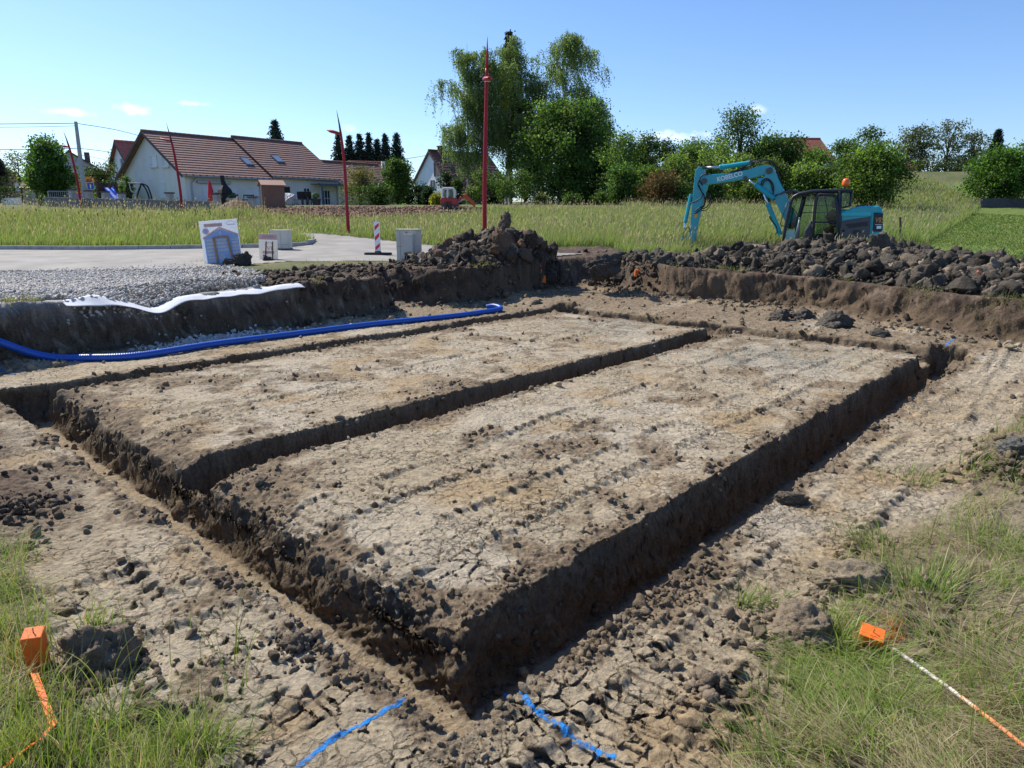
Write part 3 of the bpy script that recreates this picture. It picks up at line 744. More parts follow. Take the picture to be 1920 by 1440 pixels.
# gravel on the parking side of the bank, and the little spill by the pipe
def gravel():
    poly = [gpt(*p) for p in [(-60, 575), (60, 572), (110, 570), (180, 580), (250, 572), (330, 562), (420, 548), (505, 532), (490, 508), (430, 496), (330, 494), (200, 500), (60, 506), (-60, 512)]]
    xs = [p[0] for p in poly]; ys = [p[1] for p in poly]
    n = 90000
    x = RNG.uniform(min(xs), max(xs), n); y = RNG.uniform(min(ys), max(ys), n)
    u, v = uv(x, y); d, w = bank(u, v, x, y)
    pd, _ = poly_dist(x, y, poly, True)
    ins = poly_in(x, y, poly)
    dens = ss(18.5, 13, y) * .95 + .07
    pile = np.exp(-((u - 3.3) / 1.7) ** 2) * np.exp(-((v - 10.7) / 1.0) ** 2)
    dens = np.clip(dens + pile, 0, 1)
    k = ins & (d > .16) & (RNG.random(n) < dens * ss(0, .2, pd) * .95)
    x, y, pile, d = x[k], y[k], pile[k], d[k]; n = len(x)
    z = H(x, y) + RNG.random(n) * (.01 + .20 * pile * ss(.05, .7, d) + .03 * ss(14, 11, y))
    sz = RNG.uniform(.014, .040, n)
    t = RNG.random(n)[:, None]
    col = (np.array([.42, .40, .365]) * (.55 + .8 * t) * np.where(RNG.random(n)[:, None] < .12, np.array([1, .88, .74]), 1))
    o = scatter('gravel', np.stack([x, y, z], 1), sz, STONE, np.clip(col, 0, .8), sub=0, seed=41, sink=.1, flat=(.55, 1), rough=.22)
    tag(o, 'spread pile of crushed grey stone on white fabric at the edge of the bank', 'gravel', kind='stuff')
    n = 900
    u = RNG.normal(2.75, .55, n); v = 8.95 + RNG.normal(0, .12, n) + .05 * (u - 2.7)
    x, y = xy(u, v); z = H(x, y) + RNG.random(n) * .03
    t = RNG.random(n)[:, None]
    o = scatter('gravel', np.stack([x, y, z], 1), RNG.uniform(.018, .04, n), STONE, np.array([.46, .45, .43]) * (.6 + .6 * t), sub=1, seed=43, sink=.1)
    tag(o, 'small spill of pale stones between the blue pipe and the bank', 'gravel', kind='stuff')
    n = 2600                                          # stones on the dug floor and in the bank's face
    x, y = polar(n, 6, 17, -R(36), R(2)); z, c, i = ground(x, y)
    k = (np.abs(i['d'] + .1) < .35)
    x, y, z = x[k], y[k], z[k]; n = len(x)
    o = scatter('stones', np.stack([x, y, z], 1), RNG.uniform(.012, .034, n), STONE, np.array([.30, .26, .21]) * RNG.uniform(.5, 1.4, n)[:, None], sub=1, seed=44, sink=.3)
    tag(o, 'stones sticking out of the dark cut bank behind the pipe', 'stones', kind='stuff')
gravel()

# ------------------------------------------------------------------ grass
def blades(base, h, bend, w, cb, ct, seg=2, face=None):
    n = len(base); t = np.linspace(0, 1, seg + 1)
    a = RNG.random(n) * 2 * np.pi if face is None else face
    sx, sy = np.cos(a), np.sin(a)
    bl = np.hypot(bend[:, 0], bend[:, 1]); up = np.sqrt(np.clip(h * h - bl * bl * .8, (.12 * h) ** 2, None))
    V = np.zeros((n, seg + 1, 2, 3), np.float32); C = np.zeros((n, seg + 1, 2, 3), np.float32)
    for k, tt in enumerate(t):
        cx = base[:, 0] + bend[:, 0] * tt ** 1.8; cy = base[:, 1] + bend[:, 1] * tt ** 1.8
        cz = base[:, 2] - .01 + up * (tt - .22 * tt * tt * np.clip(bl / h, 0, 1) * 2)
        ww = w * .5 * (1 - tt) ** .6 if k else w * .45
        for j, sg in ((0, -1), (1, 1)):
            V[:, k, j, 0] = cx + sg * sx * ww; V[:, k, j, 1] = cy + sg * sy * ww; V[:, k, j, 2] = cz
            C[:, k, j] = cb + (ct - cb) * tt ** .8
    q = np.arange(seg)[:, None] * 2 + np.array([0, 1, 3, 2])[None]
    F = (q[None] + (np.arange(n) * (seg + 1) * 2)[:, None, None]).reshape(-1, 4)
    return V.reshape(-1, 3), F, C.reshape(-1, 3)
GRASS = mat('grass', attr=True, rough=.6, var=0, spec=.25, trans=.42, tcol=(1.15, 1.1, .7))

def join(parts):
    V, F, C, o = [], [], [], 0
    for v, f, c in parts:
        V.append(v); F.append(f + o); C.append(c); o += len(v)
    return np.concatenate(V), np.concatenate(F), np.concatenate(C)

def pick(n, *cols):
    k = RNG.integers(0, len(cols), n); c = np.array(cols)[k]
    return c * RNG.uniform(.75, 1.25, n)[:, None]

def meadow():
    parts = []
    n = 330000
    x, y = polar(n, 17.5, 82, -R(47), R(47), .35)
    u, v = uv(x, y); d, w = bank(u, v, x, y)
    hr, hc = heaps(x, y)
    rd, _ = poly_dist(x, y, ROAD, True)
    ok = (d > 1.2) & (np.maximum(hr, hc) < .03) & ~poly_in(x, y, ROAD) & ~poly_in(x, y, BROWN) & ~poly_in(x, y, YARD) & ~poly_in(x, y, YARD2) & (lawn_side(x, y) < .05)
    ang = np.arctan2(x, y)
    ok &= ~((y < 24.2) & (x < 3.5)) & ~((y > 40) & (x < -8.0)) & ~((y > 46) & (x < 8))
    ok &= ~((y < 21) & (x > 2) & (d < 3.0))
    ok &= (np.hypot((x - 11) / 5.2, (y - 24.4) / 2.4) > 1) & (np.hypot((x - 7.6) / 2.4, (y - 22.0) / 2.6) > 1)
    x, y, rd = x[ok], y[ok], rd[ok]; n = len(x)
    z = nat(x, y)
    pn = fbm(x, y, .28, 3, 501); pn2 = fbm(x, y, .09, 2, 502)
    hgt = RNG.uniform(.30, .58, n) * (1 + .5 * pn) * (.62 + .38 * ss(0, 1.2, rd)) * np.where(y > 42, .8, 1)
    hgt = np.where((y > 29) & (y < 42) & (x < 0) & (x > -14), hgt * .55, hgt) * (1 + .45 * ss(-9, -15, x) * ss(26, 34, y))
    wd = .010 + .00062 * y
    th = RNG.normal(.3, 1.2, n); bl = hgt * RNG.uniform(.1, .65, n)
    bend = np.stack([np.cos(th) * bl, np.sin(th) * bl], 1)
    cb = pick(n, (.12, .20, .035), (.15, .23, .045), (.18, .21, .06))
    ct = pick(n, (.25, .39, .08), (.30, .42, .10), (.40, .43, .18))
    dry = np.clip(ss(-.1, .5, pn + pn2 + RNG.normal(0, .2, n)), 0, 1)[:, None]
    ct = mix(ct, np.array([.46, .42, .24]), dry * .32); cb = mix(cb, np.array([.20, .21, .07]), dry * .35)
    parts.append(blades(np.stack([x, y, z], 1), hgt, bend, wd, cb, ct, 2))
    # flowering stems with pale heads
    k = RNG.random(n) < .14
    x, y, z, hg = x[k], y[k], z[k], hgt[k] * RNG.uniform(1.15, 1.7, k.sum()); n = len(x)
    th = RNG.normal(0, 1, n); bend = np.stack([np.cos(th), np.sin(th)], 1) * (hg * .18)[:, None]
    cb = pick(n, (.17, .19, .07), (.24, .21, .10)); ct = pick(n, (.38, .33, .21), (.45, .40, .27), (.30, .26, .18))
    b0 = np.stack([x, y, z], 1)
    parts.append(blades(b0, hg, bend, .004 + .00022 * y, cb, ct, 2))
    tip = b0 + np.stack([bend[:, 0] * .8, bend[:, 1] * .8, hg * .84], 1)
    parts.append(blades(tip, RNG.uniform(.08, .17, n), bend * .3, .016 + .00062 * y, ct, ct * 1.05, 2))
    V, F, C = join(parts)
    tag(np_mesh('meadow_grass', V, F, GRASS, col=C), 'tall uncut meadow grass with pale seed heads', 'grass', kind='stuff')
    # dark seed heads (dock, plantain) near the kerb on the left
    n = 420
    x = RNG.uniform(-24, -9, n); y = RNG.uniform(27, 38, n); k = ~poly_in(x, y, ROAD); x, y = x[k], y[k]; n = len(x)
    k = fbm(x, y, .25, 2, 520) > -.05; x, y = x[k], y[k]; n = len(x); z = nat(x, y)
    hg = RNG.uniform(.7, 1.15, n); bend = RNG.normal(0, .07, (n, 2))
    b0 = np.stack([x, y, z], 1); br = pick(n, (.05, .035, .03), (.08, .05, .04))
    tip = b0 + np.stack([bend[:, 0], bend[:, 1], hg - .05], 1)
    V, F, C = join([blades(b0, hg, bend, np.full(n, .012), br * 1.5, br, 2), blades(tip, RNG.uniform(.08, .16, n), bend * .2, np.full(n, .05), br, br, 2)])
    tag(np_mesh('seed_stalks', V, F, GRASS, col=C), 'dark brown seed stalks standing above the meadow grass', 'weeds', kind='stuff')
meadow()

def lawn():
    n = 90000
    x, y = polar(n, 13, 50, R(20), R(47), .4)
    u, v = uv(x, y); d, w = bank(u, v, x, y); hr, hc = heaps(x, y)
    ok = (d > 1.0) & (hr < .02) & (lawn_side(x, y) > -.1)
    x, y = x[ok], y[ok]; n = len(x); z = nat(x, y)
    h = RNG.uniform(.04, .085, n) * (1 + .02 * y); th = RNG.random(n) * 6.28
    bend = np.stack([np.cos(th), np.sin(th)], 1) * (h * .5)[:, None]
    pn = ss(-.2, .4, fbm(x, y, .3, 3, 540))[:, None]
    cb = mix(np.array([.095, .165, .03]), np.array([.135, .18, .04]), pn) * RNG.uniform(.8, 1.2, n)[:, None]
    V, F, C = blades(np.stack([x, y, z], 1), h, bend, .012 + .0011 * y, cb, cb * np.array([1.4, 1.25, 1.2]), 1)
    tag(np_mesh('lawn_grass', V, F, GRASS, col=C), 'short mown bright green lawn on the right of the meadow', 'grass', kind='stuff')
lawn()

def edge_grass():
    """turf left along the top of the banks and at the edge of the road"""
    x, y = polar(200000, 8.5, 22, -R(46), R(46))
    z, c, i = ground(x, y)
    tuft = ss(.02, .3, fbm(x, y, .9, 3, 551))
    band = 1.6 * np.exp(-((i['d'] - .36) / .15) ** 2)
    gap = (i['u'] > 4.4) | (i['u'] < .55)
    p = band * tuft * gap * (i['hp'] < .6) * ~((i['u'] > 6.9) & (i['u'] < 8.8) & (i['v'] > 8))
    q = gpt(720, 492); vd = np.exp(-((x - q[0]) / 2.3) ** 2 - ((y - q[1] + .1) / .7) ** 2)
    q2 = gpt(1165, 500); vd = vd + .8 * np.exp(-((x - q2[0]) / .9) ** 2 - ((y - q2[1]) / 1.0) ** 2)
    q3 = gpt(360, 492); vd = vd + .35 * np.exp(-((x - q3[0]) / .7) ** 2 - ((y - q3[1]) / .45) ** 2)
    p = p + .5 * vd * ss(-.25, .3, fbm(x, y, 1.7, 2, 553)) * (i['d'] > .3)
    k = RNG.random(len(x)) < p * .8
    x, y, z = x[k], y[k], z[k]; n = len(x)
    h = RNG.uniform(.07, .21, n); th = RNG.random(n) * 6.28; bend = np.stack([np.cos(th), np.sin(th)], 1) * (h * RNG.uniform(.2, .9, n))[:, None]
    cb = pick(n, (.12, .15, .04), (.20, .17, .08)); ct = pick(n, (.27, .31, .09), (.38, .33, .16), (.19, .28, .06))
    V, F, C = blades(np.stack([x, y, z], 1), h, bend, np.full(n, .011), cb, ct, 2)
    tag(np_mesh('turf_fringe', V, F, GRASS, col=C), 'fringe of short dry turf along the top of the cut bank', 'grass', kind='stuff')
edge_grass()

def near_grass():
    PP, QQ = [], []
    x, y = polar(420000, 1.45, 9, -R(48), R(48))
    z, c, i = ground(x, y)
    dens = np.clip(i['g'], 0, 1)
    pat = ss(-.12, .25, fbm(x, y, 1.5, 3, 561))
    left = x < 0
    p = np.where(left, dens * (.25 + .75 * pat), dens * (.09 + .75 * pat ** 1.5))
    k = RNG.random(len(x)) < p * np.where(left, .48, .5)
    x, y, z, left = x[k], y[k], z[k], left[k]; n = len(x)
    fl = fbm(x, y, .8, 2, 563) * 5 + np.where(left, .5, 2.6)
    lying = np.where(left, RNG.random(n) < .30, RNG.random(n) < .88)
    h = np.where(left, RNG.uniform(.08, .32, n), RNG.uniform(.07, .30, n))
    th = np.where(lying, fl + RNG.normal(0, .55, n), RNG.random(n) * 6.28)
    bl = h * np.where(lying, RNG.uniform(.85, 1.08, n), RNG.uniform(.1, .55, n))
    bend = np.stack([np.cos(th) * bl, np.sin(th) * bl], 1)
    gp = ss(-.05, .2, fbm(x, y, 1.1, 3, 567)); straw = RNG.random(n) < np.where(lying, .82 - .62 * gp, .2)
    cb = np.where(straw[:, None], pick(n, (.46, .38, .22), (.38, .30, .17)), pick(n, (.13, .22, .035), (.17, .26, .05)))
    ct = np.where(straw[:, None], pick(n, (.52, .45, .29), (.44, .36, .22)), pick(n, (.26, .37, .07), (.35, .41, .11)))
    b0 = np.stack([x, y, z + np.where(lying, .008, 0)], 1)
    V, F, C = blades(b0, h, bend, RNG.uniform(.0026, .0068, n), cb, ct, 4)
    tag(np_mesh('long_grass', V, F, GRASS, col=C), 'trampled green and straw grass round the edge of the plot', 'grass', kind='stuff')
    # a few long stalks by the lower left stake
    n = 110
    px = RNG.uniform(-40, 470, n); py = RNG.uniform(1180, 1500, n)
    b0 = np.array([tuple(gsurf(a, b)) for a, b in zip(px, py)])
    h = RNG.uniform(.25, .60, n); th = RNG.normal(.6, 1.3, n); bend = np.stack([np.cos(th), np.sin(th)], 1) * (h * RNG.uniform(.1, .6, n))[:, None]
    V, F, C = blades(b0, h, bend, RNG.uniform(.003, .0055, n), pick(n, (.14, .22, .04)), pick(n, (.24, .33, .07), (.36, .34, .14)), 7)
    tag(np_mesh('grass_stalks', V, F, GRASS, col=C), 'long arching grass stalks in the lower left corner', 'grass', kind='stuff')
near_grass()
def tufts():
    ps = []
    for px, py, n, r in [(1568, 1205, 170, .055), (1600, 1240, 200, .075), (1655, 1262, 200, .09), (1690, 1345, 130, .06), (1745, 1095, 230, .13), (1640, 1030, 190, .11), (1700, 1120, 190, .12), (1850, 1015, 160, .13), (1440, 1425, 150, .07), (1570, 1400, 170, .08), (1885, 1330, 150, .08), (1800, 1215, 140, .08), (1900, 1200, 160, .11), (1500, 1330, 110, .07), (1720, 905, 110, .1), (1850, 880, 110, .12), (1400, 1140, 60, .04), (1450, 1140, 50, .04),
                         (15, 1050, 130, .09), (40, 1120, 60, .05), (-10, 1180, 120, .07), (230, 1360, 120, .06), (330, 1390, 120, .06), (150, 1420, 110, .06), (395, 1420, 120, .05), (175, 1180, 60, .03), (15, 1330, 150, .07)]:
        q = gsurf(px, py); p = np.stack([q.x + RNG.normal(0, r, n), q.y + RNG.normal(0, r, n)], 1); lean = RNG.random() * 6.28
        ps.append(np.concatenate([p, np.full((n, 1), lean), (p - np.array([[q.x, q.y]])) / r], 1))
    a = np.concatenate(ps); n = len(a); z = H(a[:, 0], a[:, 1]); b0 = np.stack([a[:, 0], a[:, 1], z], 1)
    h = RNG.uniform(.09, .30, n); dr = a[:, 3:5] * .6 + np.stack([np.cos(a[:, 2]), np.sin(a[:, 2])], 1) * .7 + RNG.normal(0, .35, (n, 2)); dr /= np.linalg.norm(dr, axis=1, keepdims=True)
    bend = dr * (h * RNG.uniform(.3, .98, n))[:, None]; st = RNG.random(n) < .16
    cb = np.where(st[:, None], pick(n, (.42, .36, .2)), pick(n, (.08, .16, .02), (.12, .21, .035))); ct = np.where(st[:, None], pick(n, (.5, .44, .28)), pick(n, (.23, .35, .06), (.33, .41, .10)))
    V, F, C = blades(b0, h, bend, RNG.uniform(.003, .0072, n), cb, ct, 5)
    tag(np_mesh('grass_tufts', V, F, GRASS, col=C), 'bright green tufts of grass round the stakes in the foreground', 'grass', kind='stuff')
tufts()
# ------------------------------------------------------------------ road, kerb, paint marks
ASPHALT = mat('asphalt', (.27, .25, .22), rough=.9, var=.25, scale=1.1, bump=.006, bscale=60, dirt=.6, dirtcol=(.36, .315, .26))
def sheet(name, poly, step, mat_, lift, fn=nat, label=None):
    xs = [p[0] for p in poly]; ys = [p[1] for p in poly]
    gx = np.arange(min(xs), max(xs) + step, step); gy = np.arange(min(ys), max(ys) + step, step)
    X, Y = np.meshgrid(gx, gy); Z = fn(X, Y) + lift
    ins = poly_in(X, Y, poly)
    uu, vv = uv(X, Y); bd, bw = bank(uu, vv, X, Y); hr, hc = heaps(X, Y); ins &= (bd > 1.3) & (np.maximum(hr, hc) < .05)
    # draw outside points that touch the sheet onto its outline
    r_, c_ = X.shape; ix = np.arange((r_ - 1) * c_).reshape(r_ - 1, c_)[:, :-1]
    F = np.stack([ix, ix + 1, ix + 1 + c_, ix + c_], -1).reshape(-1, 4)
    F = F[ins.ravel()[F].sum(1) >= 2]
    used = np.unique(F); mp = np.full(X.size, -1); mp[used] = np.arange(len(used))
    V = np.stack([X, Y, Z], -1).reshape(-1, 3)[used]
    o = np_mesh(name, V, mp[F], mat_, smooth=True)
    return tag(o, label, None, kind='structure')
near_road = [p for p in ROAD if p[1] < 60]
sheet('road', near_road, .22, ASPHALT, .004, label='pale worn asphalt road bending past the plot')
CONC = mat('concrete', (.36, .35, .33), rough=.9, var=.25, scale=5, bump=.006, bscale=40)
def kerb(pts, label):
    pts = [gpt(*p) for p in pts]; b = MB()
    for (x0, y0), (x1, y1) in zip(pts[:-1], pts[1:]):
        L = math.hypot(x1 - x0, y1 - y0); k = max(1, int(L / .9)); a = math.atan2(y1 - y0, x1 - x0)
        for i in range(k):
            t = (i + .5) / k; x, y = x0 + (x1 - x0) * t, y0 + (y1 - y0) * t
            b.box((x, y, float(nat(np.array(x), np.array(y))) + .045), (L / k - .012, .13, .17), a)
    tag(b.build('kerb', CONC, bevel=.012), label, None, kind='structure')
kerb([(-300, 469), (0, 468), (200, 468.5), (380, 466), (530, 464), (578, 459), (590, 452)], 'low concrete kerb along the tall grass')

def marks(name, pts, w, label, seed, col, alpha_n=.15):
    """sprayed chalk: a thin draped sheet with a ragged outline"""
    P3 = [gsurf(*p) for p in pts]; pl = [(p.x, p.y) for p in P3]
    xs = [p[0] for p in pl]; ys = [p[1] for p in pl]; st = max(.006, min(.012, min(ys) / 500))
    gx = np.arange(min(xs) - w, max(xs) + w, st); gy = np.arange(min(ys) - w, max(ys) + w, st)
    X, Y = np.meshgrid(gx, gy); d, s = poly_dist(X, Y, pl)
    z, c, i = ground(X, Y)
    edge = d + w * .30 * fbm(X, Y, 28, 3, seed) + w * .12 * fbm(X, Y, 6, 2, seed + 3)
    ins = edge < w * .5
    r_, c_ = X.shape; ix = np.arange((r_ - 1) * c_).reshape(r_ - 1, c_)[:, :-1]
    F = np.stack([ix, ix + 1, ix + 1 + c_, ix + c_], -1).reshape(-1, 4)
    F = F[ins.ravel()[F].sum(1) >= 3]
    if not len(F): return
    used = np.unique(F); mp = np.full(X.size, -1); mp[used] = np.arange(len(used))
    V = np.stack([X, Y, z + .0025], -1).reshape(-1, 3)[used]
    al = np.clip(ss(.5, .02, edge / w) * (1.0 + 1.3 * fbm(X, Y, 40, 4, seed + 9) + .5 * fbm(X, Y, 8, 2, seed + 11)), 0, 1).reshape(-1)[used]
    o = np_mesh(name, V, mp[F], col, smooth=True, col=np.stack([al, al, al, al], 1))
    tag(o, label, 'paint mark')
BLUE = mat('blue_paint', (.03, .27, .74), rough=.9, var=.35, scale=40, bump=.004, bscale=60, dirt=.5, dirtcol=(.25, .28, .3))
def _spray(m):
    """chalk only sits on the high grains of the soil and thins out towards the edge"""
    N, L = m.node_tree.nodes, m.node_tree.links; b = N['Principled BSDF']
    a = N.new('ShaderNodeAttribute'); a.attribute_name = 'Col'; tc = N.new('ShaderNodeTexCoord')
    n = N.new('ShaderNodeTexNoise'); n.inputs['Scale'].default_value = 75; n.inputs['Detail'].default_value = 7; n.inputs['Roughness'].default_value = .75; L.new(tc.outputs['Object'], n.inputs['Vector'])
    s_ = N.new('ShaderNodeMath'); s_.operation = 'ADD'; L.new(a.outputs['Fac'], s_.inputs[0]); L.new(n.outputs['Fac'], s_.inputs[1])
    r = N.new('ShaderNodeMapRange'); r.interpolation_type = 'SMOOTHSTEP'; r.inputs['From Min'].default_value = .80; r.inputs['From Max'].default_value = 1.55; r.inputs['To Max'].default_value = .92; L.new(s_.outputs[0], r.inputs['Value']); L.new(r.outputs[0], b.inputs['Alpha'])
    g = N.new('ShaderNodeTexNoise'); g.inputs['Scale'].default_value = 34; g.inputs['Detail'].default_value = 9; g.inputs['Roughness'].default_value = .7; L.new(tc.outputs['Object'], g.inputs['Vector'])
    bp = N.new('ShaderNodeBump'); bp.inputs['Strength'].default_value = 1; bp.inputs['Distance'].default_value = .02; L.new(g.outputs['Fac'], bp.inputs['Height']); L.new(bp.outputs['Normal'], b.inputs['Normal']); b.inputs['Specular IOR Level'].default_value = .1
BLUED = mat('faded_blue_paint', (.06, .16, .32), rough=.9, var=.3, scale=40, dirt=.7, dirtcol=(.3, .25, .18))
_spray(BLUE); _spray(BLUED)
marks('paint_line', [(762, 1312), (715, 1342), (650, 1375), (610, 1402), (560, 1438), (520, 1470)], .046, 'bright blue sprayed line running to the bottom edge left of the near corner', 601, BLUE)
marks('paint_line', [(950, 1303), (990, 1322), (1030, 1352), (1065, 1382), (1100, 1402), (1145, 1420)], .072, 'broken bright blue sprayed line right of the near corner', 602, BLUE)
marks('paint_line', [(85, 940), (125, 934), (170, 926)], .03, 'short faded blue sprayed line left of the left trench', 603, BLUED)
marks('paint_line', [(1770, 655), (1775, 648), (1790, 634)], .05, 'short blue sprayed line at the end of the right trench', 604, BLUE)
marks('paint_line', [(1830, 672), (1880, 678), (1915, 682)], .06, 'faded blue sprayed line at the right edge by the bank', 605, BLUED)
marks('paint_line', [(0, 690), (15, 699), (25, 704)], .10, 'blue sprayed patch at the left end of the ledge', 606, BLUED)

# ------------------------------------------------------------------ the blue pipe
PIPE = mat('blue_pipe', (.012, .085, .42), rough=.38, var=.1, scale=20, spec=.5)
def catmull(pts, n):
    pts = [Vector(p) for p in pts]; pts = [pts[0] * 2 - pts[1]] + pts + [pts[-1] * 2 - pts[-2]]; out = []
    for i in range(1, len(pts) - 2):
        a, b, c, d = pts[i - 1:i + 3]
        for k in range(n):
            t = k / n
            out.append(.5 * ((2 * b) + (c - a) * t + (2 * a - 5 * b + 4 * c - d) * t * t + (3 * b - a - 3 * c + d) * t ** 3))
    out.append(pts[-2]); return out
def pipe():
    r = .055
    pp = []
    for px, py in [(160, 671), (260, 668), (400, 647), (560, 625), (700, 607), (840, 592), (890, 586)]:
        q = gsurf(px, py + 6); pp.append((q.x, q.y, q.z + r * .9))
    q = gsurf(936, 586); pp += [(q.x - .06, q.y + .02, q.z + r), (q.x + .03, q.y + .24, q.z + r * 1.2), (q.x - .12, q.y + .46, q.z + r * 1.6), (q.x - .30, q.y + .50, q.z + r)]
    a = Vector(pp[0])
    l = [P(-120, 590, a.y - .75), P(-60, 618, a.y - .65), P(0, 641, a.y - .45), P(60, 662, a.y - .22), P(110, 671, a.y - .08)]
    path = catmull([tuple(v) for v in l] + pp, 60)
    acc = [0]
    for u_, v_ in zip(path[:-1], path[1:]): acc.append(acc[-1] + (v_ - u_).length)
    fine = []; rad = []
    L = acc[-1]; n = int(L / .0105); k = 0
    for i in range(n):
        s = L * i / n
        while acc[k + 1] < s: k += 1
        fine.append(path[k].lerp(path[k + 1], (s - acc[k]) / (acc[k + 1] - acc[k] + 1e-9)))
        rad.append(r if (i % 3) else r * .93)
    b = MB(); b.tube(fine, rad, 14)
    o = b.build('conduit_pipe', PIPE, smooth=True)
    tag(o, 'long blue corrugated plastic pipe curving along the ledge under the bank', 'pipe')
pipe()

# ------------------------------------------------------------------ white fabric under the gravel
FAB = mat('fabric', (.80, .81, .83), rough=.8, var=.05, scale=8, trans=.3, bump=.004, bscale=25)
def fabric():
    us = np.linspace(.80, 4.75, 90); V = []; m = 10
    for u in us:
        for k in range(m):
            t = k / (m - 1)
            v = 9.38 + .2 * float(ss(1.6, -1, np.array(u))) + mix(.27, -.01, t) - .10 * float(np.exp(-((u - GULLY_X) / .3) ** 2)) * t
            x, y = xy(u, v)
            V.append([x, y, 0, u, t])
    V = np.array(V); x, y = V[:, 0], V[:, 1]; u, t = V[:, 3], V[:, 4]
    xx, yy = xy(u, np.full(len(u), 9.95)); ztop = nat(xx, yy)
    notch = np.exp(-((u - GULLY_X) / .33) ** 2)
    z = ztop + .05 - .15 * notch - .06 * t ** 1.5 + .05 * np.exp(-((u - 1.25) / .3) ** 2) * (1 - t) * 1.6 + .04 * ss(3.6, 4.6, u) + .02 * perlin(u * 3, t, 611)
    V3 = np.stack([x, y, z], 1); n = len(us)
    ix = np.arange((n - 1) * m).reshape(n - 1, m)[:, :-1]
    F = np.stack([ix, ix + 1, ix + 1 + m, ix + m], -1).reshape(-1, 4)
    o = np_mesh('ground_fabric', V3, F, FAB, smooth=True)
    s = o.modifiers.new('thick', 'SOLIDIFY'); s.thickness = .003
    tag(o, 'strip of white fabric hanging over the edge of the bank below the gravel', 'fabric')
fabric()

# ------------------------------------------------------------------ survey stakes
ORANGE = mat('orange_paint', (.88, .17, .018), rough=.65, var=.12, scale=20, dirt=.25, dirtcol=(.55, .13, .03), bump=.003, bscale=40)
NAIL = mat('rusty_steel', (.14, .09, .06), rough=.7, metal=.6, var=.3, scale=30)
def stake(px, py, top, w, d, label, lean=(0, 0), rz=0, tilt_top=0):
    q = gsurf(px, py); t = thing('survey_stake', label, 'survey stake', q, rz); t.rotation_euler = (lean[0], lean[1], rz)
    b = MB(); x, y = w / 2, d / 2
    b.add([(-x * .85, -y * .85, -.12), (x * .85, -y * .85, -.12), (x * .85, y * .85, -.12), (-x * .85, y * .85, -.12), (-x, -y, top - tilt_top), (x, -y, top - tilt_top), (x, y, top + tilt_top), (-x, y, top + tilt_top)],
          [(3, 2, 1, 0), (4, 5, 6, 7), (0, 1, 5, 4), (1, 2, 6, 5), (2, 3, 7, 6), (3, 0, 4, 7)])
    b.build('post', ORANGE, t, bevel=.004)
    m = MB(); m.tube([(0, 0, top - .02), (.003, 0, top + .018)], .0022, 6); m.ball((.003, 0, top + .019), .004, (1, 1, .4), 8, 5); m.build('nail', NAIL, t)
    return t
stake(76, 1262, .205, .082, .066, 'upright orange painted wooden stake with a nail in its slanted top at the left edge', rz=.28, tilt_top=.010)
stake(1628, 1212, .10, .105, .082, 'half buried orange painted wooden stake in the grass at the lower right', rz=-.55, lean=(.32, .12))
for px, py, h, lb in [(1020, 499, .13, 'short orange marker peg beside the spoil heap with a thin orange rod'), (1194, 502, .12, 'short orange marker peg in the grass between the two spoil heaps')]:
    q = gsurf(px, py + 3); q = q - Vector((q.x, q.y, 0)).normalized() * .22; q.z = h1(q.x, q.y) + .03; t = thing('marker_peg', lb, 'marker peg', q)
    b = MB(); b.box((0, 0, h / 2 - .03), (.095, .095, h + .06)); b.build('post', ORANGE, t, bevel=.004)
    if px < 1100:
        b = MB(); b.tube([(-.02, .03, -.1), (-.06, .03, .2), (-.12, .03, .50)], .012, 8); b.build('rod', ORANGE, t)
q = gsurf(1830, 535)
V, F = lump(2, 77, 6, .4)
tag(np_mesh('painted_clod', V * np.array([.10, .06, .13]) + np.array([q.x, q.y - .1, q.z + .03]), F, ORANGE), 'small clod sprayed bright orange on the right hand bank', 'painted clod')

def lath(pts, w, th, mat_, name, label, cat, twist=0):
    """a long flat strip lying along pts"""
    b = MB(); pts = [Vector(p) for p in pts]; n = len(pts); vs = []; fs = []
    for i, p in enumerate(pts):
        d = (pts[min(i + 1, n - 1)] - pts[max(i - 1, 0)]).normalized()
        s = d.cross(Vector((0, 0, 1))).normalized(); s = Matrix.Rotation(twist * i / n, 3, d) @ s; nn = s.cross(d)
        for a, c in ((-1, -1), (1, -1), (1, 1), (-1, 1)): vs.append(p + s * a * w / 2 + nn * c * th / 2)
    for i in range(n - 1):
        for k in range(4): fs.append((i * 4 + k, i * 4 + (k + 1) % 4, i * 4 + 4 + (k + 1) % 4, i * 4 + 4 + k))
    fs += [(3, 2, 1, 0), tuple((n - 1) * 4 + k for k in range(4))]
    b.add(vs, fs); o = b.build(name, mat_, bevel=.0015); return tag(o, label, cat)
pp = [gsurf(62, 1268), gsurf(85, 1330), gsurf(106, 1385), gsurf(80, 1412), gsurf(45, 1440), gsurf(-20, 1500)]
lath([(p.x, p.y, p.z + .06) for p in pp], .026, .004, ORANGE, 'marker_strip', 'bent strip of orange painted lath below the upright stake', 'marker strip', .6)
STICK = bpy.data.materials.new('marking_stick'); STICK.use_nodes = True
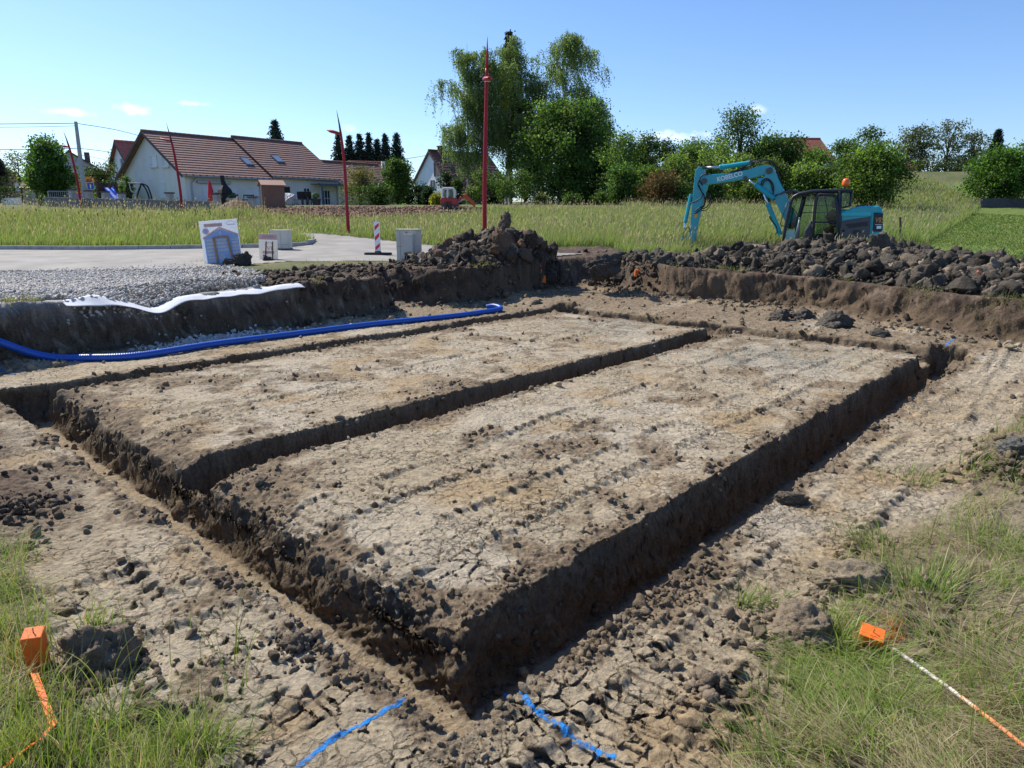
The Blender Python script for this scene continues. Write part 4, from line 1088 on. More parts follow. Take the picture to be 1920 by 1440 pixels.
def _stick():
    N, L = STICK.node_tree.nodes, STICK.node_tree.links; b = N['Principled BSDF']; b.inputs['Roughness'].default_value = .6
    tc = N.new('ShaderNodeTexCoord'); sx = N.new('ShaderNodeSeparateXYZ'); L.new(tc.outputs['Generated'], sx.inputs[0])
    nz = N.new('ShaderNodeTexNoise'); nz.inputs['Scale'].default_value = 22; nz.inputs['Detail'].default_value = 6; L.new(tc.outputs['Object'], nz.inputs['Vector'])
    ad = N.new('ShaderNodeMath'); ad.operation = 'MULTIPLY_ADD'; ad.inputs[1].default_value = .45; L.new(nz.outputs['Fac'], ad.inputs[0]); L.new(sx.outputs['X'], ad.inputs[2])
    cr = N.new('ShaderNodeValToRGB'); L.new(ad.outputs[0], cr.inputs[0]); e = cr.color_ramp.elements
    e[0].position = .30; e[0].color = (.30, .26, .25, 1); e[1].position = .95; e[1].color = (.75, .22, .06, 1)
    for p_, c_ in ((.40, (.62, .57, .52, 1)), (.68, (.66, .58, .50, 1)), (.78, (.72, .36, .18, 1))):
        k = e.new(p_); k.color = c_
    L.new(cr.outputs[0], b.inputs['Base Color'])
_stick()
a, c = gsurf(1672, 1240), gsurf(1945, 1450)
b = MB(); b.tube([(a.x + (c.x - a.x) * t, a.y + (c.y - a.y) * t, a.z + (c.z - a.z) * t + .055 + .012 * math.sin(t * 3)) for t in [i / 10 for i in range(11)]], .0085, 10)
tag(b.build('marking_rod', STICK, smooth=True), 'white and orange painted rod lying in the grass at the lower right', 'marking rod')
def sprayed():
    """grass blades caught by the orange spray next to the stakes"""
    pts = []
    for cx, cy, n, r in [(1672, 1195, 70, 26), (1560, 1190, 14, 18), (40, 1230, 110, 45)]:
        for _ in range(n):
            pts.append(tuple(gsurf(cx + RNG.normal(0, r * .5), cy + RNG.normal(0, r * .5))))
    b0 = np.array(pts); n = len(b0); h = RNG.uniform(.03, .11, n); th = RNG.normal(.8, 1.0, n); bend = np.stack([np.cos(th), np.sin(th)], 1) * (h * RNG.uniform(.2, .8, n))[:, None]
    V, F, C = blades(b0, h, bend, RNG.uniform(.003, .006, n), pick(n, (.45, .16, .03)), pick(n, (.85, .18, .03), (.6, .25, .05)), 4)
    tag(np_mesh('sprayed_grass', V, F, GRASS, col=C), 'grass blades stained orange with marking spray beside the stakes', 'grass', kind='stuff')
sprayed()

# ------------------------------------------------------------------ site signs, cabinets, road beacon
PANEL = mat('sign_panel', (.80, .82, .85), rough=.5, var=.03, trans=.55)
SBLUE = mat('sign_blue', (.42, .58, .84), rough=.5, var=.06, trans=.5)
SLINE = mat('sign_line', (.45, .48, .56), rough=.5, var=0, trans=.4)
SPINK = mat('sign_pink', (.80, .58, .55), rough=.5, var=.05, trans=.5)
SLILAC = mat('sign_lilac', (.66, .64, .78), rough=.5, var=.05, trans=.5)
WOOD = mat('raw_timber', (.36, .23, .14), rough=.8, var=.3, scale=12)
DWOOD = mat('dark_timber', (.10, .06, .045), rough=.8, var=.3, scale=12)
def sign_a():
    q = P(420, 494, 18.4); z = h1(q.x, q.y)
    s = 18.4 / FPX / 1.0
    t = thing('site_sign', 'large white sign panel printed with a pale blue house on two wooden posts', 'sign', (q.x, q.y, z - .02), .06)
    t.rotation_euler = (-.10, -.075, .10)
    W, Hh = 68 * s, 82 * s; y = 0
    b = MB(); b.box((0, 0, Hh / 2), (W, .012, Hh)); b.build('panel', PANEL, t)
    def X(f): return (f - .5) * W
    def Z(f): return (1 - f) * Hh
    b = MB(); b.prism([(X(.08), Z(.38)), (X(.52), Z(.19)), (X(.985), Z(.36)), (X(.985), Z(.985)), (X(.08), Z(.985))], -.0085, -.0062); b.build('printed_house', SBLUE, t)
    b = MB()
    for (x0, x1, z0, z1) in [(.12, .66, .41, .70), (.79, .97, .41, .78), (.12, .30, .72, .95)]:
        k = 0; zz = z0
        while zz + .04 < z1:
            b.box(((X(x0) + X(x1)) / 2, -.0098, (Z(zz) + Z(zz + .052)) / 2), (X(x1) - X(x0), .002, Hh * .052)); zz += .075
    b.box((X(.49), -.0098, Z(.80)), (W * .13, .002, Hh * .10)); b.box((X(.51), -.0098, Z(.29)), (W * .06, .002, Hh * .07))
    b.build('printed_boards', PANEL, t)
    b = MB(); b.prism([(X(.05), Z(.40)), (X(.52), Z(.185)), (X(.99), Z(.365)), (X(.99), Z(.33)), (X(.52), Z(.15)), (X(.05), Z(.36))], -.0105, -.0065)
    b.box((X(.36), -.0085, Z(.105)), (W * .48, .003, Hh * .075)); b.build('printed_roof', SPINK, t)
    b = MB(); b.tube([(X(.15), -.0065, Z(.23)), (X(.15), -.0095, Z(.23))], W * .085, 20); b.build('printed_badge', SLILAC, t)
    b = MB(); b.prism([(X(.70), Z(.095)), (X(.83), Z(.03)), (X(.97), Z(.095)), (X(.97), Z(.085)), (X(.83), Z(.018)), (X(.70), Z(.085))], -.0095, -.0065); b.box((X(.835), -.008, Z(.115)), (W * .2, .002, Hh * .018))
    b.build('printed_emblem', SLILAC, t)
    b = MB()
    for zz in (.09, .105, .12): b.box((X(.36), -.0108, Z(zz)), (W * .40, .0012, Hh * .006))
    for zz in (.20, .225, .25): b.box((X(.15), -.0104, Z(zz)), (W * .1, .0012, Hh * .006))
    b.build('printed_text', SLINE, t)
    for x0, x1 in ((.33, .37), (.70, .80)):
        b = MB(); b.tube([(X(x1), -.045, -.25), (X(x0), -.045, Z(.385))], .030, 4); b.build('post', WOOD, t)
    b = MB(); b.box((X(.515), -.047, Z(.375)), (W * .42, .03, .035)); b.build('crosspiece', WOOD, t)
sign_a()
def sign_b():
    q = P(503, 476, 19.6); z = h1(q.x, q.y); s = 19.6 / FPX
    t = thing('site_sign', 'smaller white sign panel with a pink header and two dark posts', 'sign', (q.x, q.y, z - .02), .0)
    t.rotation_euler = (-.06, .02, -.06)
    W, Hh = 35 * s, 49 * s
    def X(f): return (f - .5) * W
    def Z(f): return (1 - f) * Hh
    b = MB(); b.box((0, 0, Hh / 2), (W, .012, Hh)); b.build('panel', mat('sign_cream', (.78, .76, .73), rough=.5, var=.03, trans=.5), t)
    b = MB(); b.box((0, -.0085, Z(.11)), (W, .003, Hh * .20)); b.build('printed_band', SPINK, t); b = MB(); b.box((X(.5), -.0085, Z(.68)), (W * .62, .003, Hh * .09)); b.build('printed_band', SPINK, t)
    b = MB(); b.box((X(.5), -.0105, Z(.09)), (W * .6, .0012, Hh * .03)); b.box((X(.5), -.0105, Z(.14)), (W * .72, .0012, Hh * .012))
    b.prism([(X(.32), Z(.40)), (X(.55), Z(.31)), (X(.75), Z(.38)), (X(.75), Z(.365)), (X(.55), Z(.295)), (X(.32), Z(.385))], -.009, -.0065)
    b.build('printed_line', SLINE, t)
    RD = mat('sign_red_print', (.60, .22, .18), rough=.5, var=0)
    letters('IVI', Hh * .2, RD, t, (X(.33), -.009, Z(.59)), (R(90), 0, 0), (1.25, 1, 1))
    for x0, x1 in ((.42, .32), (.76, .72)):
        b = MB(); b.tube([(X(x1), -.035, -.2), (X(x0), -.035, Z(.28))], .018, 4); b.build('post', DWOOD, t)
sign_b()
for px, py, r, k in [(432, 487, .17, 81), (455, 482, .24, 82), (500, 472, .15, 83)]:
    q = P(px, py, 17.9 if k < 83 else 19.2); clod(0, 0, r, (1.1, .7, .85), k, {81: 'dark clod in front of the left post of the large sign', 82: 'dark upright clod at the right foot of the large sign', 83: 'dark clod at the foot of the smaller sign'}[k], (.06, .052, .046), pos=(q.x, q.y, h1(q.x, q.y)), lift=.5)
CAB = mat('cabinet_plastic', (.58, .55, .48), rough=.55, var=.06, scale=5, dirt=.35, dirtcol=(.35, .30, .22))
CABD = mat('cabinet_seam', (.25, .23, .20), rough=.7)
def cabinet_a():
    q = P(768, 489, 19.0); s = 19.0 / FPX; z = h1(q.x, q.y)
    t = thing('electric_cabinet', 'beige electric cabinet with a small meter box on its front and wires below', 'cabinet', (q.x, q.y, z - .05), -.25)
    W, D, Hh = .62, .30, 55 * s + .05
    b = MB(); b.box((0, 0, Hh / 2), (W, D, Hh)); b.build('housing', CAB, t, bevel=.012)
    b = MB(); b.box((0, 0, Hh + .012), (W + .05, D + .05, .035)); b.build('lid', CAB, t, bevel=.01)
    b = MB(); b.box((0, -D / 2 - .001, Hh * .50), (W, .004, .008)); b.box((-W * .31, -D / 2 - .001, Hh * .5), (.008, .004, Hh * .96)); b.build('seam', CABD, t)
    b = MB(); b.box((W * .14, -D / 2 - .07, Hh * .62), (.27, .14, Hh * .54)); m = b.build('meter_box', CAB, t, bevel=.008)
    b = MB(); b.box((W * .14, -D / 2 - .1405, Hh * .62), (.20, .004, Hh * .46)); b.build('hatch', CAB, m, bevel=.003)
    b = MB(); b.box((W * .0, -D / 2 - .01, Hh * .93), (.04, .03, .05)); b.build('latch', mat('brass', (.35, .24, .1), rough=.4, metal=.8), t)
    b = MB()
    for k in range(3):
        b.tube(catmull([(-.12 + .06 * k, -D / 2 - .10, .02), (-.06 + .05 * k, -D / 2 - .13, .24 - .03 * k), (.10, -D / 2 - .1, .30 - .03 * k), (.22 - .03 * k, -D / 2 - .12, .18), (.24 - .03 * k, -D / 2 - .12, .0)], 8), .008, 6)
    b.build('wire', mat('grey_cable', (.42, .44, .40), rough=.5), t)
    b = MB(); b.box((.07, -D / 2 - .002, .14), (.30, .006, .26)); b.build('cable_opening', mat('black_gap', (.015, .018, .016), rough=.9), t)
cabinet_a()
def cabinet_b():
    q = P(529, 466, 23.6); s = 23.6 / FPX; z = h1(q.x, q.y)
    t = thing('electric_cabinet', 'grey electric cabinet standing on the kerb behind the smaller sign', 'cabinet', (q.x, q.y, z), -.12)
    W, Hh = 33 * s, 36 * s
    b = MB(); b.box((0, 0, Hh / 2 + .03), (W, .32, Hh - .06)); b.build('housing', CAB, t, bevel=.012)
    b = MB(); b.box((0, 0, Hh), (W + .04, .36, .03)); b.build('lid', CAB, t, bevel=.008)
    b = MB(); b.box((W * .08, -.162, Hh * .55), (.008, .004, Hh * .85)); b.box((0, -.162, Hh * .3), (W, .004, .008)); b.build('seam', CABD, t)
    b = MB(); b.box((0, 0, .02), (W + .02, .34, .09)); b.build('plinth', mat('dark_plinth', (.04, .04, .04)), t)
cabinet_b()
WHITE = mat('white_plastic', (.80, .80, .80), rough=.4, var=.04, scale=10, dirt=.2, dirtcol=(.5, .48, .44))
RED = mat('red_film', (.62, .035, .04), rough=.45, var=.06)
BLACKR = mat('black_rubber', (.018, .018, .02), rough=.75, var=.2)
def beacon():
    q = P(709, 478, 21.4); s = 21.4 / FPX; z = float(nat(np.array(q.x), np.array(q.y)))
    t = thing('traffic_beacon', 'white road beacon with red diagonal stripes on a black rubber foot', 'road beacon', (q.x, q.y, z), -.05)
    W, Hh = 10.5 * s, 53 * s
    b = MB(); b.box((0, 0, .10 + Hh / 2), (W, .045, Hh)); b.build('board', WHITE, t, bevel=.015)
    b = MB(); w = W * .40; z0 = .10
    for c in (.10, .45, .80):
        zc = z0 + Hh * c; hh = Hh * .20; lo, hi = z0 + .03, z0 + Hh - .03
        pts = [(-w, zc - hh * .5), (w, zc + hh * .35), (w, zc + hh * .95), (-w, zc + hh * .25)]
        pts = [(p[0], min(max(p[1], lo), hi)) for p in pts]
        b.prism(pts, -.0262, -.0230)
    b.build('stripe', RED, t)
    b = MB(); b.box((-.02, 0, .12 + Hh + .03), (.03, .03, .09)); b.build('lamp_bracket', WHITE, t)
    b = MB(); b.flat([(-.36, -.16), (.30, -.16), (.42, -.08), (.42, .08), (.30, .16), (-.36, .16), (-.42, .08), (-.42, -.08)], .0, .07); b.box((0, 0, .085), (.18, .14, .05)); b.build('foot', BLACKR, t, bevel=.015)
beacon()
b = MB(); q = P(1685, 458, 27.0); zz = float(nat(np.array(q.x), np.array(q.y)))
b.tube([(q.x, q.y, zz - .2), (q.x - .02, q.y, zz + .5), (q.x - .09, q.y, P(1679, 407, 27).z)], [.05, .045, .04], 8)
tag(b.build('wooden_post', DWOOD), 'thin rusty brown post in the meadow right of the turquoise excavator', 'post')

# ------------------------------------------------------------------ red street lamps
LRED = mat('lamp_red', (.34, .012, .022), rough=.5, var=.08, scale=3, spec=.3)
LDARK = mat('lamp_tip', (.12, .03, .035), rough=.5, var=.1)
def lamp(path, Y, r0, head, label):
    """path: photo positions from foot to tip; head: (at path fraction, direction in x, y)"""
    pts = [P(px, py, Y) for px, py in path]
    x, y = pts[0].x, pts[0].y; z0 = float(nat(np.array(x), np.array(y)))
    o = Vector((x, y, z0 - .15)); pts[0] = Vector((x, y, z0 - .15))
    t = thing('street_lamp', label, 'street lamp', o, 0, 'red street lamps along the road')
    pl = [p - o for p in catmull([tuple(p) for p in pts], 8)]; n = len(pl)
    split = int(n * .70)
    rad = [r0 * (1 - .45 * i / n) if i < n * .72 else r0 * .60 * max(.04, 1 - (i - n * .72) / (n * .28)) for i in range(n)]
    b = MB(); b.tube(pl[:split + 1], rad[:split + 1], 10); b.build('pole', LRED, t, smooth=True)
    b = MB(); b.tube(pl[split:], rad[split:], 10); b.build('spike', LDARK if head[3] else LRED, t, smooth=True)
    hp = P(*head[0], Y) - o; hd = P(*head[1], Y + head[2]) - o
    a = (hd - hp); side = a.cross(Vector((0, 0, 1))).normalized(); up = side.cross(a).normalized()
    b = MB(); vs = []; fs = []; m = 7
    for i in range(m + 1):
        f = i / m; wv = .04 + .10 * math.sin(math.pi * min(1, f * 1.05)) ** .8; hv = .03 + .035 * math.sin(math.pi * f)
        if i == m: wv, hv = .03, .015
        c = hp + a * f
        for k in range(8):
            an = 2 * math.pi * k / 8; vs.append(c + side * math.cos(an) * wv + up * math.sin(an) * hv)
    for i in range(m):
        for k in range(8): fs.append((i * 8 + k, i * 8 + (k + 1) % 8, i * 8 + 8 + (k + 1) % 8, i * 8 + 8 + k))
    fs += [tuple(range(7, -1, -1)), tuple(m * 8 + k for k in range(8))]
    b.add(vs, fs); hdo = b.build('lamp_head', LRED, t, smooth=True)
    c = hp + a * .55 - up * .065
    b = MB(); b.box((0, 0, 0), (.34, .14, .012), M=Matrix.Translation(c) @ Matrix(((a.normalized().x, side.x, up.x, 0), (a.normalized().y, side.y, up.y, 0), (a.normalized().z, side.z, up.z, 0), (0, 0, 0, 1)))); b.build('lens', mat('lamp_glass', (.7, .7, .72), rough=.2), hdo)
lamp([(908, 424), (909, 330), (911.5, 200), (913, 120), (914, 68)], 20.3, .070, ((911, 150), (917, 146), -1.0, 0), 'tall red street lamp nearest the camera, in front of the birches')
lamp([(653, 433), (650, 380), (645, 300), (638, 245), (631, 206)], 29.8, .075, ((640, 251), (613, 244), .1, 1), 'red street lamp with a leaf shaped head at the right end of the long house')
lamp([(341, 401), (338, 358), (328, 295), (320, 260), (312, 231)], 42, .085, ((322, 265), (298, 259), .1, 1), 'red street lamp in front of the gable of the long house')
lamp([(151, 384), (146, 345), (135, 295), (127, 268), (119, 246)], 47, .085, ((128, 276), (115, 272), .1, 1), 'leaning red street lamp beside the concrete power pole')
# ------------------------------------------------------------------ the turquoise excavator
TURQ = mat('turquoise_paint', (.010, .36, .44), rough=.34, var=.10, scale=3, dirt=.30, dirtcol=(.08, .25, .28), spec=.5, coat=.25)
TURQL = mat('turquoise_bright', (.012, .44, .52), rough=.3, var=.06, scale=3, spec=.5, coat=.3)
NAVY = mat('cab_frame', (.022, .026, .042), rough=.4, var=.15, scale=6, dirt=.3, dirtcol=(.08, .075, .075))
GREYP = mat('dark_panel', (.085, .080, .095), rough=.55, var=.15, scale=4, dirt=.5, dirtcol=(.13, .115, .11))
STEEL = mat('bucket_steel', (.16, .145, .125), rough=.55, metal=.45, var=.3, scale=5, dirt=.6, dirtcol=(.14, .10, .07))
CHROME = mat('rod_chrome', (.62, .63, .66), rough=.18, metal=1, var=.05)
HOSE = mat('hose_rubber', (.016, .016, .018), rough=.55, var=.1)
SEAT = mat('seat_cloth', (.035, .035, .04), rough=.85)
TRACKM = mat('track_steel', (.075, .065, .055), rough=.7, metal=.3, var=.3, scale=10, dirt=.7, dirtcol=(.13, .10, .075))
GGLASS = glass_mat('cab_glass', (.56, .70, .64))
AMBER = mat('amber_plastic', (.9, .16, .02), rough=.25, var=.05, spec=.5)
EY = 24.0
ETH = math.atan2(11.3, 24.0)
def excavator():
    ca, sa = math.cos(ETH), math.sin(ETH)
    c0 = P(1250 + 1350 * 430 / 1920, 280 + 900 * 430 / 1920, EY); D0 = c0.x * sa + c0.y * ca
    oz = float(nat(np.array(c0.x), np.array(c0.y)))
    def L3(zx, zy, Y):
        """local point of a sight line on the upright plane Y - EY behind the machine's middle"""
        a, f, c = ray(1250 + zx * 430 / 1920, 280 + zy * 430 / 1920); k = (D0 + Y - EY) / (a * sa + f * ca)
        x, y = a * k - c0.x, f * k - c0.y
        return Vector((x * ca - y * sa, x * sa + y * ca, CZ + c * k - oz))
    o = Vector((c0.x, EY, oz))
    t = thing('excavator', 'turquoise tracked excavator with a raised arm and dark cab behind the spoil heap', 'excavator', (c0.x, c0.y, oz), -ETH)
    def L(zx, zy, Y=EY): q = L3(zx, zy, Y); return (q.x, q.z)
    def sil(pts, Y, th, name, m, parent=t, bevel=.02, builder=None):
        """outline seen at depth Y, given thickness th about it"""
        b = builder or MB(); b.prism([L(a, c, Y) for a, c in pts], Y - EY - th / 2, Y - EY + th / 2)
        return b.build(name, m, parent, bevel=bevel) if name else b
    YB = 24.45                                                    # plane of the boom, beyond the cab
    # tracks
    zt = .66
    for k, (yc) in enumerate((-.80, .80)):
        xs0, xs1 = L(1010, 800)[0], L(1690, 800)[0]; r = .31
        path = [(xs0 + r + math.cos(a) * -r * 1, r + math.sin(a) * r) for a in [math.pi / 2 - i * math.pi / 10 for i in range(11)][::-1]]
        left = [(xs0 + r - r * math.cos(a), r + r * math.sin(a)) for a in [-math.pi / 2 + i * math.pi / 10 for i in range(11)]]
        right = [(xs1 - r + r * math.cos(a), r + r * math.sin(a)) for a in [math.pi / 2 - i * math.pi / 10 for i in range(11)]]
        b = MB(); b.prism(left + right, yc - .2, yc + .2)
        ring = left + right; per = [0]
        rr = ring + [ring[0]]
        for p0, p1 in zip(rr[:-1], rr[1:]): per.append(per[-1] + math.hypot(p1[0] - p0[0], p1[1] - p0[1]))
        for j in range(44):
            s = per[-1] * j / 44; i = max(q for q in range(len(ring)) if per[q] <= s); f = (s - per[i]) / (per[i + 1] - per[i] + 1e-9)
            x = rr[i][0] + (rr[i + 1][0] - rr[i][0]) * f; z = rr[i][1] + (rr[i + 1][1] - rr[i][1]) * f
            a = math.atan2(rr[i + 1][1] - rr[i][1], rr[i + 1][0] - rr[i][0])
            b.box((0, 0, 0), (.05, .43, .045), M=Matrix.Translation((x, yc, z)) @ Matrix.Rotation(-a, 4, 'Y'))
        tr = b.build('track', TRACKM, t)
        for x in (xs0 + r, xs1 - r): b = MB(); b.tube([(x, yc - .215, r), (x, yc + .215, r)], .20, 18); b.build('sprocket', TRACKM, tr, bevel=.01)
    b = MB(); b.box(((L(1350, 0)[0]), 0, .45), (1.5, 1.2, .28)); b.tube([(L(1350, 0)[0], 0, .5), (L(1350, 0)[0], 0, .80)], .5, 24); b.build('undercarriage', TRACKM, t, bevel=.03)
    # house of the upper body: hood, side panel, counterweight
    yn, yf = -1.02, 1.02                                           # near and far side (local y)
    Yn = EY + yn
    def slab(pts, y0, y1, name, m, parent=t, bevel=.03, Y=None):
        Y = Y or (EY + y0); b = MB(); b.prism([L(a, c, Y) for a, c in pts], y0, y1); return b.build(name, m, parent, bevel=bevel)
    slab([(1440, 545), (1470, 520), (1560, 485), (1640, 474), (1770, 474), (1800, 490), (1812, 530), (1812, 700), (1790, 745), (1440, 745)], yn + .02, yf, 'body', TURQ, bevel=.05)
    hood = slab([(1448, 560), (1455, 528), (1700, 518), (1716, 530), (1716, 560)], yn - .005, yn + .3, 'hood_edge', TURQL, bevel=.02)
    slab([(1452, 600), (1708, 562), (1700, 735), (1452, 735)], yn - .012, yn + .1, 'side_panel', GREYP, bevel=.02)
    b = MB()
    for k in range(4):
        zz = 628 + k * 9
        b.prism([L(1500 + k * 6, zz, Yn), (L(1680, zz - 22, Yn)), (L(1680, zz - 18, Yn)), L(1500 + k * 6, zz + 4, Yn)], yn - .03, yn - .008)
    b.build('panel_rib', NAVY, t, bevel=.004)
    b = MB(); b.prism([L(*p, Yn) for p in [(1560, 680), (1620, 672), (1620, 700), (1560, 708)]], yn - .03, yn - .008); b.build('panel_handle', NAVY, t, bevel=.003); b = MB(); b.prism([L(*p, Yn) for p in [(1468, 675), (1490, 673), (1490, 690), (1468, 692)]], yn - .03, yn - .008)
    b.build('panel_latch', mat('latch_black', (.01, .01, .012), rough=.5), t, bevel=.003)
    slab([(1716, 530), (1735, 520), (1805, 525), (1812, 545), (1812, 690), (1800, 720), (1716, 735)], yn - .02, yf + .02, 'counterweight', TURQ, bevel=.06)
    cwp = slab([(1733, 528), (1808, 532), (1814, 545), (1810, 655), (1800, 690), (1722, 690)], yn - .034, yn + .2, 'counterweight_panel', NAVY, bevel=.02)
    ORG = mat('decal_orange', (.75, .33, .10), rough=.5, var=0); WHT = mat('decal_white', (.82, .84, .86), rough=.5, var=0)
    q = L3(1744, 612, Yn); letters('V85', .20, ORG, t, (q.x, yn - .037, q.z), (R(90), 0, 0), (.78, 1.15, 1))
    b = MB(); b.prism([L(*p, Yn) for p in [(1757, 642), (1797, 640), (1797, 664), (1757, 666)]], yn - .045, yn - .033); b.prism([L(*p, Yn) for p in [(1745, 628), (1800, 626), (1800, 630), (1745, 632)]], yn - .04, yn - .033)
    b.build('plate', WHT, t, bevel=.004)
    b = MB()
    for k in range(5):
        q = L3(1585 + 14 * k, 484 - 2 * k, Yn + .5); b.box((q.x, yn + .55, q.z + .01), (.035, .8, .07))
    b.build('vent_slat', NAVY, t, bevel=.006)
    # cab: a frame of bent pillars, near and far
    cn, cf = yn + .02, yn + 1.0
    def tubeway(pts, Y, r, name, m, parent=t, n=8):
        b = MB(); b.tube([L3(a, c, Y) for a, c in pts], r, n); return b.build(name, m, parent, smooth=True)
    cab = t
    fr = MB()
    for yy, s in ((cn, 0), (cf, 62)):
        Y = EY + yy; sx = 0 if yy == cn else 0
        for pts, r in [([(978, 790), (985, 700), (1012, 560), (1040, 440), (1062, 398), (1110, 372), (1230, 350), (1440, 345), (1548, 350)], .055),
                       ([(1436, 760), (1446, 600), (1448, 350)], .07), ([(1220, 770), (1240, 520), (1262, 368)], .05), ([(978, 778), (1440, 762)], .06), ([(1548, 350), (1536, 470), (1470, 490)], .035)]:
            fr.tube([L3(a, c, Y) for a, c in pts], r, 8)
    for a, c in [(985, 700), (1062, 398), (1230, 350), (1440, 345), (1548, 350), (978, 785), (1436, 760)]:
        p0, p1 = L3(a, c, EY + cn), L3(a, c, EY + cf); p1 = Vector((p0.x, cf, p0.z)); fr.tube([p0, p1], .045, 8)
    fr.build('cab_frame', NAVY, t, smooth=True)
    b = MB(); b.prism([L(a, c, EY + cn) for a, c in [(1075, 375), (1230, 345), (1440, 338), (1552, 342), (1552, 360), (1440, 362), (1230, 366), (1090, 390)]], cn + .02, cf - .02); b.build('cab_roof', NAVY, t, bevel=.02)
    b = MB(); b.prism([L(a, c, EY + cn) for a, c in [(985, 790), (1440, 775), (1440, 700), (1250, 705), (1220, 760)]], cn + .06, cf - .05); b.build('cab_floor', GREYP, t, bevel=.02)
    # the door: its own frame and pane
    dr = MB(); Y = EY + cn - .045
    ring = [(1224, 745), (1232, 600), (1246, 450), (1258, 392), (1280, 376), (1390, 380), (1415, 400), (1428, 470), (1432, 745), (1224, 748)]
    dr.tube([L3(a, c, Y) for a, c in ring], .048, 8); dr.tube([L3(1236, 610, Y), L3(1430, 612, Y)], .03, 8)
    door = dr.build('door', NAVY, t, smooth=True)
    def pane(pts, y, name, parent=t, th=.008):
        b = MB(); b.prism([L(a, c, EY + y) for a, c in pts], y - th / 2, y + th / 2); return b.build(name, GGLASS, parent)
    pane([(1240, 600), (1252, 450), (1264, 395), (1390, 392), (1412, 405), (1424, 470), (1428, 600)], cn - .045, 'door_pane', door)
    pane([(1232, 735), (1238, 622), (1428, 622), (1428, 735)], cn - .045, 'door_pane', door)
    b = MB(); b.tube([L3(1262, 690, Y - .03), L3(1330, 640, Y - .03)], .012, 6); b.tube([L3(1322, 395, Y - .02), L3(1345, 500, Y - .02), L3(1350, 600, Y - .02)], .016, 6); b.build('door_bar', NAVY, door)
    pane([(1000, 720), (1045, 440), (1075, 396), (1120, 380), (1235, 362), (1215, 520), (1195, 740)], cf, 'far_pane')
    pane([(1250, 720), (1262, 400), (1440, 380), (1438, 720)], cf, 'far_pane')
    b = MB(); b.tube([L3(1140, 470, EY + cf - .03), L3(1400, 468, EY + cf - .03)], .014, 6); b.tube([L3(1120, 532, EY + cf - .03), L3(1400, 528, EY + cf - .03)], .014, 6)
    b.tube([L3(1075, 770, EY + cf - .02), L3(1100, 600, EY + cf - .02), L3(1155, 395, EY + cf - .02)], .07, 8); b.build('far_bar', NAVY, t)
    p0, p1 = L3(990, 690, EY + cn), L3(1040, 445, EY + cn)
    b = MB(); b.add([(p0.x, cn + .06, p0.z), (p0.x, cf - .06, p0.z), (p1.x, cf - .06, p1.z), (p1.x, cn + .06, p1.z)], [(0, 1, 2, 3)]); w_ = b.build('windscreen', GGLASS, t)
    b = MB(); b.prism([L(a, c, EY + cn) for a, c in [(988, 700), (1010, 682), (1075, 670), (1070, 745), (1040, 785), (1000, 790)]], cn - .005, cn + .005); b.build('lower_pane', mat('pale_pane', (.25, .45, .45), rough=.12, var=.1, scale=10, spec=.6), t)
    # what stands in the cab
    b = MB(); b.prism([L(a, c, EY) for a, c in [(1310, 655), (1400, 640), (1405, 700), (1310, 705)]], -.70, -.22); b.prism([L(a, c, EY) for a, c in [(1375, 650), (1330, 560), (1385, 500), (1420, 505), (1425, 650)]], -.70, -.22)
    b.prism([L(a, c, EY) for a, c in [(1378, 490), (1385, 430), (1420, 425), (1425, 495)]], -.60, -.32); b.build('seat', SEAT, t, bevel=.05)
    b = MB(); b.tube([L3(1085, 770, EY - .5), L3(1105, 640, EY - .5), L3(1112, 585, EY - .5)], [.09, .05, .02], 8); b.ball(L3(1113, 578, EY - .5), .035); b.build('lever', mat('lever_grey', (.35, .36, .38), rough=.4, metal=.3), t, smooth=True)
    b = MB(); b.tube([L3(1150, 770, EY - .45), L3(1165, 690, EY - .45), L3(1215, 600, EY - .45)], .06, 8); b.prism([L(a, c, EY) for a, c in [(1165, 680), (1215, 610), (1225, 740), (1160, 760)]], -.65, -.3); b.build('console', GREYP, t, bevel=.03)
    b = MB(); b.tube([L3(1492, 350, EY + cn + .2), L3(1492, 305, EY + cn + .2)], .028, 8); bs = b.build('beacon_stem', NAVY, t)
    b = MB(); q = L3(1498, 305, EY + cn + .2); b.tube([(q.x, q.y, q.z - .01), (q.x, q.y, q.z + .03), (q.x, q.y, q.z + .17), (q.x, q.y, q.z + .22), (q.x, q.y, q.z + .235)], [.10, .12, .11, .07, .02], 14); b.build('amber_beacon', AMBER, t, smooth=True)
    b = MB(); b.prism([L(*p, Yn + .15) for p in [(1455, 515), (1475, 498), (1520, 505), (1530, 520)]], yn + .1, yn + .9); b.build('cover', TURQ, t, bevel=.03)
    pane([(1455, 495), (1460, 368), (1544, 362), (1536, 490)], cn + .25, 'rear_pane')
    b = MB(); b.tube([L3(1008, 445, EY + cn - .2), L3(985, 520, EY + cn - .2), L3(952, 620, EY + cn - .2), L3(960, 640, EY + cn - .15), L3(980, 642, EY + cn - .03)], .014, 6); b.build('grab_rail', NAVY, t, smooth=True)
    b = MB(); q = L3(1025, 352, EY + cn + .1); b.tube([(q.x, q.y, q.z), (q.x + .32, q.y, q.z - .03)], .035, 8); b.tube([L3(940, 380, EY + cn), L3(1020, 352, EY + cn + .1)], .025, 8); b.box((q.x + .05, q.y, q.z), (.16, .12, .12)); b.build('work_lamp', NAVY, t, bevel=.01)
    # boom, arm, bucket
    sil([(1098, 575), (1084, 648), (1022, 668), (985, 590), (905, 420), (790, 310), (758, 272), (762, 245), (815, 236), (836, 200), (850, 148), (892, 150), (935, 240), (985, 345), (1050, 490)], YB, .30, 'lower_boom', TURQ)
